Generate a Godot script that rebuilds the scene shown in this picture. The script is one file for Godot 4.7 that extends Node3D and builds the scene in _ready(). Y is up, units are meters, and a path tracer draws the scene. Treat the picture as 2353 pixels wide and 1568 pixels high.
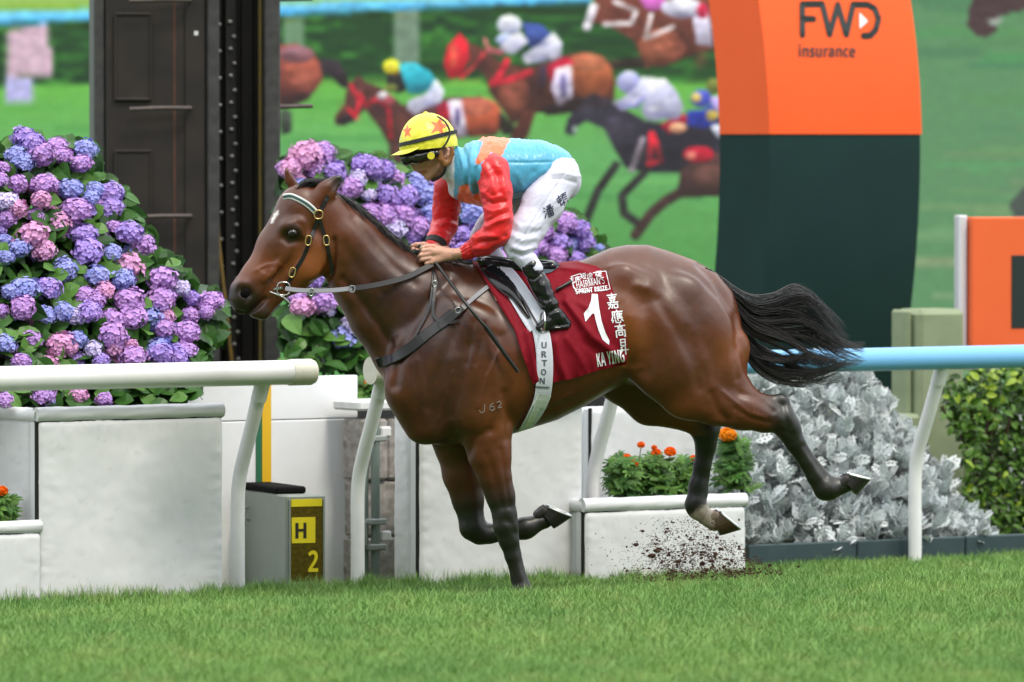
extends Node3D
# A galloping racehorse and jockey pass the finish line of a turf course: padded planters, running rails, flower beds and a big video screen behind.

const SC := 515.0            # picture units per metre in the plane of the horse
const DIST := 30.0           # camera to horse, metres
const CAM_H := 2.12
var rng := RandomNumberGenerator.new()
var used_names := {}
var noise := FastNoiseLite.new()
var mats := {}

func _ready() -> void:
	rng.seed = 20240
	noise.seed = 7
	noise.noise_type = FastNoiseLite.TYPE_SIMPLEX_SMOOTH
	noise.frequency = 1.0
	make_camera_and_light()
	build_ground()
	build_grandstand()
	build_rails()
	build_boxes()
	build_columns()
	build_screen()
	build_horse()
	build_tack()
	build_rider()
	build_hydrangeas()
	build_beds()
	build_dirt()

func make_camera_and_light() -> void:
	var cam := Camera3D.new()
	cam.name = "camera"
	cam.position = Vector3(0, CAM_H, DIST)
	cam.far = 400.0
	cam.near = 0.5
	cam.fov = 5.81
	add_child(cam)
	cam.look_at_from_position(cam.position, Vector3(0, 1.2188, 0), Vector3.UP)
	var at := CameraAttributesPhysical.new()
	at.frustum_focal_length = 12.0 / tan(deg_to_rad(5.81) / 2.0)
	at.frustum_focus_distance = 29.9
	at.exposure_aperture = 2.5
	at.frustum_far = 400.0
	at.frustum_near = 0.5
	cam.attributes = at
	cam.current = true
	var we := WorldEnvironment.new()
	we.name = "world_environment"
	var e := Environment.new()
	e.background_mode = Environment.BG_SKY
	var sky := Sky.new()
	var sm := ProceduralSkyMaterial.new()
	sm.sky_top_color = Color(0.97, 0.985, 1.0)
	sm.sky_horizon_color = Color(0.62, 0.65, 0.70)
	sm.sky_curve = 0.25
	sm.ground_bottom_color = Color(0.16, 0.22, 0.11)
	sm.ground_horizon_color = Color(0.35, 0.38, 0.34)
	sm.sky_energy_multiplier = 1.25
	sky.sky_material = sm
	e.sky = sky
	e.tonemap_mode = Environment.TONE_MAPPER_LINEAR
	e.tonemap_exposure = 1.55
	e.sdfgi_enabled = true
	e.ssao_enabled = true
	e.ssil_enabled = true
	we.environment = e
	add_child(we)
	var sun := DirectionalLight3D.new()
	sun.name = "sun"
	sun.light_color = Color(1.0, 0.97, 0.92)
	sun.light_energy = 0.5
	sun.light_angular_distance = 14.0
	sun.shadow_enabled = true
	add_child(sun)
	sun.look_at_from_position(Vector3.ZERO, Vector3(-0.42, -1.0, -0.55), Vector3.UP)

# ---------------------------------------------------------------- small helpers
func H(px: float, py: float, lat := 0.0) -> Vector3:   # a point of the horse or rider: along, up, and sideways from the line it runs on
	var x := (px - 1176.0) / SC
	return Vector3(x, (1412.0 - py) / SC, lat - 0.2 * x)

func P(px: float, py: float, d: float) -> Vector3:     # a point of the place d metres away from the camera
	return Vector3((px - 1176.0) / SC * d / DIST, CAM_H - d * ((py - 784.0) / (SC * DIST) + 0.03), DIST - d)

const RA := Vector3(-2.275, 0, 0.12)                    # a point below the running rail, and the way it runs
const RDIR := Vector3(0.837, 0, -0.547)
const RNRM := Vector3(0.547, 0, 0.837)
const RYAW := 0.5788
func RP(s: float, y: float, off := 0.0) -> Vector3:
	return RA + RDIR * s + RNRM * off + Vector3(0, y, 0)
func on_rail(px: float, off := 0.0) -> float:          # how far along the rail line (shifted by off) a thing stands
	var dx := (px - 1176.0) / (SC * DIST)
	var a := RA + RNRM * off
	var o := Vector3(0, 0, DIST)
	var u := Vector3(dx, 0, -1)
	var t := (a - o).dot(RNRM) / u.dot(RNRM)
	return (o + u * t - a).dot(RDIR)
func rail_d(px: float, off := 0.0) -> float:
	return DIST - RP(on_rail(px, off), 0, off).z
func rail_y(px: float, py: float, off := 0.0) -> float:
	return P(px, py, rail_d(px, off)).y

func fresh(called: String) -> String:
	if not used_names.has(called):
		used_names[called] = 0
		return called
	used_names[called] += 1
	return "%s_%03d" % [called, used_names[called]]

func thing(called: String, label: String, category: String, at := Vector3.ZERO, yaw := 0.0, group := "") -> Node3D:
	var o := Node3D.new()
	o.name = fresh(called)
	add_child(o)
	o.position = at
	o.rotation.y = yaw
	tag(o, label, category, group)
	return o

func tag(o: Node, label: String, category: String, group := "", kind := "") -> Node:
	if label: o.set_meta("label", label)
	if category: o.set_meta("category", category)
	if group: o.set_meta("group", group)
	if kind: o.set_meta("kind", kind)
	return o

func part(called: String, mesh: Mesh, m: Material, parent: Node3D, at := Vector3.ZERO) -> MeshInstance3D:
	var o := MeshInstance3D.new()
	o.name = called if parent != self else fresh(called)
	o.mesh = mesh
	if m: o.material_override = m
	parent.add_child(o, true)
	o.position = at
	return o

func lin(r: float, g: float, b: float) -> Color:       # linear base colour
	return Color(r, g, b).linear_to_srgb()

func mat(key: String, c: Color, rough := 0.6, spec := 0.5, metal := 0.0) -> StandardMaterial3D:
	if mats.has(key): return mats[key]
	var m := StandardMaterial3D.new()
	m.resource_name = key
	m.albedo_color = c
	m.roughness = rough
	m.metallic_specular = spec
	m.metallic = metal
	mats[key] = m
	return m

func vmat(key: String, rough := 0.6, spec := 0.5) -> StandardMaterial3D:   # takes its colours from the vertices
	if mats.has(key): return mats[key]
	var m := mat(key, Color.WHITE, rough, spec)
	m.vertex_color_use_as_albedo = true
	return m

func noise_tex(freq: float, seed_n: int, lo: Color, hi: Color, size := 256, octaves := 4) -> NoiseTexture2D:
	var n := FastNoiseLite.new()
	n.seed = seed_n
	n.frequency = freq
	n.fractal_octaves = octaves
	var t := NoiseTexture2D.new()
	t.noise = n
	t.seamless = true
	t.width = size
	t.height = size
	var g := Gradient.new()
	g.set_color(0, lo)
	g.set_color(1, hi)
	t.color_ramp = g
	return t

# a material with blotchy colour and fine relief, laid on by world position
func rough_mat(key: String, a: Color, b: Color, scale: float, rough := 0.7, relief := 0.0, spec := 0.5, freq := 0.012) -> StandardMaterial3D:
	if mats.has(key): return mats[key]
	var m := mat(key, Color.WHITE, rough, spec)
	m.albedo_texture = noise_tex(freq, key.hash() % 1000, a, b)
	m.uv1_triplanar = true
	m.uv1_world_triplanar = true
	m.uv1_scale = Vector3.ONE * scale
	if relief > 0.0:
		m.heightmap_enabled = true
		m.heightmap_texture = noise_tex(freq * 2.5, key.hash() % 977 + 3, Color.BLACK, Color.WHITE)
		m.heightmap_scale = relief
	return m

class MB:                                               # collects triangles for one mesh
	var v := PackedVector3Array()
	var n := PackedVector3Array()
	var c := PackedColorArray()
	var ix := PackedInt32Array()
	var col := Color.WHITE
	func vert(p: Vector3, nn: Vector3) -> int:
		v.append(p); n.append(nn); c.append(col)
		return v.size() - 1
	func quad(a: Vector3, b: Vector3, cc: Vector3, d: Vector3) -> void:   # counter-clockwise seen from outside
		var nn := (b - a).cross(d - a)
		if nn.length_squared() < 1e-14: nn = (cc - b).cross(d - b)
		nn = nn.normalized()
		var i := vert(a, nn); vert(b, nn); vert(cc, nn); vert(d, nn)
		ix.append_array([i, i + 2, i + 1, i, i + 3, i + 2])
	func tri(a: Vector3, b: Vector3, cc: Vector3) -> void:
		var nn := (b - a).cross(cc - a).normalized()
		var i := vert(a, nn); vert(b, nn); vert(cc, nn)
		ix.append_array([i, i + 2, i + 1])
	func box(lo: Vector3, hi: Vector3, bev := 0.0) -> void:              # a box with chamfered edges
		var b := minf(bev, 0.49 * minf(hi.x - lo.x, minf(hi.y - lo.y, hi.z - lo.z)))
		var ce := (lo + hi) / 2.0
		var h := (hi - lo) / 2.0
		for ax in 3:
			for s in [-1.0, 1.0]:
				var u := (ax + 1) % 3
				var w := (ax + 2) % 3
				var q := []
				for k in [[-1, -1], [1, -1], [1, 1], [-1, 1]]:
					var p := Vector3.ZERO
					p[ax] = s * h[ax]; p[u] = k[0] * (h[u] - b); p[w] = k[1] * (h[w] - b)
					q.append(ce + p)
				if s > 0: quad(q[0], q[1], q[2], q[3])
				else: quad(q[3], q[2], q[1], q[0])
		if b <= 0.0: return
		for ax in 3:
			var u := (ax + 1) % 3
			var w := (ax + 2) % 3
			for su in [-1.0, 1.0]:
				for sw in [-1.0, 1.0]:
					var q := []
					for k in [[-1, 0], [1, 0], [1, 1], [-1, 1]]:
						var p := Vector3.ZERO
						p[ax] = k[0] * (h[ax] - b)
						p[u] = su * (h[u] - (b if k[1] == 1 else 0.0))
						p[w] = sw * (h[w] - (0.0 if k[1] == 1 else b))
						q.append(ce + p)
					var nn: Vector3 = (q[1] - q[0]).cross(q[3] - q[0])
					var want := Vector3.ZERO
					want[u] = su; want[w] = sw
					if nn.dot(want) > 0: quad(q[0], q[1], q[2], q[3])
					else: quad(q[3], q[2], q[1], q[0])
		for sx in [-1.0, 1.0]:
			for sy in [-1.0, 1.0]:
				for sz in [-1.0, 1.0]:
					var s := Vector3(sx, sy, sz)
					var a := ce + s * (h - Vector3(0, b, b))
					var bb := ce + s * (h - Vector3(b, 0, b))
					var d := ce + s * (h - Vector3(b, b, 0))
					if (bb - a).cross(d - a).dot(s) > 0: tri(a, bb, d)
					else: tri(a, d, bb)
	func tube(pts: PackedVector3Array, rad: PackedFloat32Array, sides := 8, caps := true, flat := 1.0, up := Vector3.UP) -> void:
		var k := pts.size()
		var first := v.size()
		var last := Vector3.ZERO
		for i in k:
			var t := (pts[mini(i + 1, k - 1)] - pts[maxi(i - 1, 0)]).normalized()
			var r := up
			if absf(t.dot(r)) > 0.95: r = Vector3(0.2, 0.1, 1).normalized()
			var a := t.cross(r).normalized()
			if i > 0 and (last - t * last.dot(t)).length() > 0.1: a = (last - t * last.dot(t)).normalized()
			last = a
			var b := a.cross(t).normalized()
			for j in sides:
				var an := TAU * j / sides
				var dd := a * cos(an) + b * sin(an) * flat
				vert(pts[i] + dd * rad[i], (a * cos(an) * flat + b * sin(an)).normalized())
		for i in k - 1:
			for j in sides:
				var p := first + i * sides + j
				var q := first + i * sides + (j + 1) % sides
				ix.append_array([p, q, p + sides, q, q + sides, p + sides])
		if caps:
			for e in [0, k - 1]:
				var t2 := (pts[1] - pts[0]).normalized() * -1.0 if e == 0 else (pts[k - 1] - pts[k - 2]).normalized()
				var ci := vert(pts[e], t2)
				var ring := []
				for j in sides: ring.append(vert(v[first + e * sides + j], t2))
				for j in sides:
					if e == 0: ix.append_array([ci, ring[(j + 1) % sides], ring[j]])
					else: ix.append_array([ci, ring[j], ring[(j + 1) % sides]])
	func mesh() -> ArrayMesh:
		var ar := []
		ar.resize(Mesh.ARRAY_MAX)
		ar[Mesh.ARRAY_VERTEX] = v
		ar[Mesh.ARRAY_NORMAL] = n
		ar[Mesh.ARRAY_COLOR] = c
		ar[Mesh.ARRAY_INDEX] = ix
		var m := ArrayMesh.new()
		m.add_surface_from_arrays(Mesh.PRIMITIVE_TRIANGLES, ar)
		return m

func box_mesh(lo: Vector3, hi: Vector3, bev := 0.01) -> ArrayMesh:
	var b := MB.new()
	b.box(lo, hi, bev)
	return b.mesh()

func curve_pts(ctrl: Array, steps: int) -> PackedVector3Array:   # smooth line through control points
	var out := PackedVector3Array()
	var k := ctrl.size()
	for i in k - 1:
		var p0: Vector3 = ctrl[maxi(i - 1, 0)]
		var p1: Vector3 = ctrl[i]
		var p2: Vector3 = ctrl[i + 1]
		var p3: Vector3 = ctrl[mini(i + 2, k - 1)]
		for s in steps:
			out.append(p1.cubic_interpolate(p2, p0, p3, float(s) / steps))
	out.append(ctrl[k - 1])
	return out

func same_radius(count: int, r: float) -> PackedFloat32Array:
	var a := PackedFloat32Array()
	a.resize(count)
	a.fill(r)
	return a

func ribbon(mb: MB, pts: PackedVector3Array, nrm: PackedVector3Array, half: float, thick: float) -> void:   # a flat strap that lies along nrm
	var k := pts.size()
	var prev := []
	for i in k:
		var t := (pts[mini(i + 1, k - 1)] - pts[maxi(i - 1, 0)]).normalized()
		var nn := nrm[i].normalized()
		var w := t.cross(nn).normalized()
		nn = w.cross(t).normalized()
		var ring := [pts[i] - w * half, pts[i] - w * half * 0.86 + nn * thick, pts[i] + w * half * 0.86 + nn * thick, pts[i] + w * half, pts[i] - nn * 0.001]
		if i > 0:
			for j in 5:
				var a: Vector3 = prev[j]
				var b: Vector3 = prev[(j + 1) % 5]
				var c2: Vector3 = ring[(j + 1) % 5]
				var d: Vector3 = ring[j]
				mb.quad(a, b, c2, d)
		prev = ring

# ---------------------------------------------------------------- surfaces from blended, tapered bones
class Body:
	var pr := []            # bones: [ax,ay,az, bx,by,bz, ra,rb, 1/k, blend, min, max]
	var prof := []          # an optional trunk given by its outline: rows [x, top, bottom, halfwidth, narrowing of the top, z of the middle]
	var prof_blend := 0.08
	var cell := 0.01
	func bone(a: Vector3, ra: float, b: Vector3, rb: float, k := 1.0, blend := 0.02) -> void:
		pr.append([a, b, ra, rb, 1.0 / k, blend])
	func trunk(p: Vector3) -> float:
		var n := prof.size()
		var x := p.x
		var i := 0
		if x <= prof[0][0]: i = 0
		elif x >= prof[n - 1][0]: i = n - 2
		else:
			var lo := 0
			var hi := n - 1
			while hi - lo > 1:
				var m := (lo + hi) >> 1
				if prof[m][0] <= x: lo = m
				else: hi = m
			i = lo
		var A: Array = prof[i]
		var B: Array = prof[i + 1]
		var t := clampf((x - A[0]) / (B[0] - A[0]), 0.0, 1.0)
		var top: float = lerpf(A[1], B[1], t)
		var bot: float = lerpf(A[2], B[2], t)
		var w: float = lerpf(A[3], B[3], t)
		var tn: float = lerpf(A[4], B[4], t)
		var zc: float = lerpf(A[5], B[5], t)
		var ry := maxf((top - bot) * 0.5, 0.004)
		var dy := (p.y - (top + bot) * 0.5) / ry
		if dy > 0.0: w *= 1.0 - tn * minf(dy, 1.0)
		var dz := absf(p.z - zc) / w
		var e := pow(pow(absf(dy), 2.3) + pow(dz, 2.3), 1.0 / 2.3)
		var d := (e - 1.0) * minf(ry, w)
		var ex := maxf(prof[0][0] - x, x - prof[n - 1][0])
		if ex > 0.0: d = sqrt(maxf(d, 0.0) * maxf(d, 0.0) + ex * ex)
		return d
	func one(q: Array, p: Vector3) -> float:
		var a: Vector3 = q[0]
		var b: Vector3 = q[1]
		var ik: float = q[4]
		var pa := p - a
		var ba := b - a
		pa.z *= ik
		ba.z *= ik
		var l := ba.length_squared()
		var h := clampf(pa.dot(ba) / l, 0.0, 1.0) if l > 1e-10 else 0.0
		return (pa - ba * h).length() - lerpf(q[2], q[3], h)
	func dist(p: Vector3) -> float:
		var d := 10.0
		if prof: d = trunk(p)
		for q in pr:
			var e := one(q, p)
			var bl: float = q[5]
			var h := maxf(bl - absf(d - e), 0.0)
			d = minf(d, e) - (h * h * 0.25 / bl if bl > 0.0 else 0.0)
		return d
	func surface(smooth_steps := 1) -> Array:          # surface nets on the cells near the bones: [vertices, triangles]
		var lo := Vector3(1e9, 1e9, 1e9)
		var hi := -lo
		for q in pr:
			var w: float = maxf(1.0, 1.0 / q[4])
			for e in 2:
				var r: float = q[2 + e] * 1.02 + 0.01
				var rr := Vector3(r, r, r * w)
				lo = lo.min(q[e] - rr)
				hi = hi.max(q[e] + rr)
		for row in prof:
			lo = lo.min(Vector3(row[0] - 0.02, row[2] - 0.02, row[5] - row[3] - 0.02))
			hi = hi.max(Vector3(row[0] + 0.02, row[1] + 0.02, row[5] + row[3] + 0.02))
		lo -= Vector3.ONE * cell * 3
		var B := 6
		var bs := cell * B
		var nb := Vector3i(((hi - lo) / bs).ceil()) + Vector3i.ONE
		var nx := nb.x * B
		var ny := nb.y * B
		var nz := nb.z * B
		var f := PackedFloat32Array()
		f.resize(nx * ny * nz)
		f.fill(100.0)
		var blocks := []
		var hd := bs * 0.5 * 1.7321 + cell * 1.2
		for bz in nb.z:
			for by in nb.y:
				for bx in nb.x:
					var ce := lo + Vector3(bx + 0.5, by + 0.5, bz + 0.5) * bs
					var use := []
					var d := 10.0
					var td := 10.0
					if prof:
						td = trunk(ce)
						d = td
					for q in pr:
						var a: Vector3 = q[0]
						var pa := ce - a
						var ba: Vector3 = q[1] - a
						var ik: float = q[4]
						pa.z *= ik
						ba.z *= ik
						var l := ba.length_squared()
						var h := clampf(pa.dot(ba) / l, 0.0, 1.0) if l > 1e-10 else 0.0
						var e := (pa - ba * h).length() - lerpf(q[2], q[3], h)
						var s: float = hd * maxf(1.0, ik)
						if e < s + q[5] + 0.03:
							use.append(q)
						d = minf(d, e / maxf(1.0, ik))
					if d > hd + 0.035: continue
					if d < -hd * 1.9: continue
					var with_trunk: bool = prof.size() > 0 and td < hd * 2.0 + 0.1
					blocks.append(Vector3i(bx, by, bz))
					for k in B:
						for j in B:
							var at := (bz * B + k) * nx * ny + (by * B + j) * nx + bx * B
							for i in B:
								var p := lo + Vector3(bx * B + i, by * B + j, bz * B + k) * cell
								var v := trunk(p) if with_trunk else 10.0
								for q in use:
									var a: Vector3 = q[0]
									var pa := p - a
									var ba: Vector3 = q[1] - a
									var ik: float = q[4]
									pa.z *= ik
									ba.z *= ik
									var l := ba.length_squared()
									var h := clampf(pa.dot(ba) / l, 0.0, 1.0) if l > 1e-10 else 0.0
									var e := (pa - ba * h).length() - lerpf(q[2], q[3], h)
									var bl: float = q[5]
									var g := bl - absf(v - e)
									v = minf(v, e)
									if g > 0.0: v -= g * g * 0.25 / bl
								f[at + i] = v
		var vid := {}
		var vs := PackedVector3Array()
		var off := [0, 1, nx, nx + 1, nx * ny, nx * ny + 1, nx * ny + nx, nx * ny + nx + 1]
		var cx := [0, 1, 0, 1, 0, 1, 0, 1]
		var cy := [0, 0, 1, 1, 0, 0, 1, 1]
		var cz := [0, 0, 0, 0, 1, 1, 1, 1]
		var ea := [0, 2, 4, 6, 0, 1, 4, 5, 0, 1, 2, 3]
		var eb := [1, 3, 5, 7, 2, 3, 6, 7, 4, 5, 6, 7]
		var lim := cell * 6.0
		for b in blocks:
			for k in B:
				var z: int = b.z * B + k
				if z >= nz - 1: continue
				for j in B:
					var y: int = b.y * B + j
					if y >= ny - 1: continue
					for i in B:
						var x: int = b.x * B + i
						if x >= nx - 1: continue
						var at := z * nx * ny + y * nx + x
						var v0 := f[at]
						if absf(v0) > lim: continue
						var neg := 0
						var bad := false
						for e in 8:
							var w := f[at + off[e]]
							if w > 50.0:
								bad = true
								break
							if w < 0.0: neg += 1
						if bad or neg == 0 or neg == 8: continue
						var sum := Vector3.ZERO
						var cnt := 0
						for e in 12:
							var p: int = ea[e]
							var q: int = eb[e]
							var fa := f[at + off[p]]
							var fb := f[at + off[q]]
							if (fa < 0.0) != (fb < 0.0):
								var t := fa / (fa - fb)
								sum += Vector3(cx[p], cy[p], cz[p]).lerp(Vector3(cx[q], cy[q], cz[q]), t)
								cnt += 1
						vid[at] = vs.size()
						vs.append(lo + (Vector3(x, y, z) + sum / cnt) * cell)
		var tr := PackedInt32Array()
		var st := [1, nx, nx * ny]
		for at in vid:
			for ax in 3:
				var o1: int = st[(ax + 1) % 3]
				var o2: int = st[(ax + 2) % 3]
				var fa := f[at]
				var fb := f[at + st[ax]]
				if (fa < 0.0) == (fb < 0.0) or fb > 50.0: continue
				if not (vid.has(at - o1) and vid.has(at - o2) and vid.has(at - o1 - o2)): continue
				var a: int = vid[at]
				var b: int = vid[at - o1]
				var c: int = vid[at - o1 - o2]
				var d: int = vid[at - o2]
				if fa < 0.0: tr.append_array([a, c, b, a, d, c])
				else: tr.append_array([a, b, c, a, c, d])
		for s in smooth_steps:
			var acc := PackedVector3Array()
			acc.resize(vs.size())
			var cn := PackedInt32Array()
			cn.resize(vs.size())
			for i in range(0, tr.size(), 3):
				var a := tr[i]
				var b := tr[i + 1]
				var c := tr[i + 2]
				acc[a] += vs[b] + vs[c]; cn[a] += 2
				acc[b] += vs[a] + vs[c]; cn[b] += 2
				acc[c] += vs[a] + vs[b]; cn[c] += 2
			for i in vs.size():
				if cn[i] > 0: vs[i] = vs[i].lerp(acc[i] / cn[i], 0.5)
		return [vs, tr]

func normals_of(vs: PackedVector3Array, tr: PackedInt32Array) -> PackedVector3Array:
	var n := PackedVector3Array()
	n.resize(vs.size())
	for i in range(0, tr.size(), 3):
		var a := tr[i]
		var b := tr[i + 1]
		var c := tr[i + 2]
		var k := (vs[c] - vs[a]).cross(vs[b] - vs[a])
		n[a] += k
		n[b] += k
		n[c] += k
	for i in n.size(): n[i] = n[i].normalized()
	return n

func commit(vs: PackedVector3Array, tr: PackedInt32Array, cs: PackedColorArray) -> ArrayMesh:
	var ar := []
	ar.resize(Mesh.ARRAY_MAX)
	ar[Mesh.ARRAY_VERTEX] = vs
	ar[Mesh.ARRAY_NORMAL] = normals_of(vs, tr)
	if cs.size() == vs.size(): ar[Mesh.ARRAY_COLOR] = cs
	ar[Mesh.ARRAY_INDEX] = tr
	var m := ArrayMesh.new()
	m.add_surface_from_arrays(Mesh.PRIMITIVE_TRIANGLES, ar)
	return m

func poly_dist(p: Vector2, line: PackedVector2Array) -> float:
	var best := 1e9
	for i in line.size() - 1:
		var a := line[i]
		var ab := line[i + 1] - a
		var h := clampf((p - a).dot(ab) / maxf(ab.length_squared(), 1e-9), 0.0, 1.0)
		best = minf(best, (p - a - ab * h).length_squared())
	return sqrt(best)

# ---------------------------------------------------------------- the horse
var horse_body: Body
func hb(b: Body, rows: Array, k: float, blend: float, lat: float) -> void:   # a chain of bones: rows of [px, py, radius px] or with a sideways shift as fourth
	for i in rows.size() - 1:
		var p: Array = rows[i]
		var q: Array = rows[i + 1]
		var la: float = lat + (p[3] if p.size() > 3 else 0.0)
		var lb: float = lat + (q[3] if q.size() > 3 else 0.0)
		b.bone(H(p[0], p[1], la), p[2] / SC, H(q[0], q[1], lb), q[2] / SC, k, blend)

func build_horse() -> void:
	var b := Body.new()
	b.cell = 0.0088
	var rows := [[886, 838, 884, 0.07, 0.0], [893, 800, 898, 0.12, 0.0], [905, 752, 928, 0.165, 0.05], [925, 715, 965, 0.195, 0.15], [960, 668, 998, 0.215, 0.3], [1000, 634, 1022, 0.225, 0.45],
		[1050, 611, 1028, 0.235, 0.5], [1100, 606, 1020, 0.245, 0.45], [1160, 612, 1004, 0.262, 0.3], [1220, 617, 985, 0.28, 0.18], [1280, 614, 967, 0.29, 0.12], [1340, 598, 937, 0.285, 0.15], [1400, 572, 902, 0.272, 0.22],
		[1440, 564, 884, 0.268, 0.25], [1490, 564, 900, 0.27, 0.25], [1540, 579, 925, 0.272, 0.22], [1600, 601, 930, 0.262, 0.2], [1650, 630, 920, 0.235, 0.2], [1685, 668, 900, 0.19, 0.2], [1704, 715, 872, 0.13, 0.15], [1712, 765, 815, 0.05, 0.0]]
	for r in rows:
		var t := H(r[0], r[1])
		b.prof.append([t.x, t.y, H(r[0], r[2]).y, r[3], r[4], t.z])
	# neck
	hb(b, [[752, 520, 66], [792, 562, 70], [860, 644, 87], [926, 702, 108], [1000, 762, 148]], 0.62, 0.07, 0.0)
	hb(b, [[764, 484, 24], [838, 548, 24], [893, 602, 26], [952, 640, 30], [1030, 645, 34]], 0.8, 0.06, 0.0)     # crest
	hb(b, [[786, 640, 20], [842, 738, 28], [896, 820, 38]], 1.1, 0.06, 0.0)                                        # windpipe
	# head
	hb(b, [[690, 490, 56], [641, 567, 46], [592, 638, 35], [570, 668, 34]], 0.72, 0.035, 0.0)
	hb(b, [[700, 470, 46], [735, 480, 50]], 0.72, 0.05, 0.0)
	hb(b, [[716, 586, 54], [676, 628, 42], [632, 668, 27], [604, 704, 26]], 0.62, 0.03, 0.0)
	hb(b, [[566, 672, 35], [560, 688, 27], [560, 704, 14]], 0.85, 0.03, 0.0)
	hb(b, [[606, 716, 17], [590, 716, 13]], 1.1, 0.02, 0.0)
	for s in [-1.0, 1.0]:
		hb(b, [[663, 518, 15], [690, 516, 14], [706, 540, 8]], 0.8, 0.03, s * 0.072)                               # brow
		hb(b, [[668, 560, 8], [628, 620, 7], [610, 640, 7]], 0.7, 0.03, s * 0.06)                                  # cheek bone
		hb(b, [[562, 655, 14], [566, 684, 14]], 0.6, 0.02, s * 0.038)                                             # nostril rim
		hb(b, [[720, 570, 38], [708, 610, 34]], 0.35, 0.03, s * 0.055)                                             # jaw muscle
	hb(b, [[728, 462, 22], [752, 438, 24], [774, 416, 14], [794, 396, 1.5]], 0.42, 0.012, 0.06)                      # ears
	hb(b, [[684, 440, 15], [667, 414, 12], [661, 396, 7.5], [657, 377, 1.5]], 0.5, 0.010, -0.07)
	# shoulders, arms, thighs
	for s in [-1.0, 1.0]:
		hb(b, [[1040, 735, 46], [985, 810, 62], [950, 880, 58]], 0.42, 0.06, s * 0.165)                            # shoulder
		hb(b, [[1085, 760, 56], [1105, 840, 66], [1092, 930, 60]], 0.4, 0.06, s * 0.19)                           # triceps
		hb(b, [[940, 900, 55], [975, 970, 48]], 0.8, 0.05, s * 0.11)                                               # breast
		hb(b, [[1430, 636, 24], [1474, 660, 18]], 0.5, 0.08, s * 0.196)                                            # point of hip
		hb(b, [[1565, 690, 55], [1605, 770, 72], [1635, 850, 62]], 0.42, 0.06, s * 0.178)                           # rump
		hb(b, [[1664, 740, 32], [1684, 800, 34], [1690, 880, 30]], 0.8, 0.06, s * 0.105)                            # back of thigh
	hb(b, [[1500, 740, 70], [1530, 830, 80], [1575, 890, 70]], 0.5, 0.05, 0.185)                                   # near thigh
	hb(b, [[1560, 850, 85], [1590, 895, 62], [1640, 920, 54]], 0.62, 0.05, 0.165)
	hb(b, [[1650, 850, 62], [1690, 895, 34], [1725, 925, 28]], 0.7, 0.04, 0.15)
	hb(b, [[1590, 905, 50], [1650, 930, 45], [1705, 942, 46], [1760, 958, 36], [1785, 963, 31]], 0.72, 0.035, 0.16)
	hb(b, [[1690, 905, 20], [1750, 922, 12], [1796, 921, 12], [1808, 926, 9]], 0.9, 0.025, 0.16)                   # hamstring and point of hock
	hb(b, [[1800, 930, 16], [1798, 965, 33], [1812, 985, 29], [1828, 1018, 24]], 0.85, 0.02, 0.16)
	hb(b, [[1828, 1018, 23], [1856, 1066, 18.5], [1878, 1100, 20]], 0.8, 0.012, 0.16)
	hb(b, [[1845, 1022, 10], [1872, 1062, 9], [1900, 1098, 11]], 0.9, 0.008, 0.16)                                 # tendon
	hb(b, [[1878, 1100, 20], [1900, 1128, 26], [1912, 1130, 22], [1936, 1122, 18], [1954, 1116, 19]], 0.85, 0.02, 0.16)
	hb(b, [[1908, 1108, 14], [1922, 1110, 10]], 0.9, 0.01, 0.16)
	# far hind leg
	hb(b, [[1480, 760, 90], [1440, 860, 72], [1500, 925, 56], [1560, 945, 44], [1605, 970, 32], [1628, 988, 33]], 0.65, 0.05, -0.15)
	hb(b, [[1590, 945, 16], [1650, 968, 11]], 0.9, 0.03, -0.15)
	hb(b, [[1640, 975, 20], [1626, 1000, 30], [1627, 1030, 24], [1618, 1080, 19], [1607, 1125, 19]], 0.85, 0.02, -0.15)
	hb(b, [[1640, 1040, 9], [1628, 1100, 9], [1622, 1145, 11]], 0.9, 0.008, -0.15)
	hb(b, [[1607, 1125, 19], [1603, 1170, 24], [1608, 1182, 22], [1632, 1202, 18], [1648, 1214, 19]], 0.85, 0.02, -0.15)
	# near fore leg, on the ground
	hb(b, [[1095, 900, 66], [1116, 985, 54], [1122, 1040, 45], [1136, 1090, 36], [1149, 1135, 31], [1159, 1180, 28]], 0.68, 0.035, 0.135)
	hb(b, [[1150, 985, 20], [1152, 1050, 18]], 0.9, 0.04, 0.14)
	hb(b, [[1159, 1180, 28], [1162, 1208, 28], [1168, 1240, 22], [1176, 1275, 16.5], [1190, 1325, 16]], 0.85, 0.015, 0.135)
	hb(b, [[1180, 1218, 10], [1190, 1270, 8], [1203, 1325, 8], [1207, 1345, 10]], 0.9, 0.008, 0.135)
	hb(b, [[1190, 1325, 16], [1198, 1354, 22], [1196, 1362, 20], [1180, 1384, 18], [1172, 1394, 19]], 0.85, 0.02, 0.135)
	# far fore leg, folded
	hb(b, [[1040, 930, 70], [1052, 1020, 54], [1063, 1094, 44], [1074, 1150, 34], [1081, 1190, 29]], 0.68, 0.04, -0.125)
	hb(b, [[1081, 1190, 29], [1086, 1216, 31], [1102, 1230, 26], [1124, 1233, 21], [1165, 1232, 17], [1192, 1225, 19]], 0.8, 0.015, -0.125)
	hb(b, [[1110, 1216, 10], [1160, 1216, 8], [1195, 1208, 10]], 0.9, 0.008, -0.125)
	hb(b, [[1192, 1225, 19], [1206, 1220, 25], [1218, 1216, 21], [1240, 1206, 17], [1254, 1203, 18]], 0.85, 0.02, -0.125)
	horse_body = b
	var t0 := Time.get_ticks_msec()
	var sf := b.surface(2)
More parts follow.
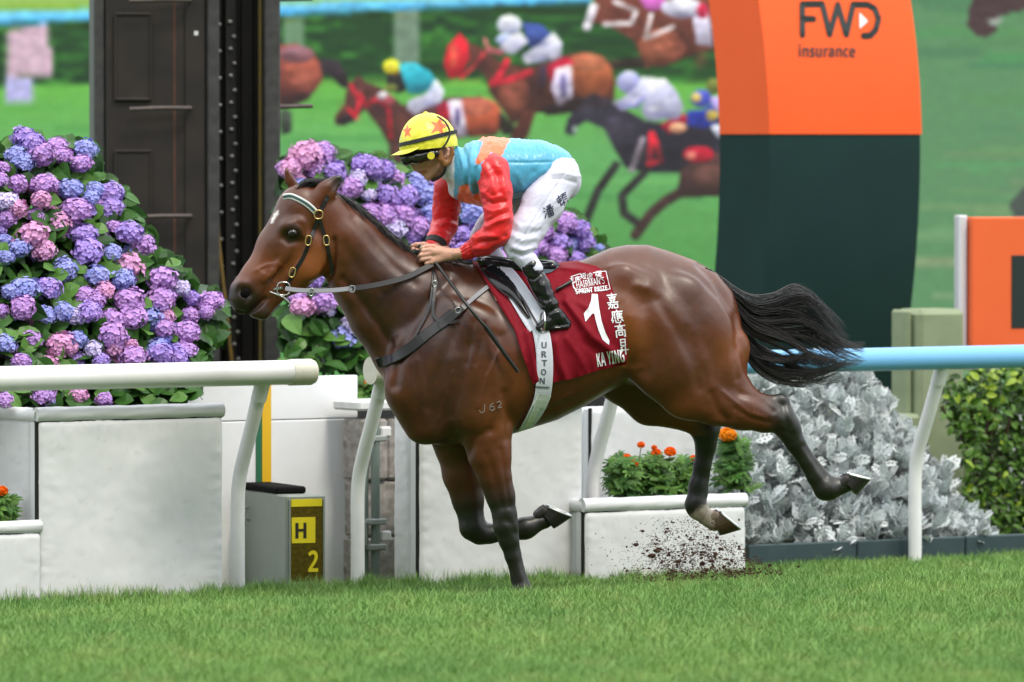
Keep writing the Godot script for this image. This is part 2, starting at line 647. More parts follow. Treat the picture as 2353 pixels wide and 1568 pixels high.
	print("horse ", Time.get_ticks_msec() - t0, " ms, ", sf[0].size(), " vertices")
	var vs: PackedVector3Array = sf[0]
	var tr: PackedInt32Array = sf[1]
	var nr := normals_of(vs, tr)
	# muscle lines and veins of the near side: [depth (groove > 0), width, points]
	var cr := [
		[0.014, 9, [[1609, 609], [1640, 640], [1664, 680], [1690, 720], [1702, 760]]], [0.006, 9, [[1700, 722], [1690, 790], [1694, 870]]],
		[0.015, 24, [[1480, 700], [1490, 740], [1496, 800], [1480, 850]]], [-0.008, 12, [[1462, 656], [1486, 662]]], [0.007, 14, [[1512, 690], [1560, 770], [1592, 830], [1606, 890]]],
		[0.006, 14, [[1575, 760], [1600, 810], [1622, 870], [1626, 930]]], [0.008, 10, [[1636, 905], [1648, 940], [1668, 966]]], [0.006, 8, [[1700, 905], [1740, 915], [1778, 946]]],
		[-0.006, 9, [[1640, 968], [1680, 974]]], [0.005, 6, [[1690, 940], [1730, 962], [1770, 972]]], [0.005, 7, [[1800, 935], [1806, 962], [1812, 985]]], [0.004, 6, [[1790, 990], [1822, 1000]]],
		[0.013, 14, [[1035, 640], [985, 690], [940, 760], [915, 830], [908, 880]]], [0.008, 12, [[1060, 690], [1045, 760], [1010, 850], [985, 930]]], [0.005, 7, [[1090, 735], [1082, 770], [1072, 830]]], [0.004, 6, [[1112, 740], [1106, 780], [1095, 830]]], [0.004, 7, [[1136, 760], [1130, 810], [1120, 850]]], [-0.004, 4, [[1040, 850], [1028, 900], [1010, 960]]], [-0.004, 4, [[1150, 800], [1120, 860], [1100, 930]]], [-0.0035, 4, [[1300, 905], [1260, 930], [1215, 940]]], [-0.004, 4, [[1660, 900], [1690, 925], [1720, 950], [1760, 962]]], [-0.003, 4, [[960, 820], [975, 880], [972, 940]]],
		[0.007, 10, [[1078, 790], [1060, 880], [1040, 950]]], [0.008, 12, [[1150, 770], [1158, 860], [1150, 940], [1128, 985]]], [0.009, 10, [[1160, 900], [1170, 960], [1166, 1005]]], [0.006, 9, [[1076, 1043], [1096, 1000], [1128, 985]]],
		[0.006, 8, [[1120, 1040], [1138, 1100], [1152, 1160]]], [-0.003, 5, [[1060, 960], [1085, 1010], [1100, 1060]]], [0.004, 6, [[1150, 1030], [1162, 1110], [1170, 1160]]],
		[0.006, 10, [[815, 500], [860, 560], [905, 610], [955, 650]]], [0.011, 10, [[790, 640], [832, 690], [874, 750], [905, 800]]], [0.005, 12, [[790, 560], [830, 620], [880, 670]]],
		[-0.0035, 3.5, [[594, 618], [618, 606], [640, 603], [655, 612]]], [-0.003, 3.5, [[600, 622], [622, 634], [640, 650]]], [0.008, 9, [[690, 512], [702, 520], [706, 535]]], [0.006, 7, [[655, 545], [668, 556], [692, 552]]], [0.006, 8, [[640, 590], [622, 622], [606, 648]]],
		[0.016, 7, [[770, 550], [770, 590], [762, 625], [748, 646], [728, 656]]], [0.005, 8, [[700, 555], [690, 590], [672, 615]]], [0.013, 4.5, [[548, 714], [572, 720], [596, 702], [614, 684]]], [0.016, 11, [[562, 664], [574, 672]]], [0.006, 5, [[577, 660], [583, 674], [574, 690]]],
		[0.005, 8, [[1250, 940], [1320, 920], [1390, 880]]], [0.004, 14, [[1420, 700], [1436, 770], [1446, 830]]], [-0.004, 8, [[1420, 840], [1448, 850], [1470, 845]]],
		[0.005, 7, [[740, 470], [760, 440], [780, 415]]], [0.004, 7, [[1160, 1190], [1176, 1200], [1180, 1220]]], [0.004, 6, [[1850, 1028], [1880, 1070], [1900, 1100]]],
	]
	var lines := []
	for c in cr:
		var pl := PackedVector2Array()
		var lo := Vector2(1e9, 1e9)
		var hi := -lo
		for q in c[2]:
			var v2 := Vector2(q[0], q[1])
			pl.append(v2)
			lo = lo.min(v2)
			hi = hi.max(v2)
		lines.append([c[0], c[1], pl, Rect2(lo, hi - lo).grow(c[1] * 2.2)])
	var cs := PackedColorArray()
	cs.resize(vs.size())
	var star := [Vector2(640, 487), Vector2(634, 497), Vector2(628, 508)]
	for i in vs.size():
		var p := vs[i]
		var q := Vector2(1176.0 + p.x * SC, 1412.0 - p.y * SC)
		var lat := p.z + 0.2 * p.x
		if lat > 0.01 and nr[i].z > -0.2:
			var d := 0.0
			for c in lines:
				if c[3].has_point(q):
					var e: float = poly_dist(q, c[2]) / c[1]
					d += c[0] * exp(-e * e)
			d += 0.0009 * noise.get_noise_3d(p.x * 9.0, p.y * 9.0, p.z * 9.0)
			vs[i] = p - nr[i] * d * clampf(nr[i].z * 2.0 + 0.4, 0.0, 1.0)
		# the coat: bay, black points, white star and one white sock
		var n1 := noise.get_noise_3d(p.x * 2.2, p.y * 2.2, p.z * 2.2)
		var n2 := noise.get_noise_3d(p.x * 14.0, p.y * 14.0, p.z * 14.0)
		var n3 := noise.get_noise_3d(p.x * 60.0, p.y * 60.0, p.z * 60.0)
		var c := Color(0.072, 0.0190, 0.0070)
		var warm := clampf(0.5 + 0.8 * n1 + 0.15 * n2, 0.0, 1.0)
		c = c.lerp(Color(0.125, 0.0330, 0.0088), warm * 0.7)
		# tan flank, cheek and elbow; darker patches on shoulder, neck, face and thigh
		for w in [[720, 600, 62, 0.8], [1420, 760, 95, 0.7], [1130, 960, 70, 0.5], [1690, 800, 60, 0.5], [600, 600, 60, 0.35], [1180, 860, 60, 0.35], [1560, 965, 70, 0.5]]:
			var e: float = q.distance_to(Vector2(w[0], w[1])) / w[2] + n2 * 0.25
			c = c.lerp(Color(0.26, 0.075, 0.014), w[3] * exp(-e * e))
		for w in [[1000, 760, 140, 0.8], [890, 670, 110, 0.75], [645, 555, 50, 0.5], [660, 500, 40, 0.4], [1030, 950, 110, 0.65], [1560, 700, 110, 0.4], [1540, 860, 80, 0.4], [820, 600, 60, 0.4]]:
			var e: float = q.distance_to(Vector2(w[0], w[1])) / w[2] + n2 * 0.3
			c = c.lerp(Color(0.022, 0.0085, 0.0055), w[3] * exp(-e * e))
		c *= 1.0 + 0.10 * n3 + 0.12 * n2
		var black := Color(0.0105, 0.0080, 0.0072)
		var bl := 0.0
		if q.x < 1350.0 and q.y > 1020.0: bl = smoothstep(1050.0, 1165.0, q.y + n1 * 25.0 - (30.0 if lat < 0 else 0.0))
		if q.x > 1500.0 and q.y > 880.0:
			if lat > 0.0: bl = smoothstep(1735.0, 1800.0, q.x + (q.y - 950.0) * -0.15 + n2 * 12.0) if q.y < 1010.0 else 1.0
			else: bl = smoothstep(1590.0, 1640.0, q.x + n2 * 10.0) if q.y < 1010.0 else 1.0
			if q.y > 1010.0 and lat > 0.0 and q.x < 1760.0: bl = 0.0
		bl = maxf(bl, 0.9 * (1.0 - smoothstep(30.0, 66.0, q.distance_to(Vector2(560, 690)) + n2 * 8.0)))
		bl = maxf(bl, 0.75 * (1.0 - smoothstep(14.0, 30.0, q.distance_to(Vector2(606, 712)) + n2 * 6.0)))
		if q.y < 470.0 and q.x < 830.0: bl = maxf(bl, smoothstep(748.0, 790.0, q.x + (440.0 - q.y) * 0.2) * (1.0 if q.y < 440.0 else 0.2))
		bl = maxf(bl, 0.8 * (1.0 - smoothstep(14.0, 27.0, q.distance_to(Vector2(676, 534)))))
		c = c.lerp(black, clampf(bl, 0.0, 1.0))
		var sd := poly_dist(q, PackedVector2Array(star)) + n3 * 4.0
		if lat > -0.05: c = c.lerp(Color(0.62, 0.58, 0.55), 1.0 - smoothstep(2.5, 6.0, sd + absf(q.y - 492.0) * 0.08))
		if lat < 0.0 and q.x > 1570.0 and q.y > 1150.0:
			c = c.lerp(Color(0.50, 0.42, 0.33).lerp(Color(0.20, 0.13, 0.08), clampf(0.4 + n2, 0, 1)), smoothstep(0.0, 14.0, (q.x - 1608.0) * 0.55 + (q.y - 1172.0) * 0.75 + n3 * 8.0))
		c.a = 1.0
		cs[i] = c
	var o := thing("race_horse", "bay racehorse at full gallop with a small white star on its forehead", "horse")
	var hm := vmat("coat", 0.43, 0.48)
	hm.clearcoat_enabled = true
	hm.clearcoat = 0.18
	hm.clearcoat_roughness = 0.3
	hm.roughness_texture = noise_tex(0.03, 61, Color(0.78, 0.78, 0.78), Color(1.25, 1.25, 1.25))
	hm.heightmap_enabled = true
	hm.heightmap_texture = noise_tex(0.05, 5, Color.BLACK, Color.WHITE)
	hm.heightmap_scale = 0.06
	hm.uv1_triplanar = true
	hm.uv1_scale = Vector3(1.6, 1.6, 1.6)
	part("body", commit(vs, tr, cs), hm, o)
	# eyes
	var em := mat("eye", lin(0.008, 0.006, 0.005), 0.06, 0.6)
	for s in [-1.0, 1.0]:
		var sp := SphereMesh.new()
		sp.radius = 0.0245
		sp.height = 0.044
		sp.radial_segments = 20
		sp.rings = 12
		part("eye", sp, em, o, H(676, 534, s * 0.0765))
	var hole := SphereMesh.new()
	hole.radius = 0.022
	hole.height = 0.050
	hole.radial_segments = 14
	hole.rings = 8
	var nm := mat("nostril_dark", lin(0.004, 0.003, 0.003), 0.8, 0.2)
	for s in [-1.0, 1.0]:
		var no := part("nostril", hole, nm, o, H(568, 671, s * 0.050))
		no.scale = Vector3(0.95, 1.0, 0.55)
		no.rotation.z = -0.5
	# hooves: heel, toe and the way up from the sole, all in picture units
	for hv in [[1944, 1093, 2003, 1108, -12, 51, 0.16, 0], [1248, 1166, 1312, 1194, -26, 50, -0.125, 0], [1652, 1182, 1706, 1228, -34, 40, -0.15, 1], [1206, 1412, 1148, 1412, 6, -50, 0.135, 0]]:
		hoof(o, H(hv[0], hv[1], hv[6]), H(hv[2], hv[3], hv[6]), Vector3(hv[4], -hv[5], 0).normalized(), hv[7] == 1)
	var bm := MB.new()
	for q in [[[[1100, 938], [1107, 945], [1113, 940], [1114, 924]]], [[[1133, 922], [1126, 928], [1125, 936], [1130, 940], [1136, 936], [1134, 930], [1127, 931]]], [[[1141, 921], [1148, 918], [1152, 922], [1147, 929], [1141, 934], [1153, 931]]]]:
		for ln in q:
			var pts := PackedVector3Array()
			for e in ln: pts.append(H(e[0], e[1], side_trace(e[0], e[1]) + 0.0005))
			bm.tube(pts, same_radius(pts.size(), 0.0022), 5)
	part("brand_mark", bm.mesh(), mat("brand_hair", lin(0.22, 0.19, 0.17), 0.7), o)
	hair(o)

func hoof(o: Node3D, heel: Vector3, toe: Vector3, up: Vector3, muddy: bool) -> void:
	var f := (toe - heel).normalized()
	up = (up - f * up.dot(f)).normalized()
	var s := f.cross(up).normalized()
	var ln := heel.distance_to(toe)
	var mid := (heel + toe) / 2.0
	var mb := MB.new()
	mb.col = Color(0.022, 0.019, 0.017) if not muddy else Color(0.075, 0.045, 0.022)
	var N := 24
	var prev := []
	for lv in 5:
		var t := lv / 4.0
		var ring := []
		for j in N:
			var a := TAU * j / N
			var ca := cos(a)
			var rr := ln * 0.53 * lerpf(1.0, 0.64, t)
			var side := 0.062 * lerpf(1.0, 0.8, t) * (1.0 if ca > 0 else 1.0 + 0.18 * ca)
			var hgt := t * lerpf(0.034, 0.084, 0.5 + 0.5 * ca)
			if lv == 4: hgt -= 0.004
			ring.append(mid + f * (ca * rr - t * ln * 0.20) + s * sin(a) * side + up * hgt)
		if lv > 0:
			for j in N: mb.quad(prev[j], prev[(j + 1) % N], ring[(j + 1) % N], ring[j])
		else:
			for j in N: mb.tri(mid + up * 0.008, ring[(j + 1) % N], ring[j])
		prev = ring
	for j in N: mb.tri(mid + up * 0.055 - f * ln * 0.20, prev[j], prev[(j + 1) % N])
	var hm := vmat("hoof_horn", 0.45, 0.5)
	var h := part("hoof", mb.mesh(), hm, o)
	# heel bulbs
	var bb := Body.new()
	bb.cell = 0.006
	for sd in [-1.0, 1.0]:
		bb.bone(heel + up * 0.022 + s * sd * 0.024 + f * 0.012, 0.021, heel + up * 0.05 + s * sd * 0.016 - f * 0.002, 0.022, 1.0, 0.012)
	var sf := bb.surface(1)
	part("heel_bulb", commit(sf[0], sf[1], PackedColorArray()), mat("heel_bulbs" + str(muddy), lin(0.02, 0.017, 0.015) if not muddy else lin(0.28, 0.20, 0.14), 0.6), h)
	# the shoe: a bright rim round the sole
	var sh := MB.new()
	var pts := PackedVector3Array()
	for j in 19:
		var a := lerpf(-2.35, 2.35, j / 18.0)
		pts.append(mid + f * cos(a) * ln * 0.50 + s * sin(a) * 0.057 - up * 0.003)
	sh.tube(pts, same_radius(19, 0.0055), 6, true, 1.0, s)
	part("shoe", sh.mesh(), mat("aluminium", lin(0.62, 0.63, 0.62), 0.35, 0.5, 0.8), h)

func strand(mb: MB, ctrl: Array, r: float, steps: int) -> void:
	var pts := curve_pts(ctrl, steps)
	var k := pts.size()
	var rad := PackedFloat32Array()
	rad.resize(k)
	for i in k: rad[i] = r * (1.0 - pow(float(i) / (k - 1), 2.5) * 0.85)
	mb.tube(pts, rad, 3, false)

func hair(o: Node3D) -> void:
	var hm := vmat("hair", 0.42, 0.5)
	var r := RandomNumberGenerator.new()
	r.seed = 5
	# tail: locks that leave the dock, fall, then stream back
	var mb := MB.new()
	var locks := [
		[[1628, 606], [1655, 632], [1690, 672], [1718, 700], [1772, 704], [1830, 674], [1880, 700], [1920, 748], [1954, 778]],
		[[1632, 610], [1666, 650], [1700, 690], [1740, 718], [1800, 712], [1850, 694], [1893, 730], [1930, 765], [1950, 790]],
		[[1636, 614], [1672, 662], [1704, 715], [1745, 748], [1800, 742], [1850, 742], [1900, 775], [1945, 800], [1985, 822]],
		[[1640, 618], [1680, 676], [1706, 740], [1750, 780], [1815, 778], [1870, 775], [1925, 808], [1965, 828], [1990, 818]],
		[[1644, 624], [1686, 690], [1708, 762], [1742, 806], [1800, 820], [1860, 812], [1910, 830], [1950, 838], [1985, 826]],
		[[1646, 630], [1690, 706], [1710, 786], [1745, 838], [1800, 862], [1850, 868], [1900, 862], [1945, 846]],
		[[1648, 634], [1694, 720], [1712, 800], [1752, 852], [1806, 880], [1862, 884], [1912, 866], [1936, 856]],
		[[1646, 630], [1690, 706], [1714, 770], [1770, 812], [1830, 845], [1880, 866], [1916, 860], [1950, 842]],
		[[1640, 620], [1684, 690], [1712, 745], [1760, 764], [1820, 790], [1870, 830], [1920, 845], [1960, 836]],
		[[1634, 612], [1672, 660], [1706, 706], [1760, 728], [1822, 724], [1876, 752], [1916, 790], [1950, 806]],
	]
	for li in locks.size():
		var L: Array = locks[li]
		var subs := []
		for k in 6: subs.append([Vector2.from_angle(r.randf() * TAU) * sqrt(r.randf()), r.randfn(0.0, 1.0), r.randf_range(0.78, 1.06), r.randfn(0.0, 0.035)])
		for k in 120:
			var ctrl := []
			var sb: Array = subs[k % 6]
			var g: Vector2 = sb[0] + Vector2.from_angle(r.randf() * TAU) * sqrt(r.randf()) * 0.34
			var z0 := r.randf_range(-0.03, 0.03)
			var zt: float = sb[3] + r.randfn(0.0, 0.008)
			var wob: float = sb[1] + r.randfn(0.0, 0.18)
			var reach: float = sb[2] + r.randfn(0.0, 0.035)
			for i in L.size():
				var t := float(i) / (L.size() - 1)
				var sp := lerpf(4.0, 20.0, smoothstep(0.0, 0.55, t))
				var at := line_at(L, minf(t * lerpf(1.0, reach, t), 1.0)) + Vector2(-5.0, 15.0) * maxf(0.0, 1.0 - t * 5.0)
				ctrl.append(H(at.x + g.x * sp * 0.6 + sin(i * 1.3 + sb[1] * 3.0) * 2.5 * t + maxf(0.0, reach - 1.0) * 60.0 * t, at.y + g.y * sp + wob * t * t * 9.0 + sin(i * 0.9 + sb[1] * 5.0) * 3.0 * t, z0 * (1.0 + t) + zt * t))
			var sh := r.randf_range(0.7, 1.5)
			mb.col = Color(0.017 * sh, 0.0150 * sh, 0.0155 * sh)
			strand(mb, ctrl, r.randf_range(0.0011, 0.0022), 3)
	for k in 110:   # loose hairs
		var L: Array = locks[r.randi() % locks.size()]
		var ctrl := []
		var w := r.randfn(0.0, 14.0)
		for i in range(0, L.size()):
			var t := float(i) / (L.size() - 1)
			ctrl.append(H(L[i][0] + r.randfn(0, 3.0), L[i][1] + 14.0 * maxf(0.0, 1.0 - t * 5.0) + w * t * 1.6 + r.randfn(0, 4.0) * t, r.randfn(0, 0.03)))
		mb.col = Color(0.016, 0.013, 0.012)
		strand(mb, ctrl, 0.0008, 3)
	part("tail", mb.mesh(), hm, o)
	# mane
	var mm := MB.new()
	var crest := [[750, 446], [798, 470], [838, 508], [870, 538], [902, 564], [934, 584], [975, 602], [1040, 608]]
	for k in 2000:
		var u := r.randf() * (crest.size() - 1.001)
		var i := int(u)
		var t := u - i
		var bx: float = lerpf(crest[i][0], crest[i + 1][0], t)
		var by: float = lerpf(crest[i][1], crest[i + 1][1], t)
		var ln := r.randf_range(0.75, 1.2) * lerpf(60.0, 85.0, u / 7.0)
		var dirx := r.randf_range(0.80, 1.0)
		var lift := r.randf_range(-0.10, 0.42) - (0.30 if u > 4.0 else 0.0)
		var zz := r.randf_range(-0.022, 0.022)
		var zend := -0.03 - r.randf() * 0.07 if r.randf() < 0.85 else 0.045
		var sl := 0.78 if u < 5.0 else 0.25
		var ctrl := [H(bx, by + 7.0, zz), H(bx + ln * 0.25 * dirx, by - 15.0 + ln * 0.25 * (sl - lift), zz * 1.2 + zend * 0.2), H(bx + ln * 0.62 * dirx, by - 16.0 + ln * 0.62 * (sl - lift * 0.5), zz + zend * 0.6), H(bx + ln * dirx, by - 4.0 + ln * (sl - lift * 0.3), zz + zend)]
		var sh := r.randf_range(0.7, 1.5)
		mm.col = Color(0.0115 * sh, 0.0098 * sh, 0.0098 * sh)
		strand(mm, ctrl, r.randf_range(0.0012, 0.0024), 3)
	for k in 34:   # a few hairs that blow free
		var u := r.randf() * 6.9
		var i := int(u)
		var bx: float = lerpf(crest[i][0], crest[i + 1][0], u - i)
		var by: float = lerpf(crest[i][1], crest[i + 1][1], u - i)
		var ln := r.randf_range(40, 90)
		mm.col = Color(0.012, 0.01, 0.01)
		strand(mm, [H(bx, by, 0), H(bx + ln * 0.4, by - 6 + r.randfn(0, 5), 0.01), H(bx + ln, by + r.randfn(0, 12) + ln * 0.2, r.randfn(0, 0.03))], 0.0009, 4)
	part("mane", mm.mesh(), hm, o)
	# forelock, swept back between the ears
	var fm := MB.new()
	for k in 330:
		var z := r.randf_range(-0.05, 0.04)
		var x0 := r.randf_range(672, 712)
		var ln := r.randf_range(0.7, 1.15)
		var sh := r.randf_range(0.7, 1.6)
		fm.col = Color(0.0135 * sh, 0.0105 * sh, 0.0098 * sh)
		strand(fm, [H(x0, 446 + r.randf() * 8.0 - (x0 - 672) * 0.5, z), H(x0 + 16 * ln, 424 + r.randfn(0, 3) + (712 - x0) * 0.08, z * 1.1), H(x0 + 42 * ln, 416 + r.randfn(0, 3), z * 1.1 + 0.008), H(x0 + 76 * ln, 424 + r.randfn(0, 6), z * 1.2 + 0.012)], r.randf_range(0.0010, 0.0019), 4)
	part("forelock", fm.mesh(), hm, o)

# ---------------------------------------------------------------- tack, laid on the horse's side
var side_map := PackedFloat32Array()
const MX0 := 870.0
const MY0 := 590.0
const MSTEP := 13.0
const MW := 46
const MHT := 34
func side_trace(px: float, py: float) -> float:        # how far sideways the horse's near flank reaches here
	var lat := 0.42
	for i in 26:
		var d := horse_body.dist(H(px, py, lat))
		if d < 0.0012: return lat
		lat -= maxf(d * 0.6, 0.001)
		if lat < 0.0: return 0.0
	return lat
func map_side() -> void:
	side_map.resize(MW * MHT)
	for j in MHT:
		for i in MW: side_map[j * MW + i] = side_trace(MX0 + i * MSTEP, MY0 + j * MSTEP)
func side(px: float, py: float) -> float:
	var x := clampf((px - MX0) / MSTEP, 0.0, MW - 1.001)
	var y := clampf((py - MY0) / MSTEP, 0.0, MHT - 1.001)
	var i := int(x)
	var j := int(y)
	var a := lerpf(side_map[j * MW + i], side_map[j * MW + i + 1], x - i)
	var b := lerpf(side_map[(j + 1) * MW + i], side_map[(j + 1) * MW + i + 1], x - i)
	return lerpf(a, b, y - j)
func lay(px: float, py: float, off: float) -> Vector3:
	return H(px, py, side(px, py) + off)
func lay_normal(px: float, py: float) -> Vector3:
	var e := 9.0
	var a := lay(px + e, py, 0) - lay(px - e, py, 0)
	var b := lay(px, py - e, 0) - lay(px, py + e, 0)
	return a.cross(b).normalized()
func line_at(pl: Array, t: float) -> Vector2:          # a polyline by its share of length
	var tot := 0.0
	var ls := []
	for i in pl.size() - 1:
		var d := Vector2(pl[i][0], pl[i][1]).distance_to(Vector2(pl[i + 1][0], pl[i + 1][1]))
		ls.append(d)
		tot += d
	var w := t * tot
	for i in ls.size():
		if w <= ls[i] or i == ls.size() - 1:
			return Vector2(pl[i][0], pl[i][1]).lerp(Vector2(pl[i + 1][0], pl[i + 1][1]), clampf(w / maxf(ls[i], 0.001), 0.0, 1.0))
		w -= ls[i]
	return Vector2.ZERO
func strap(ctrl: Array, half_px: float, off: float, thick := 0.003, steps := 5, head := false) -> ArrayMesh:
	var pts3 := []
	for c in ctrl: pts3.append(Vector3(c[0], c[1], c[2] if c.size() > 2 else 0.0))
	var sm := curve_pts(pts3, steps)
	var pts := PackedVector3Array()
	var nr := PackedVector3Array()
	for p in sm:
		if head:
			var l := side_trace(p.x, p.y) + off + p.z
			pts.append(H(p.x, p.y, l))
			nr.append(Vector3(0.05, 0.0, 1.0))
		else:
			pts.append(lay(p.x, p.y, off + p.z))
			nr.append(lay_normal(p.x, p.y))
	var mb := MB.new()
	ribbon(mb, pts, nr, half_px / SC, thick)
	return mb.mesh()

func cloth_off(px: float, py: float) -> float:         # folds of the saddle cloth
	var o := 0.014
	var d1 := (px - 1200.0) * 0.55 + (py - 700.0) * 0.0
	o += 0.016 * exp(-pow(poly_dist(Vector2(px, py), PackedVector2Array([Vector2(1300, 690), Vector2(1360, 770), Vector2(1432, 826)])) / 9.0, 2.0))
	o -= 0.007 * exp(-pow(poly_dist(Vector2(px, py), PackedVector2Array([Vector2(1292, 700), Vector2(1340, 785), Vector2(1415, 842)])) / 10.0, 2.0))
	o += 0.012 * exp(-pow(poly_dist(Vector2(px, py), PackedVector2Array([Vector2(1120, 640), Vector2(1160, 705), Vector2(1190, 765), Vector2(1205, 830)])) / 7.0, 2.0))
	o += 0.014 * exp(-pow(poly_dist(Vector2(px, py), PackedVector2Array([Vector2(1290, 612), Vector2(1340, 622), Vector2(1390, 640)])) / 7.0, 2.0))
	o += 0.013 * exp(-pow(poly_dist(Vector2(px, py), PackedVector2Array([Vector2(1275, 780), Vector2(1285, 830), Vector2(1300, 868)])) / 9.0, 2.0))
	o += 0.012 * exp(-pow(poly_dist(Vector2(px, py), PackedVector2Array([Vector2(1210, 760), Vector2(1222, 810), Vector2(1236, 870)])) / 8.0, 2.0))
	o += 0.006 * noise.get_noise_2d(px * 0.011, py * 0.006) + 0.002 * noise.get_noise_2d(px * 0.05 + 9.0, py * 0.03) + d1 * 0.0
	o += 0.008 * exp(-pow(poly_dist(Vector2(px, py), PackedVector2Array([Vector2(1300, 775), Vector2(1330, 815), Vector2(1350, 856)])) / 8.0, 2.0))
	o += 0.007 * exp(-pow(poly_dist(Vector2(px, py), PackedVector2Array([Vector2(1285, 660), Vector2(1320, 690), Vector2(1350, 705)])) / 7.0, 2.0))
	return o

func print_polys(mb: MB, tris: PackedVector2Array, off: float) -> void:   # flat shapes printed on the cloth (triangles in picture units)
	for i in range(0, tris.size(), 3):
		var todo := [[tris[i], tris[i + 1], tris[i + 2]]]
		while todo:
			var t: Array = todo.pop_back()
			var a: Vector2 = t[0]
			var b: Vector2 = t[1]
			var c: Vector2 = t[2]
			var la := a.distance_squared_to(b)
			var lb := b.distance_squared_to(c)
			var lc := c.distance_squared_to(a)
			var mx := maxf(la, maxf(lb, lc))
			if mx > 110.0:
				if mx == la: todo.append_array([[a, (a + b) / 2, c], [(a + b) / 2, b, c]])
				elif mx == lb: todo.append_array([[a, b, (b + c) / 2], [a, (b + c) / 2, c]])
				else: todo.append_array([[a, b, (a + c) / 2], [(a + c) / 2, b, c]])
				continue
			var q := []
			for p in t: q.append(lay(p.x, p.y, cloth_off(p.x, p.y) + off))
			if (q[1] - q[0]).cross(q[2] - q[0]).z > 0: mb.tri(q[0], q[1], q[2])
			else: mb.tri(q[0], q[2], q[1])

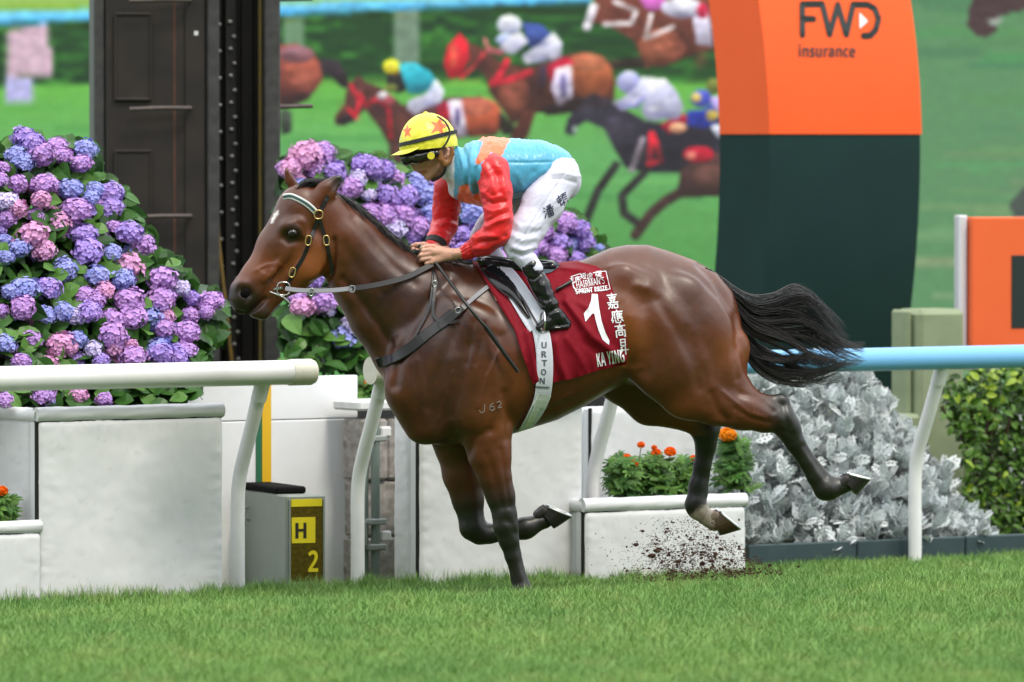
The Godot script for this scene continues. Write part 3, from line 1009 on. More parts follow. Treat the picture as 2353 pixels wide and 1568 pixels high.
func stroke_tris(strokes: Array, o: Vector2, ux: Vector2, uy: Vector2, half: float) -> PackedVector2Array:
	var out := PackedVector2Array()
	for s in strokes:
		for i in s.size() - 1:
			var a: Vector2 = o + ux * s[i][0] + uy * s[i][1]
			var b: Vector2 = o + ux * s[i + 1][0] + uy * s[i + 1][1]
			var d := (b - a).normalized()
			var nn := d.orthogonal() * half
			a -= d * half * 0.6
			b += d * half * 0.6
			out.append_array([a - nn, a + nn, b + nn, a - nn, b + nn, b - nn])
	return out
func rect_s(x0: float, y0: float, x1: float, y1: float) -> Array:
	return [[x0, y0], [x1, y0], [x1, y1], [x0, y1], [x0, y0]]
func glyphs() -> Dictionary:
	return {
		"jia": [[[.1, .11], [.9, .11]], [[.5, 0], [.5, .25]], [[.2, .25], [.8, .25]], rect_s(.3, .33, .7, .45), [[.36, .49], [.41, .56]], [[.64, .49], [.59, .56]], [[.05, .6], [.95, .6]], [[.1, .74], [.46, .74], [.42, .97], [.34, .95]], [[.29, .64], [.26, .85], [.08, 1]], rect_s(.58, .73, .88, .97)],
		"ying": [[[.5, 0], [.56, .07]], [[.95, .12], [.15, .12], [.13, .5], [.02, .76]], [[.36, .17], [.24, .36]], [[.3, .3], [.3, .63]], [[.56, .18], [.46, .33]], [[.5, .28], [.5, .63]], [[.5, .28], [.9, .28]], [[.5, .39], [.86, .39]], [[.5, .5], [.86, .5]], [[.5, .62], [.92, .62]], [[.7, .2], [.7, .62]], [[.14, .74], [.08, .92]], [[.32, .72], [.35, .93], [.7, .96], [.76, .84]], [[.5, .7], [.56, .8]], [[.82, .72], [.94, .84]]],
		"gao": [[[.5, 0], [.5, .12]], [[.06, .14], [.94, .14]], rect_s(.32, .23, .68, .38), [[.12, 1], [.12, .49], [.88, .49], [.88, .97], [.78, .93]], rect_s(.34, .62, .66, .84)],
		"sheng": [rect_s(.28, 0, .72, .4), [[.28, .2], [.72, .2]], [[.5, .45], [.24, .54]], [[.03, .7], [.97, .7]], [[.34, .5], [.33, .76], [.1, 1]], [[.68, .44], [.68, 1]]],
		"zhu": [[[.45, 0], [.56, .1]], [[.15, .2], [.85, .2]], [[.2, .55], [.8, .55]], [[.05, .95], [.95, .95]], [[.5, .2], [.5, .95]]],
		"xi": [[[.5, 0], [.55, .08]], [[.95, .12], [.15, .12], [.12, .6], [.02, .95]], [[.22, .3], [.92, .3]], [[.42, .18], [.42, .46], [.72, .46], [.72, .18]], [[.25, .95], [.25, .6], [.88, .6], [.88, .92]], [[.56, .5], [.56, 1]]],
		"duan": [[[.2, 0], [.08, .22]], [[.1, .2], [.45, .2]], [[.02, .48], [.48, .48]], [[.28, .2], [.26, .55], [.04, .95]], [[.3, .55], [.45, .85]], [[.52, .08], [.98, .08]], rect_s(.58, .24, .92, .52), [[.62, .62], [.68, .82]], [[.9, .6], [.82, .84]], [[.5, .95], [1, .95]]],
		"tu": [[[.6, 0], [.3, .3]], [[.62, .02], [.95, .3]], [[.42, .34], [.82, .34]], [[.35, .5], [.92, .5]], [[.62, .34], [.62, .8]], [[.46, .6], [.38, .74]], [[.78, .6], [.86, .74]], [[.08, .1], [.18, .2]], [[.02, .36], [.2, .36], [.12, .6], [.2, .72], [.05, .9]], [[.1, .9], [.4, .98], [.98, .96]]],
		"jiang": [[[.2, 0], [.2, .55]], [[.05, .1], [.08, .3]], [[.02, .55], [.2, .42]], [[.4, .05], [.95, .05]], [[.5, .0], [.42, .25]], [[.4, .25], [.9, .25], [.7, .55]], [[.55, .35], [.6, .45]], [[.35, .52], [.95, .42]], [[.05, .68], [.95, .68]], [[.5, .55], [.46, .78], [.1, 1]], [[.52, .7], [.92, 1]]],
		"pan": [[[.05, .05], [.18, .15]], [[.0, .35], [.14, .44]], [[.02, .95], [.2, .6]], [[.8, 0], [.4, .1]], [[.45, .15], [.5, .24]], [[.8, .12], [.72, .24]], [[.3, .3], [1, .3]], [[.63, .08], [.63, .5]], [[.6, .3], [.32, .52]], [[.66, .3], [.96, .5]], rect_s(.42, .56, .88, .98), [[.42, .77], [.88, .77]], [[.65, .56], [.65, .98]]],
		"dun": [[[.02, .18], [.42, .12]], [[.06, .3], [.08, .55], [.38, .5]], [[.38, .28], [.38, .52]], [[.22, 0], [.22, .85], [.44, .8], [.44, .7]], [[.5, .05], [1, .05]], [[.72, .05], [.68, .18]], rect_s(.55, .2, .93, .75), [[.55, .38], [.93, .38]], [[.55, .56], [.93, .56]], [[.66, .78], [.5, .98]], [[.82, .78], [.98, .98]]],
	}
func text_tris(txt: String, bold: bool, o: Vector2, ux: Vector2, uy: Vector2) -> PackedVector2Array:   # lettering as flat triangles: ux spans the whole text, uy the capital height (downwards)
	var tm := TextMesh.new()
	var f := SystemFont.new()
	f.font_names = PackedStringArray(["Droid Sans"])
	f.font_weight = 700 if bold else 400
	tm.font = f
	tm.text = txt
	tm.font_size = 64
	tm.pixel_size = 0.01
	tm.depth = 0.0
	tm.curve_step = 2.0
	var ar := tm.surface_get_arrays(0)
	var v: PackedVector3Array = ar[Mesh.ARRAY_VERTEX]
	var ix: PackedInt32Array = ar[Mesh.ARRAY_INDEX] if ar[Mesh.ARRAY_INDEX] != null else PackedInt32Array()
	if ix.is_empty():
		for i in v.size(): ix.append(i)
	var lo := Vector2(1e9, 1e9)
	var hi := -lo
	for p in v:
		lo = lo.min(Vector2(p.x, p.y))
		hi = hi.max(Vector2(p.x, p.y))
	var out := PackedVector2Array()
	for i in ix:
		var p := v[i]
		out.append(o + ux * ((p.x - lo.x) / (hi.x - lo.x)) + uy * ((hi.y - p.y) / (hi.y - lo.y)))
	return out

func build_tack() -> void:
	map_side()
	var leather := mat("black_leather", lin(0.010, 0.0095, 0.0095), 0.34, 0.5)
	var gloss := mat("patent_leather", lin(0.008, 0.008, 0.009), 0.2, 0.5)
	var brass := mat("brass", lin(0.62, 0.45, 0.18), 0.28, 0.5, 0.9)
	var steel := mat("steel", lin(0.62, 0.62, 0.64), 0.22, 0.5, 0.95)
	var greyst := mat("grey_strap", lin(0.23, 0.23, 0.25), 0.5)
	# --- saddle cloth
	var cl := thing("saddle_cloth", "dark red saddle cloth with a white number one and characters, hanging under the jockey", "saddle cloth")
	var front := [[1086, 604], [1100, 622], [1116, 646], [1149, 702], [1181, 752], [1197, 802], [1212, 845], [1223, 877]]
	var back := [[1330, 602], [1370, 611], [1392, 626], [1402, 650], [1425, 718], [1438, 770], [1441, 800], [1438, 836]]
	var top := [[1086, 604], [1120, 607], [1180, 612], [1240, 614], [1290, 606], [1330, 602]]
	var bottom := [[1223, 877], [1266, 876], [1318, 866], [1376, 848], [1438, 836]]
	var NU := 76
	var NV := 62
	var vs := PackedVector3Array()
	var tr := PackedInt32Array()
	for j in NV + 8:
		for i in NU + 1:
			var u := float(i) / NU
			var v := clampf(float(j - 8) / (NV - 1), 0.0, 1.0)
			var l := line_at(front, v)
			var r := line_at(back, v)
			var tq := line_at(top, u)
			var bq := line_at(bottom, u)
			var c0 := Vector2(1086, 604).lerp(Vector2(1330, 602), u).lerp(Vector2(1223, 877).lerp(Vector2(1438, 836), u), v)
			var p := l.lerp(r, u) + tq.lerp(bq, v) - c0
			if j < 8:                                    # over the spine to the far side
				var w := float(j) / 8.0
				var s := side(p.x, p.y + 2.0)
				vs.append(H(p.x, p.y + 60.0 * pow(1.0 - w, 2.0) - 4.0, lerpf(-s - 0.12, s * 0.8, w)))
			else: vs.append(lay(p.x, p.y, cloth_off(p.x, p.y) + 0.004 * sin(u * 40.0) * pow(v, 6.0)))
	for j in NV + 7:
		for i in NU:
			var a := j * (NU + 1) + i
			tr.append_array([a, a + 1, a + NU + 1, a + 1, a + NU + 2, a + NU + 1])
	var cm := mat("red_cloth", lin(0.20, 0.005, 0.014), 0.6, 0.25)
	part("cloth", commit(vs, tr, PackedColorArray()), cm, cl)
	var white := mat("white_print", lin(0.78, 0.79, 0.82), 0.6)
	var Z := func(x: float, y: float) -> Vector2: return Vector2(823.5 + x * 0.3252, 509.8 + y * 0.3252)
	var g := glyphs()
	var one := MB.new()
	var poly := PackedVector2Array()
	for q in [[1645, 503], [1686, 506], [1696, 600], [1712, 690], [1740, 775], [1768, 830], [1766, 862], [1722, 826], [1692, 760], [1672, 690], [1662, 640], [1648, 642], [1600, 697], [1588, 640], [1622, 598], [1640, 550]]: poly.append(Z.call(q[0], q[1]))
	var ti := Geometry2D.triangulate_polygon(poly)
	var tv := PackedVector2Array()
	for i in ti: tv.append(poly[i])
	print_polys(one, tv, 0.0035)
	part("number", one.mesh(), white, cl)
	for q in [["jia", 1742, 505, 82, 105, 14], ["ying", 1774, 622, 86, 92, 14], ["gao", 1800, 720, 80, 92, 13], ["sheng", 1826, 828, 72, 108, 10]]:
		var mb := MB.new()
		var sl := Vector2(q[5], 0) / 100.0
		print_polys(mb, stroke_tris(g[q[0]], Z.call(q[1], q[2]), Vector2(q[3], -8) * 0.3252, Vector2(sl.x * q[4], q[4]) * 0.3252, 1.35), 0.0035)
		part("character", mb.mesh(), white, cl)
	var nmb := MB.new()
	print_polys(nmb, text_tris("KA YING", true, Z.call(1674, 922), Vector2(192, -34) * 0.3252, Vector2(13, 96) * 0.3252), 0.0035)
	part("name_lettering", nmb.mesh(), white, cl)
	var lg := MB.new()
	print_polys(lg, text_tris("CHAIRMAN'S", false, Z.call(1508, 425), Vector2(222, -40) * 0.3252, Vector2(8, 46) * 0.3252), 0.0035)
	print_polys(lg, text_tris("SPRINT PRIZE", true, Z.call(1530, 470), Vector2(222, -26) * 0.3252, Vector2(4, 36) * 0.3252), 0.0035)
	print_polys(lg, stroke_tris([[[1500, 405], [1535, 492], [1640, 480]], [[1668, 484], [1774, 470], [1745, 345], [1655, 358]], [[1560, 365], [1500, 385]]], Z.call(0, 0), Vector2(0.3252, 0), Vector2(0, 0.3252), 0.75), 0.0035)
	var lx := 1482
	for q in [["zhu", 1486, 392, 36], ["xi", 1524, 386, 38], ["duan", 1560, 362, 42], ["tu", 1608, 362, 42], ["jiang", 1668, 348, 46]]:
		print_polys(lg, stroke_tris(g[q[0]], Z.call(q[1], q[2]), Vector2(q[3], -6) * 0.3252, Vector2(5, q[3]) * 0.3252, 0.6), 0.0035)
	part("emblem", lg.mesh(), white, cl)
	# --- saddle with girth and stirrup
	var sd := thing("racing_saddle", "tiny black racing saddle with pale elastic girth and stirrup, strapped over the red cloth", "saddle")
	var fl := func(A: Array, Bq: Array, off: float, n: int, lift: float) -> ArrayMesh:
		var v2 := PackedVector3Array()
		var t2 := PackedInt32Array()
		for j in n + 1:
			for i in 9:
				var a := line_at(A, float(j) / n)
				var b := line_at(Bq, float(j) / n)
				var p := a.lerp(b, i / 8.0)
				var e := sin(PI * i / 8.0)
				v2.append(lay(p.x, maxf(p.y, 612.0), off + lift * e) + Vector3(0, maxf(0.0, 612.0 - p.y) / SC, 0))
		for j in n:
			for i in 8:
				var a := j * 9 + i
				t2.append_array([a, a + 1, a + 9, a + 1, a + 10, a + 9] if true else [])
		return commit(v2, t2, PackedColorArray())
	part("flap", fl.call([[1096, 600], [1106, 616], [1122, 640], [1146, 662], [1176, 682], [1200, 712], [1213, 727]], [[1120, 596], [1140, 604], [1162, 626], [1184, 654], [1202, 690], [1214, 716], [1219, 725]], 0.024, 22, 0.012), gloss, sd)
	var tb := MB.new()
	var rim := PackedVector3Array()
	for q in [[1094, 600], [1108, 622], [1126, 645], [1150, 667], [1178, 686], [1198, 712], [1212, 728]]: rim.append(lay(q[0], maxf(q[1], 606), 0.027))
	tb.tube(rim, same_radius(7, 0.004), 6)
	part("piping", tb.mesh(), leather, sd)
	# seat: a shallow scoop over the spine
	var seat := Body.new()
	seat.cell = 0.009
	for s in [-1.0, 1.0]:
		seat.bone(H(1120, 606, s * 0.03), 0.03, H(1200, 616, s * 0.06), 0.026, 1.0, 0.03)
		seat.bone(H(1200, 616, s * 0.06), 0.026, H(1266, 614, s * 0.075), 0.022, 1.0, 0.03)
	seat.bone(H(1120, 604, 0), 0.03, H(1266, 612, 0), 0.026, 1.0, 0.03)
	seat.bone(H(1268, 612, -0.09), 0.017, H(1268, 612, 0.09), 0.017, 1.0, 0.02)
	var ss := seat.surface(1)
	part("seat", commit(ss[0], ss[1], PackedColorArray()), gloss, sd)
	part("cantle", fl.call([[1240, 620], [1250, 628], [1266, 625], [1284, 612]], [[1240, 612], [1250, 604], [1268, 600], [1286, 606]], 0.03, 10, 0.006), mat("cantle_plastic", lin(0.10, 0.13, 0.16), 0.18), sd)
	var gm := rough_mat("girth_web", Color(0.78, 0.79, 0.84), Color(0.86, 0.87, 0.91), 30.0, 0.75, 0.05)
	part("girth", strap([[1152, 608], [1176, 640], [1206, 684], [1232, 726], [1246, 778], [1251, 840], [1246, 905], [1228, 950], [1206, 986]], 19.0, 0.021, 0.003, 7), gm, sd)
	part("girth_panel", strap([[1140, 606], [1164, 636], [1194, 680], [1222, 726], [1236, 748]], 24.0, 0.019, 0.003, 7), gm, sd)
	part("girth_tab", strap([[1240, 912], [1232, 935], [1220, 962], [1212, 976]], 8.0, 0.027, 0.003, 5), mat("tab_white", lin(0.72, 0.74, 0.70), 0.5), sd)
	part("girth_keeper", strap([[1250, 902], [1244, 918], [1236, 932]], 17.0, 0.0245, 0.003, 4), mat("tab_white", lin(0.72, 0.74, 0.70), 0.5), sd)
	var gl := MB.new()
	var letters := "URTON"
	for i in letters.length():
		var c: Vector2 = [Vector2(1243, 782), Vector2(1243, 803), Vector2(1244, 823), Vector2(1242, 844), Vector2(1239, 864)][i]
		for p3 in [text_tris(letters[i], true, c, Vector2(12, 0), Vector2(0, 14))]:
			for k in range(0, p3.size(), 3):
				var q := []
				for e in 3: q.append(lay(p3[k + e].x, p3[k + e].y, 0.0258))
				if (q[1] - q[0]).cross(q[2] - q[0]).z > 0: gl.tri(q[0], q[1], q[2])
				else: gl.tri(q[0], q[2], q[1])
	var tt := PackedVector2Array()                     # a line of print too small to read
	for i in 16:
		var c := Vector2(1231.0 + i * 1.95, 883.0 + i * 0.12)
		tt.append_array(stroke_tris([[[0, 0], [0, 5.0 + 2.0 * sin(i * 2.1)]], [[0, 2.2], [1.2, 2.6]]], c, Vector2(1, 0), Vector2(0, 1), 0.55))
	for k in range(0, tt.size(), 3):
		var q := []
		for e in 3: q.append(lay(tt[k + e].x, tt[k + e].y, 0.0258))
		if (q[1] - q[0]).cross(q[2] - q[0]).z > 0: gl.tri(q[0], q[1], q[2])
		else: gl.tri(q[0], q[2], q[1])
	part("girth_lettering", gl.mesh(), mat("dark_ink", lin(0.09, 0.10, 0.12), 0.7), sd)
	var sl := MB.new()
	var sp := PackedVector3Array()
	for q in [[1182, 655, 0.03], [1204, 690, 0.05], [1222, 722, 0.075], [1234, 742, 0.085]]: sp.append(lay(q[0], q[1], q[2] * 0.6))
	sl.tube(sp, same_radius(4, 0.007), 6, true, 0.4)
	part("stirrup_leather", sl.mesh(), leather, sd)
	var st := MB.new()
	var ir := PackedVector3Array()
	for k in 17:
		var a := TAU * k / 16.0
		ir.append(H(1246 + cos(a) * 5.0, 734 - sin(a) * 24.0, 0.345 + cos(a) * 0.055))
	st.tube(ir, same_radius(17, 0.005), 6, false)
	part("stirrup_iron", st.mesh(), steel, sd)
	var bar := MB.new()
	bar.tube(PackedVector3Array([lay(1276, 664, 0.03), lay(1290, 657, 0.035), lay(1312, 645, 0.03)]), same_radius(3, 0.008), 6)
	part("strap_end", bar.mesh(), leather, sd)
	# --- breastplate
	var bp := thing("breastplate", "black breastplate strap buckled across the bay horse's chest and shoulder", "strap")
	part("chest_strap", strap([[868, 832], [900, 822], [940, 798], [985, 762], [1020, 735], [1044, 716]], 12.5, 0.005, 0.005, 6), leather, bp)
	part("buckle_strap", strap([[1010, 748], [1030, 734], [1056, 712], [1072, 697]], 7.5, 0.011, 0.003, 5), leather, bp)
	part("upper_strap", strap([[1052, 713], [1080, 690], [1112, 664], [1138, 646]], 5.5, 0.008, 0.003, 5), greyst, bp)
	part("buckle", frame_loop(lay(1053, 710, 0.017), Vector3(0.8, 0.6, 0.1), 0.013, 0.011, 0.0028), steel, bp)
	part("neck_strap", strap([[998, 622], [1000, 640], [999, 670], [996, 700], [998, 722], [1010, 735], [1030, 738], [1052, 735]], 4.0, 0.010, 0.003, 5), leather, bp)
	part("buckle", frame_loop(lay(1000, 650, 0.018), Vector3(0, 1, 0), 0.013, 0.009, 0.0026), steel, bp)
	part("yoke", strap([[996, 620], [988, 700], [960, 760], [948, 790]], 3.0, 0.004, 0.003, 5), leather, bp)
	part("sheepskin_edge", strap([[1126, 652], [1134, 668], [1143, 690]], 3.5, 0.006, 0.008, 4), mat("sheepskin", lin(0.55, 0.48, 0.36), 0.95), bp)
	# --- bridle and reins
	var br := thing("bridle", "black bridle with brass buckles and a green and white browband", "bridle")
	var bw := [[655, 452, 0.0], [672, 450, 0.0], [694, 459, 0.0], [714, 472, 0.0], [730, 488, 0.0]]
	part("browband", strap(bw, 6.6, 0.004, 0.004, 5, true), mat("band_white", lin(0.74, 0.75, 0.74), 0.5), br)
	part("browband_stripe", strap(bw, 3.0, 0.0075, 0.003, 5, true), mat("band_green", lin(0.035, 0.075, 0.07), 0.5), br)
	part("headpiece", strap([[757, 450], [748, 466], [738, 484]], 5.0, 0.006, 0.004, 4, true), leather, br)
	part("cheekpiece", strap([[735, 500], [724, 528], [714, 556], [700, 590], [684, 616], [670, 640], [660, 655]], 4.8, 0.006, 0.004, 5, true), leather, br)
	part("throat_lash", strap([[736, 500], [744, 525], [754, 556], [760, 588], [764, 612], [766, 628]], 4.2, 0.006, 0.004, 5, true), leather, br)
	for q in [[712, 551, 0.16], [753, 551, -0.12], [675, 624, 0.22]]:
		part("buckle", frame_loop(H(q[0], q[1], side_trace(q[0], q[1]) + 0.013), Vector3(q[2], 1, 0), 0.0215, 0.0125, 0.0034), brass, br)
	part("ring", frame_loop(H(735, 492, side_trace(735, 492) + 0.013), Vector3(0, 1, 0), 0.019, 0.019, 0.0032), brass, br)
	var bit := side_trace(655, 655) + 0.022
	part("bit_ring", frame_loop(H(655, 661, bit), Vector3(0, 1, 0), 0.029, 0.029, 0.0034), steel, br)
	var bm := MB.new()
	bm.tube(PackedVector3Array([H(624, 668, bit - 0.02), H(640, 674, bit - 0.004), H(656, 681, bit), H(671, 695, bit - 0.002), H(666, 701, bit - 0.004)]), same_radius(5, 0.0036), 6)
	bm.tube(PackedVector3Array([H(626, 664, 0.02), H(652, 659, bit)]), same_radius(2, 0.008), 8)
	part("bit", bm.mesh(), steel, br)
	var rn := func(pl: Array, half: float, m: Material, nm: String) -> void:
		var c3 := []
		for q in pl: c3.append(H(q[0], q[1], q[2]))
		var sm := curve_pts(c3, 5)
		var nr := PackedVector3Array()
		for i in sm.size(): nr.append(Vector3(0.1, 0.25, 1))
		var mb := MB.new()
		ribbon(mb, sm, nr, half / SC, 0.003)
		part(nm, mb.mesh(), m, br)
	rn.call([[660, 660, 0.10], [690, 664, 0.12], [730, 665, 0.145], [770, 664, 0.16], [812, 660, 0.17]], 5.5, greyst, "rein")
	rn.call([[806, 660, 0.168], [850, 655, 0.17], [900, 645, 0.16], [940, 633, 0.14], [975, 616, 0.12], [1000, 602, 0.10]], 6.6, leather, "rein")
	rn.call([[640, 664, -0.10], [700, 668, -0.14], [780, 662, -0.15], [860, 645, -0.13], [930, 618, -0.08], [985, 590, -0.04]], 5.5, leather, "rein")
	part("rein_stop", frame_loop(H(720, 668, 0.148), Vector3(0.1, 1, 0), 0.017, 0.009, 0.003), steel, br)
	part("rein_keeper", frame_loop(H(812, 661, 0.176), Vector3(0.1, 1, 0), 0.014, 0.012, 0.003), greyst, br)

func frame_loop(c: Vector3, dir: Vector3, hl: float, hw: float, r: float) -> ArrayMesh:   # an oval metal loop that faces the near side
	var a := dir.normalized()
	var b := a.cross(Vector3(0.15, 0, 1)).normalized()
	var pts := PackedVector3Array()
	for k in 21:
		var t := TAU * k / 20.0
		pts.append(c + a * signf(cos(t)) * pow(absf(cos(t)), 0.75) * hl + b * signf(sin(t)) * pow(absf(sin(t)), 0.75) * hw)
	var mb := MB.new()
	mb.tube(pts, same_radius(21, r), 6, false, 1.0, Vector3(0, 0, 1))
	return mb.mesh()

# ---------------------------------------------------------------- the jockey
func jb(b: Body, rows: Array, k: float, blend: float) -> void:     # rows of [px, py, radius px, sideways m]
	for i in rows.size() - 1:
		var p: Array = rows[i]
		var q: Array = rows[i + 1]
		b.bone(H(p[0], p[1], p[3]), p[2] / SC, H(q[0], q[1], q[3]), q[2] / SC, k, blend)

func join(all: Array, sf: Array, cs: PackedColorArray) -> void:    # adds a surface to [vertices, triangles, colours]
	var base: int = all[0].size()
	all[0].append_array(sf[0])
	for t in sf[1]: all[1].append(t + base)
	all[2].append_array(cs)

func in_poly(p: Vector2, pts: Array) -> bool:
	var a := PackedVector2Array()
	for q in pts: a.append(Vector2(q[0], q[1]))
	return Geometry2D.is_point_in_polygon(p, a)

func garment(b: Body, fold: Callable, paint: Callable) -> ArrayMesh:
	var sf := b.surface(1)
	var vs: PackedVector3Array = sf[0]
	var nr := normals_of(vs, sf[1])
	var cs := PackedColorArray()
	cs.resize(vs.size())
	for i in vs.size():
		var p := vs[i]
		var q := Vector2(1176.0 + p.x * SC, 1412.0 - p.y * SC)
		var lat := p.z + 0.2 * p.x
		cs[i] = paint.call(q, lat, nr[i])
		vs[i] = p + nr[i] * fold.call(q, lat, p)
	return commit(vs, sf[1], cs)

func crease(q: Vector2, pl: Array, w: float, depth: float) -> float:
	var a := PackedVector2Array()
	for e in pl: a.append(Vector2(e[0], e[1]))
	var d := poly_dist(q, a) / w
	return depth * exp(-d * d) if d < 3.0 else 0.0

func build_rider() -> void:
	var o := thing("person", "jockey crouched on the horse in sky blue silks, red sleeves and a yellow starred cap", "person")
	var skin := Color(0.56, 0.30, 0.215)
	# --- one continuous body
	var all := [PackedVector3Array(), PackedInt32Array(), PackedColorArray()]
	var b := Body.new()
	b.cell = 0.013
	jb(b, [[1030, 378, 27, 0], [1070, 392, 32, 0]], 1.0, 0.03)
	jb(b, [[1085, 392, 46, 0], [1140, 392, 54, 0], [1220, 386, 44, 0], [1275, 398, 40, 0]], 1.3, 0.04)
	for s in [-1.0, 1.0]:
		jb(b, [[1100, 392, 28, 0], [1120, 392, 26, s * 0.13]], 1.0, 0.04)
	jb(b, [[1126, 392, 22, 0.14], [1145, 526, 16, 0.22], [1075, 578, 14, 0.115], [1034, 584, 13, 0.10]], 1.0, 0.015)
	jb(b, [[1040, 415, 20, -0.15], [1024, 520, 16, -0.20], [1002, 566, 14, -0.10], [990, 582, 13, -0.07]], 1.0, 0.015)
	jb(b, [[1275, 408, 30, 0.09], [1200, 552, 18, 0.215], [1222, 612, 12, 0.255], [1262, 700, 11, 0.28], [1285, 728, 9, 0.285], [1250, 742, 7, 0.29]], 1.0, 0.015)
	jb(b, [[1275, 408, 30, -0.09], [1112, 548, 18, -0.23], [1150, 612, 12, -0.26], [1195, 690, 11, -0.28], [1212, 718, 9, -0.285], [1185, 733, 7, -0.29]], 1.0, 0.015)
	var sf := b.surface(1)
	var cs := PackedColorArray()
	for p in sf[0]:
		var n2 := noise.get_noise_3d(p.x * 30.0, p.y * 30.0, p.z * 30.0)
		cs.append(skin * (1.0 + 0.10 * n2))
	join(all, sf, cs)
	# head
	b = Body.new()
	b.cell = 0.0042
	jb(b, [[986, 322, 45, 0], [1000, 338, 43, 0]], 0.82, 0.02)
	jb(b, [[968, 352, 31, 0], [978, 378, 25, 0]], 0.9, 0.02)
	jb(b, [[1012, 368, 26, 0], [1000, 392, 17, 0], [988, 402, 11, 0]], 0.95, 0.015)
	jb(b, [[1014, 365, 28, 0], [1048, 388, 31, 0]], 1.0, 0.02)
	jb(b, [[940, 358, 8, 0], [950, 377, 5.5, 0], [956, 387, 7.5, 0]], 0.9, 0.012)
	for s in [-1.0, 1.0]:
		jb(b, [[961, 388, 4.5, s * 0.012], [965, 386, 4.0, s * 0.014]], 1.0, 0.008)
		jb(b, [[962, 372, 10, s * 0.035], [984, 372, 9, s * 0.052]], 0.7, 0.02)
		jb(b, [[1004, 385, 9, s * 0.038], [990, 398, 8, s * 0.02]], 0.8, 0.015)
		jb(b, [[1024, 338, 4, s * 0.084], [1031, 345, 3.6, s * 0.09], [1029, 356, 3.6, s * 0.088], [1022, 362, 4, s * 0.08]], 1.0, 0.006)
	jb(b, [[967, 394.5, 4.2, -0.014], [967, 394.5, 4.2, 0.014]], 1.0, 0.006)
	jb(b, [[972, 399.5, 4.4, -0.012], [972, 399.5, 4.4, 0.012]], 1.0, 0.006)
	jb(b, [[983, 406, 8.5, -0.006], [983, 406, 8.5, 0.006]], 1.0, 0.01)
	sf = b.surface(1)
	cs = PackedColorArray()
	for p in sf[0]:
		var q := Vector2(1176.0 + p.x * SC, 1412.0 - p.y * SC)
		var n2 := noise.get_noise_3d(p.x * 40.0, p.y * 40.0, p.z * 40.0)
		var c := skin.lerp(Color(0.56, 0.24, 0.17), clampf(0.3 + n2, 0, 1) * 0.5)
		c = c.lerp(Color(0.33, 0.10, 0.075), 0.75 * (1.0 - smoothstep(1.6, 5.0, poly_dist(q, PackedVector2Array([Vector2(962, 397), Vector2(978, 394)])))))
		cs.append(c)
	join(all, sf, cs)
	# hands
	for s in [1.0, -1.0]:
		b = Body.new()
		b.cell = 0.0036
		var dx := 0.0 if s > 0 else -22.0
		var dy := 0.0 if s > 0 else -4.0
		var L := 0.10 if s > 0 else -0.055
		jb(b, [[1046 + dx, 583 + dy, 13.5, L + 0.002], [1026 + dx, 584 + dy, 13, L]], 0.85, 0.012)
		jb(b, [[1028 + dx, 580 + dy, 11, L], [992 + dx, 577 + dy, 9.5, L + s * 0.006]], 0.8, 0.012)
		jb(b, [[1026 + dx, 587 + dy, 11, L], [992 + dx, 598 + dy, 9.5, L + s * 0.002]], 0.8, 0.012)
		for i in 4:
			var y: float = [572.0, 582.0, 592.0, 601.0][i] + dy
			var ln: float = [19.0, 22.0, 20.0, 15.0][i]
			var x: float = [990.0, 987.0, 988.0, 993.0][i] + dx
			var rr: float = [5.0, 5.1, 4.8, 4.2][i]
			jb(b, [[x, y, rr + 0.6, L + s * 0.008], [x - ln * 0.85, y + 3, rr, L + s * 0.004], [x - ln, y + 6, rr * 0.92, L - s * 0.028], [x - ln * 0.35, y + 7, rr * 0.85, L - s * 0.034]], 1.0, 0.004)
		jb(b, [[1016 + dx, 574 + dy, 8, L - s * 0.012], [996 + dx, 566 + dy, 6, L - s * 0.022], [978 + dx, 566 + dy, 5, L - s * 0.02], [968 + dx, 569 + dy, 4.2, L - s * 0.014]], 1.0, 0.006)
		sf = b.surface(1)
		cs = PackedColorArray()
		for p in sf[0]:
			var n2 := noise.get_noise_3d(p.x * 60.0, p.y * 60.0, p.z * 60.0)
			cs.append(Color(0.60, 0.34, 0.25).lerp(Color(0.52, 0.23, 0.16), clampf(0.35 + n2, 0, 1) * 0.6))
		join(all, sf, cs)
	var sk := vmat("skin", 0.5, 0.45)
	sk.subsurf_scatter_enabled = true
	sk.subsurf_scatter_strength = 0.08
	part("body", commit(all[0], all[1], all[2]), sk, o)
	var rg := MB.new()
	var rp := PackedVector3Array()
	for k in 13:
		var a := TAU * k / 12.0
		rp.append(H(979, 593 + cos(a) * 5.6, 0.104 + sin(a) * 0.0105))
	rg.tube(rp, same_radius(13, 0.0016), 6, false)
	part("ring", rg.mesh(), mats["steel"], o)
	# --- silks
	var t := Body.new()
	t.cell = 0.0066
	jb(t, [[1058, 386, 34, 0], [1088, 392, 60, 0], [1126, 394, 74, 0], [1182, 388, 66, 0], [1240, 382, 57, 0], [1272, 383, 44, 0], [1279, 384, 38, 0]], 1.28, 0.03)
	for s in [-1.0, 1.0]:
		jb(t, [[1100, 388, 50, 0], [1112, 388, 40, s * 0.14]], 1.0, 0.03)
	jb(t, [[1036, 380, 33, 0], [1060, 386, 38, 0]], 1.0, 0.02)
	jb(t, [[1058, 430, 28, -0.05], [1110, 440, 34, 0]], 1.1, 0.03)
	var blue := Color(0.075, 0.36, 0.56)
	var orange := Color(0.80, 0.155, 0.05)
	var red := Color(0.70, 0.012, 0.018)
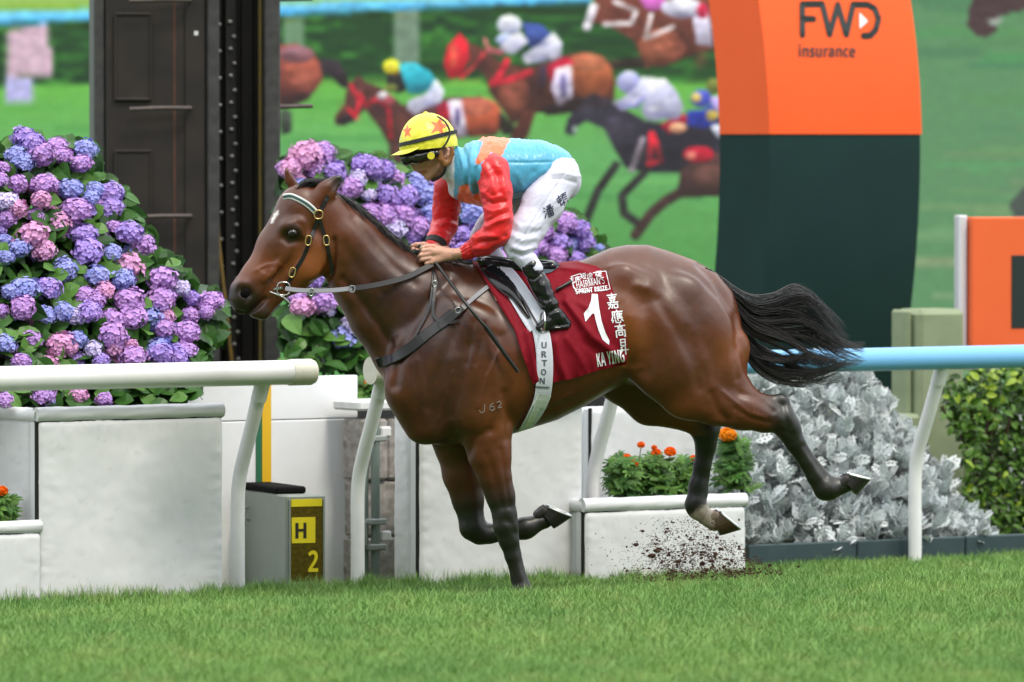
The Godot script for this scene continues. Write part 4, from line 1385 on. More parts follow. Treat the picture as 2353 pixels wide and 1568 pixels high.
	var paint_t := func(q: Vector2, lat: float, n: Vector3) -> Color:
		var w := Vector2(noise.get_noise_2d(q.x * 0.05, q.y * 0.05), noise.get_noise_2d(q.x * 0.05 + 40.0, q.y * 0.05)) * 3.0
		var p := q + w
		if in_poly(p, [[1054, 300], [1176, 300], [1172, 319], [1150, 361], [1130, 352], [1098, 382], [1090, 372], [1106, 345], [1110, 330], [1098, 318], [1054, 330]]): return orange
		if in_poly(p, [[1056, 426], [1078, 424], [1088, 444], [1112, 450], [1120, 490], [1060, 478], [1052, 452]]): return orange
		if q.x < 1046.0 and n.x < 0.3 and q.y > 352: return Color(0.66, 0.69, 0.75) if q.x < 1044.0 else blue
		return blue
	var fold_t := func(q: Vector2, lat: float, p: Vector3) -> float:
		var d := 0.0
		if q.x > 1150.0 and q.y < 400.0: d += 0.0022 * (0.6 + 0.8 * noise.get_noise_2d(q.x * 0.02, q.y * 0.05)) * sin((q.x + (q.y - 330.0) * -0.22 + 9.0 * noise.get_noise_2d(q.x * 0.02, q.y * 0.02)) * 0.55) * smoothstep(1150.0, 1185.0, q.x) * (1.0 - smoothstep(345.0, 392.0, q.y)) * (1.0 - smoothstep(1245.0, 1268.0, q.x))
		d -= crease(q, [[1150, 372], [1210, 374], [1268, 372]], 2.6, 0.005)
		d -= crease(q, [[1262, 330], [1272, 372], [1262, 420]], 3.0, 0.004) + crease(q, [[1270, 330], [1280, 372], [1270, 414]], 2.2, 0.003)
		d += crease(q, [[1052, 340], [1066, 380], [1068, 420]], 5.0, 0.007) - crease(q, [[1062, 335], [1078, 385], [1076, 425]], 5.0, 0.008)
		d += crease(q, [[1088, 335], [1080, 390], [1086, 440]], 6.0, 0.008) - crease(q, [[1098, 330], [1092, 390], [1098, 450]], 5.0, 0.008)
		d += crease(q, [[1110, 318], [1106, 350], [1094, 380]], 4.0, 0.007) - crease(q, [[1116, 322], [1116, 345], [1104, 378]], 4.0, 0.006)
		d += crease(q, [[1190, 440], [1215, 410], [1250, 392]], 7.0, 0.005) - crease(q, [[1195, 425], [1225, 395]], 6.0, 0.005) + crease(q, [[1188, 400], [1205, 440]], 7.0, 0.004)
		d += 0.004 * noise.get_noise_3d(p.x * 7.0, p.y * 5.0, p.z * 7.0)
		var rd := 1.0 - absf(noise.get_noise_3d(p.x * 7.0 + 11.0, p.y * 3.0, p.z * 4.0)) * 2.4
		if q.x < 1160.0: d += 0.006 * maxf(rd, 0.0) * maxf(rd, 0.0)
		d += 0.0022 * noise.get_noise_3d(p.x * 26.0 + 5.0, p.y * 9.0, p.z * 26.0)
		return d
	var silk := vmat("silk", 0.36, 0.5)
	silk.rim_enabled = true
	silk.rim = 0.25
	silk.rim_tint = 0.7
	part("silk_jacket", garment(t, fold_t, paint_t), silk, o)
	for s in [1.0, -1.0]:
		var a := Body.new()
		a.cell = 0.0060
		if s > 0: jb(a, [[1118, 374, 30, 0.13], [1130, 392, 38, 0.165], [1140, 440, 36, 0.20], [1146, 500, 31, 0.22], [1142, 532, 31, 0.215], [1110, 558, 28, 0.17], [1076, 577, 17.5, 0.12], [1070, 579, 15, 0.115]], 0.95, 0.02)
		else: jb(a, [[1046, 412, 30, -0.14], [1030, 430, 32, -0.17], [1024, 480, 30, -0.2], [1020, 520, 29, -0.2], [1006, 552, 25, -0.14], [998, 563, 22, -0.115]], 0.95, 0.02)
		var fold_s := func(q: Vector2, lat: float, p: Vector3) -> float:
			var d := 0.0
			if s > 0:
				d += crease(q, [[1108, 440], [1130, 455], [1150, 450]], 4.0, 0.005) - crease(q, [[1108, 455], [1132, 468], [1160, 462]], 3.5, 0.006)
				d += crease(q, [[1112, 478], [1135, 485], [1165, 475]], 5.0, 0.005) + crease(q, [[1120, 520], [1140, 508], [1168, 500]], 6.0, 0.007) - crease(q, [[1118, 508], [1140, 497], [1166, 488]], 5.0, 0.006)
				d += crease(q, [[1090, 545], [1120, 540], [1150, 545]], 6.0, 0.007) - crease(q, [[1100, 556], [1130, 552], [1160, 540]], 5.0, 0.007) + crease(q, [[1092, 570], [1120, 568], [1145, 556]], 5.0, 0.006)
				d += crease(q, [[1112, 380], [1128, 410], [1134, 440]], 6.0, 0.006) - crease(q, [[1124, 372], [1142, 405], [1148, 440]], 6.0, 0.006) + crease(q, [[1150, 385], [1160, 420], [1160, 450]], 6.0, 0.005)
				d += crease(q, [[1070, 562], [1082, 592]], 2.5, 0.004) - crease(q, [[1077, 558], [1089, 590]], 3.0, 0.006) + 0.003 * sin((q.y - q.x * 0.4) * 1.2) * (1.0 - smoothstep(1072.0, 1098.0, q.x))
			else:
				d += crease(q, [[1000, 520], [1025, 512], [1045, 520]], 5.0, 0.008) - crease(q, [[1000, 508], [1025, 500], [1045, 506]], 5.0, 0.006) + crease(q, [[1000, 455], [1020, 470], [1040, 478]], 7.0, 0.006)
			var rd := 1.0 - absf(noise.get_noise_3d(p.x * 5.0 + p.y * 4.0 + 3.0, p.y * 11.0 - p.x * 4.0, p.z * 5.0)) * 2.2
			d += 0.0026 * maxf(rd, 0.0) * maxf(rd, 0.0) - 0.0006 + 0.0012 * noise.get_noise_3d(p.x * 18.0 + p.y * 14.0, p.y * 34.0, p.z * 25.0)
			return d
		part("sleeve", garment(a, fold_s, func(_q: Vector2, _l: float, _n: Vector3) -> Color: return red), silk, o)
	var bd := MB.new()
	bd.tube(PackedVector3Array([H(1002, 556, -0.122), H(997, 566, -0.108)]), PackedFloat32Array([0.052, 0.049]), 18, true, 0.9)
	part("arm_band", bd.mesh(), mat("black_elastic", lin(0.012, 0.012, 0.013), 0.7), o)
	# --- breeches
	var w := Body.new()
	w.cell = 0.0066
	jb(w, [[1262, 386, 40, 0], [1282, 404, 48, 0], [1292, 420, 42, 0]], 1.38, 0.03)
	jb(w, [[1280, 412, 47, 0.085], [1246, 470, 45, 0.15], [1212, 524, 38, 0.195], [1196, 553, 33, 0.215], [1190, 562, 31, 0.218]], 0.85, 0.03)
	jb(w, [[1206, 556, 26, 0.218], [1192, 572, 27, 0.222], [1204, 588, 23, 0.237], [1226, 618, 21, 0.257]], 0.9, 0.015)
	jb(w, [[1280, 412, 50, -0.085], [1200, 470, 47, -0.16], [1135, 525, 38, -0.22], [1110, 550, 32, -0.235]], 0.85, 0.03)
	jb(w, [[1112, 555, 28, -0.235], [1128, 586, 22, -0.25], [1152, 618, 18, -0.265]], 0.9, 0.015)
	var fold_w := func(q: Vector2, lat: float, p: Vector3) -> float:
		var d := 0.0
		if lat > 0.0:
			d -= crease(q, [[1300, 395], [1265, 445], [1225, 505], [1200, 548]], 1.8, 0.004)
			d += crease(q, [[1270, 400], [1295, 398], [1320, 405]], 4.0, 0.005) - crease(q, [[1268, 412], [1295, 412], [1322, 420]], 4.0, 0.005)
			d += crease(q, [[1180, 566], [1200, 574], [1226, 566]], 5.0, 0.008) - crease(q, [[1176, 578], [1200, 586], [1226, 578]], 4.0, 0.010)
			d += crease(q, [[1178, 540], [1200, 552], [1232, 545]], 6.0, 0.006) - crease(q, [[1180, 528], [1210, 538], [1240, 528]], 5.0, 0.005) + crease(q, [[1175, 500], [1195, 520], [1225, 520]], 6.0, 0.004)
			d += crease(q, [[1160, 570], [1172, 590]], 5.0, 0.006)
		var rd := 1.0 - absf(noise.get_noise_3d((p.x + p.y) * 3.0 + 7.0, (p.x - p.y) * 9.0, p.z * 3.0)) * 2.4
		d += 0.0032 * maxf(rd, 0.0) * maxf(rd, 0.0) + 0.0014 * noise.get_noise_3d((p.x - p.y) * 30.0, (p.x + p.y) * 10.0, p.z * 20.0)
		return d
	part("breeches", garment(w, fold_w, func(_q: Vector2, _l: float, _n: Vector3) -> Color: return Color(0.56, 0.56, 0.68)), vmat("white_nylon", 0.5, 0.5), o)
	# name characters on the thigh
	var nm := [MB.new()]
	var put := func(tv: PackedVector2Array) -> void:
		for i in range(0, tv.size(), 3):
			var q := []
			for e in 3:
				var c := tv[i + e]
				var l := 0.36
				for k in 30:
					var dd := w.dist(H(c.x, c.y, l))
					if dd < 0.001: break
					l -= maxf(dd * 0.7, 0.001)
				var p3 := H(c.x, c.y, l)
				q.append(p3 + Vector3(0, 0, 0.004 + fold_w.call(c, l, p3)))
			if (q[1] - q[0]).cross(q[2] - q[0]).z > 0: nm[0].tri(q[0], q[1], q[2])
			else: nm[0].tri(q[0], q[2], q[1])
	var gl := glyphs()
	put.call(stroke_tris(gl["pan"], Vector2(1246, 476), Vector2(22, -10), Vector2(6, 26), 1.15))
	part("character", nm[0].mesh(), mat("navy_thread", lin(0.012, 0.014, 0.05), 0.7), o)
	nm[0] = MB.new()
	put.call(stroke_tris(gl["dun"], Vector2(1277, 452), Vector2(22, -12), Vector2(8, 26), 1.15))
	part("character", nm[0].mesh(), mat("navy_thread", lin(0.012, 0.014, 0.05), 0.7), o)
	# --- boots
	for s in [1.0, -1.0]:
		var bt := Body.new()
		bt.cell = 0.0056
		if s > 0:
			jb(bt, [[1219, 611, 22, 0.255], [1243, 658, 22, 0.27], [1260, 696, 20, 0.28], [1276, 722, 17, 0.285]], 0.9, 0.012)
			jb(bt, [[1288, 730, 16, 0.285], [1300, 741, 12, 0.285]], 0.85, 0.012)
			jb(bt, [[1276, 726, 18, 0.285], [1258, 740, 13, 0.29], [1238, 749, 9, 0.295]], 0.95, 0.015)
			jb(bt, [[1303, 748, 6, 0.285], [1240, 755, 4.5, 0.293]], 2.2, 0.006)
		else:
			jb(bt, [[1150, 612, 22, -0.265], [1180, 660, 22, -0.28], [1196, 692, 20, -0.285], [1212, 718, 17, -0.285], [1175, 738, 9, -0.29]], 0.9, 0.012)
		var fold_b := func(q: Vector2, lat: float, p: Vector3) -> float:
			var d := 0.0
			d += 0.5 * crease(q, [[1238, 690], [1262, 700], [1282, 692]], 4.0, 0.007) - 0.5 * crease(q, [[1238, 700], [1262, 712], [1288, 702]], 4.0, 0.008) + 0.5 * crease(q, [[1240, 715], [1262, 722], [1290, 712]], 4.0, 0.006)
			d += 0.4 * crease(q, [[1232, 665], [1256, 676], [1276, 665]], 4.0, 0.006) - 0.4 * crease(q, [[1236, 676], [1258, 687], [1280, 678]], 4.0, 0.007) - crease(q, [[1205, 636], [1226, 640], [1252, 620]], 2.5, 0.005)
			d += crease(q, [[1246, 655], [1262, 690]], 5.0, 0.003) + 0.0018 * noise.get_noise_3d(p.x * 22.0, p.y * 26.0, p.z * 22.0)
			return d
		part("boot", garment(bt, fold_b, func(_q: Vector2, _l: float, _n: Vector3) -> Color: return Color.WHITE), mats["patent_leather"], o)
	build_cap(o)
	# --- whip, held in the near hand
	var wh := thing("whip", "black riding whip with a taped grip held against the horse's shoulder", "whip")
	var c3 := []
	for q in [[962, 563, 0.085], [985, 585, 0.09], [1012, 616, 0.13], [1068, 690, 0.25], [1105, 735, 0.285], [1120, 752, 0.29], [1150, 795, 0.295], [1190, 850, 0.295]]: c3.append(H(q[0], q[1], q[2]))
	var sm := curve_pts(c3, 5)
	var rad := PackedFloat32Array()
	for i in sm.size():
		var tt := float(i) / (sm.size() - 1)
		rad.append(0.0095 if tt < 0.05 else (0.0075 if tt < 0.66 else lerpf(0.0125, 0.0085, (tt - 0.66) * 3.0)))
	var wm := MB.new()
	wm.tube(sm, rad, 8)
	part("shaft", wm.mesh(), mats["black_leather"], wh)
	var gp := MB.new()
	gp.tube(PackedVector3Array([sm[1], sm[2], sm[3], sm[4]]), same_radius(4, 0.0115), 8)
	part("grip", gp.mesh(), mat("grip_tape", lin(0.42, 0.33, 0.24), 0.8), wh)

func build_cap(o: Node3D) -> void:
	# the cap: a silk cover stretched on a skull cap, tilted down over the brow
	var ax := Vector2(-0.10, -1.0).normalized()        # crown direction in picture units
	var fw := Vector2(-1.0, 0.10).normalized()         # brow direction
	var c0 := Vector2(985, 332)
	var yellow := Color(0.70, 0.66, 0.045)
	var star_c := Color(0.72, 0.13, 0.03)
	var NU := 144
	var NV := 56
	var vs := PackedVector3Array()
	var cs := PackedColorArray()
	var tr := PackedInt32Array()
	for j in NV + 1:
		var v := float(j) / NV
		for i in NU + 1:
			var u := TAU * i / NU
			var el := lerpf(PI / 2, -0.14, v)
			var r := cos(el)
			var fwd := cos(u)
			var lat := sin(u) * r * 0.118
			var pr := Vector3(fwd * r, sin(el), sin(u) * r)
			var puck := 0.0
			puck += 0.022 * pow(absf(sin(u * 9.0 + 2.0 * noise.get_noise_2d(u * 2.0, v * 3.0))), 2.0) * smoothstep(0.72, 1.0, v)
			puck += 0.014 * noise.get_noise_3d(pr.x * 3.0, pr.y * 3.0, pr.z * 3.0) + 0.012 * noise.get_noise_3d(pr.x * 8.0, pr.y * 4.0, pr.z * 8.0)
			puck += 0.016 * exp(-pow(sin(u - PI / 2) * 12.0, 2.0)) * (0.6 + 0.4 * sin(v * 70.0))     # the seam over the top
			var k := 1.0 + puck
			var q: Vector2 = c0 + fw * fwd * r * 67.0 * k * (1.0 if fwd > 0 else 0.98) + ax * sin(el) * 72.0 * k
			var p := H(q.x, q.y, lat * k)
			vs.append(p)
			var col := yellow
			for sc in [[Vector2(1009, 291), 25.0, 0.2], [Vector2(937, 302), 20.0, -0.1]]:
				if lat > 0.0 and in_star(q, sc[0], sc[1], sc[2], 0.62 if sc[1] < 22.0 else 1.0): col = star_c
			if in_star(q, Vector2(1000, 292), 25.0, 0.2, 1.0) and lat < 0.0: col = star_c
			cs.append(col)
	for j in NV:
		for i in NU:
			var a := j * (NU + 1) + i
			tr.append_array([a, a + 1, a + NU + 1, a + 1, a + NU + 2, a + NU + 1])
	var m := vmat("cap_silk", 0.34, 0.5)
	var cap := part("cap", commit(vs, tr, cs), m, o)
	var bt := SphereMesh.new()
	bt.radius = 0.011
	bt.height = 0.012
	bt.radial_segments = 12
	bt.rings = 6
	part("button", bt, mat("cap_yellow", yellow.linear_to_srgb(), 0.4), cap, H(978, 260, 0))
	# peak
	var pv := PackedVector3Array()
	var pt := PackedInt32Array()
	for j in 9:
		for i in 41:
			var u := lerpf(-1.25, 1.25, i / 40.0)
			var t := j / 8.0
			var reach := 68.0 + t * 26.0 * pow(cos(u * 1.15), 0.8 if cos(u * 1.15) > 0 else 1.0)
			var q := c0 + fw * cos(u) * reach - ax * (8.0 + 13.0 * t * maxf(cos(u), 0.0) - 8.0 * (1.0 - cos(u)))
			pv.append(H(q.x, q.y, sin(u) * 0.118 * (1.0 + 0.05 * t)) + Vector3(0, 0.006 * sin(u * 5.0) * t, 0))
	for j in 8:
		for i in 40:
			var a := j * 41 + i
			pt.append_array([a, a + 41, a + 1, a + 1, a + 41, a + 42])
	part("peak", commit(pv, pt, PackedColorArray()), mat("cap_yellow", yellow.linear_to_srgb(), 0.4), cap)
	# black bands round the cap and across its side
	var dark := mat("black_elastic", lin(0.012, 0.012, 0.013), 0.7)
	var mb := MB.new()
	var pts := PackedVector3Array()
	var nr := PackedVector3Array()
	for i in 41:
		var u := TAU * i / 40.0
		var q := c0 + fw * cos(u) * (68.5 if cos(u) > 0.0 else 66.5) - ax * (-4.0 + cos(u) * 9.0 - 4.0)
		pts.append(H(q.x, q.y - 6.0, sin(u) * 0.1215))
		nr.append(Vector3(-cos(u), 0.1, sin(u)))
	ribbon(mb, pts, nr, 0.0088, 0.002)
	part("band", mb.mesh(), dark, cap)
	mb = MB.new()
	var l3 := []
	for q in [[1005, 268, 0.06], [1024, 282, 0.085], [1034, 305, 0.098], [1028, 325, 0.108], [1016, 342, 0.105]]: l3.append(H(q[0], q[1], q[2]))
	var sm := curve_pts(l3, 5)
	mb.tube(sm, same_radius(sm.size(), 0.0042), 6)
	part("cord", mb.mesh(), dark, cap)
	# goggles
	var gb := Body.new()
	gb.cell = 0.0048
	for s in [-1.0, 1.0]:
		jb(gb, [[931, 362, 11, 0.0], [937, 364, 13, s * 0.04], [960, 362, 14, s * 0.072], [985, 356, 12, s * 0.083], [1003, 352, 9, s * 0.088]], 1.0, 0.012)
	jb(gb, [[934, 372, 9, -0.04], [934, 372, 9, 0.04]], 1.0, 0.01)
	var sf := gb.surface(1)
	part("goggles", commit(sf[0], sf[1], PackedColorArray()), mat("goggle_lens", lin(0.012, 0.010, 0.009), 0.07, 0.6), o)
	var gs := MB.new()
	gs.tube(PackedVector3Array([H(928, 352, 0.03), H(960, 348, 0.086), H(1000, 346, 0.102)]), same_radius(3, 0.006), 6)
	part("goggle_frame", gs.mesh(), dark, o)
	var dot := CylinderMesh.new()
	dot.top_radius = 0.0165
	dot.bottom_radius = 0.0165
	dot.height = 0.004
	dot.radial_segments = 20
	var dn := part("goggle_badge", dot, mat("badge_yellow", lin(0.66, 0.58, 0.03), 0.5), o, H(991, 358, 0.112))
	dn.rotation.x = PI / 2
	# chin strap with its padded ear cup
	var cup := Body.new()
	cup.cell = 0.005
	jb(cup, [[1012, 348, 6, 0.094], [1013, 366, 7, 0.09], [1022, 376, 8, 0.084], [1032, 372, 6, 0.084], [1040, 352, 5, 0.09], [1038, 340, 5, 0.092]], 0.7, 0.008)
	sf = cup.surface(1)
	part("ear_guard", commit(sf[0], sf[1], PackedColorArray()), mat("tan_leather", lin(0.24, 0.10, 0.03), 0.5), o)
	var cs2 := MB.new()
	var cp := curve_pts([H(1024, 380, 0.082), H(1020, 396, 0.07), H(1008, 408, 0.045), H(994, 415, 0.0), H(1008, 408, -0.045), H(1020, 396, -0.07)], 5)
	cs2.tube(cp, same_radius(cp.size(), 0.0075), 8)
	part("chin_strap", cs2.mesh(), mat("dark_strap", lin(0.02, 0.012, 0.012), 0.6), o)

func in_star(q: Vector2, c: Vector2, r: float, rot: float, sx: float) -> bool:
	var d := q - c
	d.x /= sx
	var a := d.angle() + PI / 2 - rot
	var k := fposmod(a, TAU / 5.0) - TAU / 10.0
	k = TAU / 10.0 - absf(k)
	var ri := r * 0.40
	var p := Vector2(cos(k), sin(k)) * d.length()
	var A := Vector2(r, 0)
	var B := Vector2(cos(TAU / 10.0), sin(TAU / 10.0)) * ri
	return (B - A).cross(p - A) > 0.0

# ---------------------------------------------------------------- ground and turf
func turf_y(p: Vector3) -> float:                       # the track lies a little higher than the verge beside the rail
	return 0.085 * smoothstep(1.25, 1.8, (p - RA).dot(RNRM))

func build_ground() -> void:
	var gv := PackedVector3Array()
	var gt := PackedInt32Array()
	var rows := [-130.0, -0.6, 0.0, 1.0]
	for i in 21: rows.append(1.2 + i * 0.04)
	rows.append_array([3.0, 6.0, 130.0])
	for i in rows.size():
		for s in [-120.0, 120.0]: gv.append(RP(s, turf_y(RP(s, 0, rows[i])), rows[i]))
	for i in rows.size() - 1: gt.append_array([i * 2, i * 2 + 1, i * 2 + 2, i * 2 + 1, i * 2 + 3, i * 2 + 2] )
	var gn := normals_of(gv, gt)
	if gn[0].y < 0.0:
		for i in range(0, gt.size(), 3):
			var sw := gt[i + 1]
			gt[i + 1] = gt[i + 2]
			gt[i + 2] = sw
	var g := commit(gv, gt, PackedColorArray())
	var gm := rough_mat("turf_soil", lin(0.07, 0.12, 0.03), lin(0.10, 0.16, 0.04), 0.7, 0.95, 0.0, 0.2)
	var o := part("ground", g, gm, self)
	tag(o, "", "", "", "structure")
	# blades of grass in tufts
	var kinds := []
	for k in 4:
		var mb := MB.new()
		for b in 20:
			var a := rng.randf() * TAU
			var rr := sqrt(rng.randf()) * 0.035
			var base := Vector3(cos(a) * rr, 0, sin(a) * rr)
			var hgt := rng.randf_range(0.055, 0.115)
			var lean := Vector3(rng.randfn(0, 0.3), 0, rng.randfn(0, 0.3)) * hgt
			var wd := Vector3(cos(a * 3.1), 0, sin(a * 3.1)) * rng.randf_range(0.0010, 0.0019)
			var tone := rng.randf_range(0.75, 1.2)
			var yel := rng.randf() < 0.08
			var prev := [base - wd, base + wd]
			for s in 3:
				var t := (s + 1) / 3.0
				var p := base + lean * t * t + Vector3(0, hgt * (t - 0.22 * t * t), 0)
				mb.col = Color(1.25, 0.98, 0.9) * tone if yel else Color(0.95, 1.0, 0.9) * tone
				if s < 2:
					var w := wd * (1.0 - t * 0.35)
					mb.quad(prev[0], prev[1], p + w, p - w)
					prev = [p - w, p + w]
				else: mb.tri(prev[0], prev[1], p)
		kinds.append(mb.mesh())
	var gmat := vmat("grass_blade", 0.5, 0.35)
	gmat.backlight_enabled = true
	gmat.backlight = Color(0.35, 0.4, 0.1)
	gmat.cull_mode = BaseMaterial3D.CULL_DISABLED
	var r := RandomNumberGenerator.new()
	r.seed = 99
	var xf := [[], [], [], []]
	var cl := [[], [], [], []]
	var put := func(x: float, z: float, sc: float, tall: float) -> void:
		var k := r.randi() % 4
		var bs := Basis(Vector3.UP, r.randf() * TAU).scaled(Vector3(sc, sc * tall, sc))
		xf[k].append(Transform3D(bs, Vector3(x, turf_y(Vector3(x, 0, z)) - 0.004, z)))
		var n1 := noise.get_noise_2d(x * 0.9, z * 0.5)
		var n2 := noise.get_noise_2d(x * 4.0 + 50.0, z * 2.0)
		var c := Color(0.140, 0.280, 0.072).lerp(Color(0.198, 0.335, 0.088), clampf(0.45 + n1 * 0.9, 0, 1)).lerp(Color(0.38, 0.38, 0.15), clampf(n2 * 1.1 - 0.15, 0, 0.7))
		var j := r.randf_range(0.8, 1.18)
		cl[k].append(Color(c.r * j, c.g * j, c.b * j))
	for i in 92000:
		var z := r.randf_range(-3.6, 6.6)
		var half := 2.35 * (DIST - z) / DIST * 1.18 + 0.5
		var x := r.randf_range(-half, half)
		var off := (Vector3(x, 0, z) - RA).dot(RNRM)
		if off < -0.34: continue
		put.call(x, z, r.randf_range(0.8, 1.15), r.randf_range(0.75, 1.15) + 0.12 * noise.get_noise_2d(x * 2.0, z * 2.0))
	for i in 800:                                        # longer, wispier grass along the foot of the pads
		var s := r.randf_range(-1.2, 3.4)
		var p := RP(s, 0, r.randf_range(-0.10, 0.06))
		if noise.get_noise_2d(s * 3.0, 5.0) < -0.1: continue
		put.call(p.x, p.z, 0.8, r.randf_range(1.3, 2.1))
	var tot := 0
	for k in 4: tot += xf[k].size()
	print("tufts ", tot)
	for k in 4:
		var mm := MultiMesh.new()
		mm.transform_format = MultiMesh.TRANSFORM_3D
		mm.use_colors = true
		mm.mesh = kinds[k]
		mm.instance_count = xf[k].size()
		for i in xf[k].size():
			mm.set_instance_transform(i, xf[k][i])
			mm.set_instance_color(i, cl[k][i])
		var mi := MultiMeshInstance3D.new()
		mi.name = "grass" if k == 0 else "grass_blades"
		mi.multimesh = mm
		mi.material_override = gmat
		if k == 0:
			add_child(mi)
			tag(mi, "dense green racecourse turf the horse gallops over", "grass", "", "stuff")
			used_names["grass"] = 0
		else: get_node("grass").add_child(mi, true)

# ---------------------------------------------------------------- running rails
func rail_tube(s0: float, s1: float, r: float, parent: Node3D, m: Material, nm: String) -> void:
	var mb := MB.new()
	var n := 10
	var pts := PackedVector3Array()
	for i in n + 1: pts.append(RP(lerpf(s0, s1, float(i) / n), 1.054, 0) - parent.position)
	mb.tube(pts, same_radius(n + 1, r), 28)
	part(nm, mb.mesh(), m, parent)
func rail_post(px: float, parent: Node3D, m: Material) -> void:
	var s := on_rail(px)
	var pts := curve_pts([RP(s, 1.05, 0), RP(s, 0.96, -0.045), RP(s, 0.80, -0.118), RP(s, 0.66, -0.186), RP(s, 0.56, -0.225), RP(s, 0.45, -0.24), RP(s, 0.2, -0.24), RP(s, -0.05, -0.24)], 4)
	for i in pts.size(): pts[i] -= parent.position
	var mb := MB.new()
	mb.tube(pts, same_radius(pts.size(), 0.033), 16)
	var p := part("post", mb.mesh(), m, parent)
	var c := MB.new()
	c.tube(PackedVector3Array([RP(s, 1.02, -0.012) - parent.position, RP(s, 0.93, -0.055) - parent.position]), same_radius(2, 0.0365), 16)
	part("collar", c.mesh(), m, p)
func build_rails() -> void:
	var wm := rough_mat("rail_plastic", Color(0.86, 0.86, 0.86), Color(0.91, 0.91, 0.91), 2.0, 0.32, 0.0, 0.5)
	var cream := rough_mat("rail_cap", Color(0.80, 0.79, 0.72), Color(0.87, 0.86, 0.80), 6.0, 0.5, 0.02)
	var blue := mat("rail_blue", lin(0.16, 0.42, 0.72), 0.34, 0.5)
	var s1 := on_rail(690.0)
	var o := thing("running_rail", "white plastic running rail ending in a rounded cap above the padded planter", "rail", RP(s1, 0, 0))
	rail_tube(-3.2, on_rail(666), 0.0565, o, wm, "rail")
	rail_tube(on_rail(664), on_rail(712), 0.0605, o, cream, "cap")
	rail_tube(on_rail(712), on_rail(718), 0.054, o, cream, "cap_end")
	rail_post(607, o, wm)
	var e := thing("running_rail", "sky blue running rail with a flat white end, passing behind the horse", "rail", RP(on_rail(850), 0, 0))
	rail_tube(on_rail(850), on_rail(905), 0.064, e, cream, "cap")
	rail_tube(on_rail(904), 9.5, 0.0565, e, blue, "rail")
	for px in [884.0, 1428.0, 2172.0, 3000.0]: rail_post(px, e, wm)

# ---------------------------------------------------------------- padded boxes
func vinyl() -> StandardMaterial3D:
	if mats.has("white_vinyl"): return mats["white_vinyl"]
	var m := rough_mat("white_vinyl", Color(0.795, 0.80, 0.81), Color(0.865, 0.865, 0.865), 0.8, 0.42, 0.0, 0.5, 0.02)
	m.vertex_color_use_as_albedo = true
	return m

# a padded panel in the rail's own frame: a sheet with puckers along its seams and a soft edge, x along, y up, front at z = 0
func pad_mesh(w: float, h: float, d: float, seed_n: int, puck := 0.006) -> ArrayMesh:
	var mb := MB.new()
	var nu := int(clampf(w / 0.012, 6, 110))
	var nv := int(clampf(h / 0.014, 6, 70))
	var grid := []
	var tint_row := []                                  # grass stains along the foot, a few scuffs
	for j in nv + 1:
		var row := []
		for i in nu + 1:
			var x := w * i / nu
			var y := h * j / nv
			var ex := minf(x, w - x)
			var ey := minf(y, h - y)
			var z := -0.014 * exp(-ex / 0.008) - 0.014 * exp(-ey / 0.008)
			var seam := exp(-ex / 0.06)
			z += puck * seam * noise.get_noise_2d(x * 6.0 + seed_n, y * 30.0) * (1.0 - exp(-ex / 0.01))
			z += puck * 0.8 * exp(-ey / 0.05) * noise.get_noise_2d(x * 24.0, y * 5.0 + seed_n)
			z += 0.006 * noise.get_noise_2d(x * 2.2 + seed_n * 3.0, y * 1.6) + 0.0016 * noise.get_noise_2d(x * 7.0, y * 9.0 + seed_n)
			row.append(Vector3(x, y, z))
			var st := clampf((0.13 - y) / 0.10, 0.0, 1.0) * smoothstep(-0.05, 0.35, noise.get_noise_2d(x * 5.0 + seed_n * 2.0, y * 14.0) + 0.25 * noise.get_noise_2d(x * 40.0, y * 40.0))
			var sc := smoothstep(0.42, 0.6, noise.get_noise_2d(x * 3.0 + seed_n, y * 26.0 + x * 7.0))
			tint_row.append(Color.WHITE.lerp(Color(0.72, 0.74, 0.48), st * 0.8).lerp(Color(0.80, 0.80, 0.78), sc * 0.5))
		grid.append(row)
	var base := mb.v.size()
	for j in nv + 1:
		for i in nu + 1:
			mb.col = tint_row[j * (nu + 1) + i]
			var a: Vector3 = grid[j][mini(i + 1, nu)] - grid[j][maxi(i - 1, 0)]
			var b: Vector3 = grid[mini(j + 1, nv)][i] - grid[maxi(j - 1, 0)][i]
			mb.vert(grid[j][i], a.cross(b).normalized())
	for j in nv:
		for i in nu:
			var a := base + j * (nu + 1) + i
			mb.ix.append_array([a, a + nu + 2, a + 1, a, a + nu + 1, a + nu + 2])
	mb.col = Color.WHITE
	# the sides and back
	var zf := -0.026
	mb.box(Vector3(0.002, 0.002, -d), Vector3(w - 0.002, h - 0.002, zf), 0.006)
	return mb.mesh()
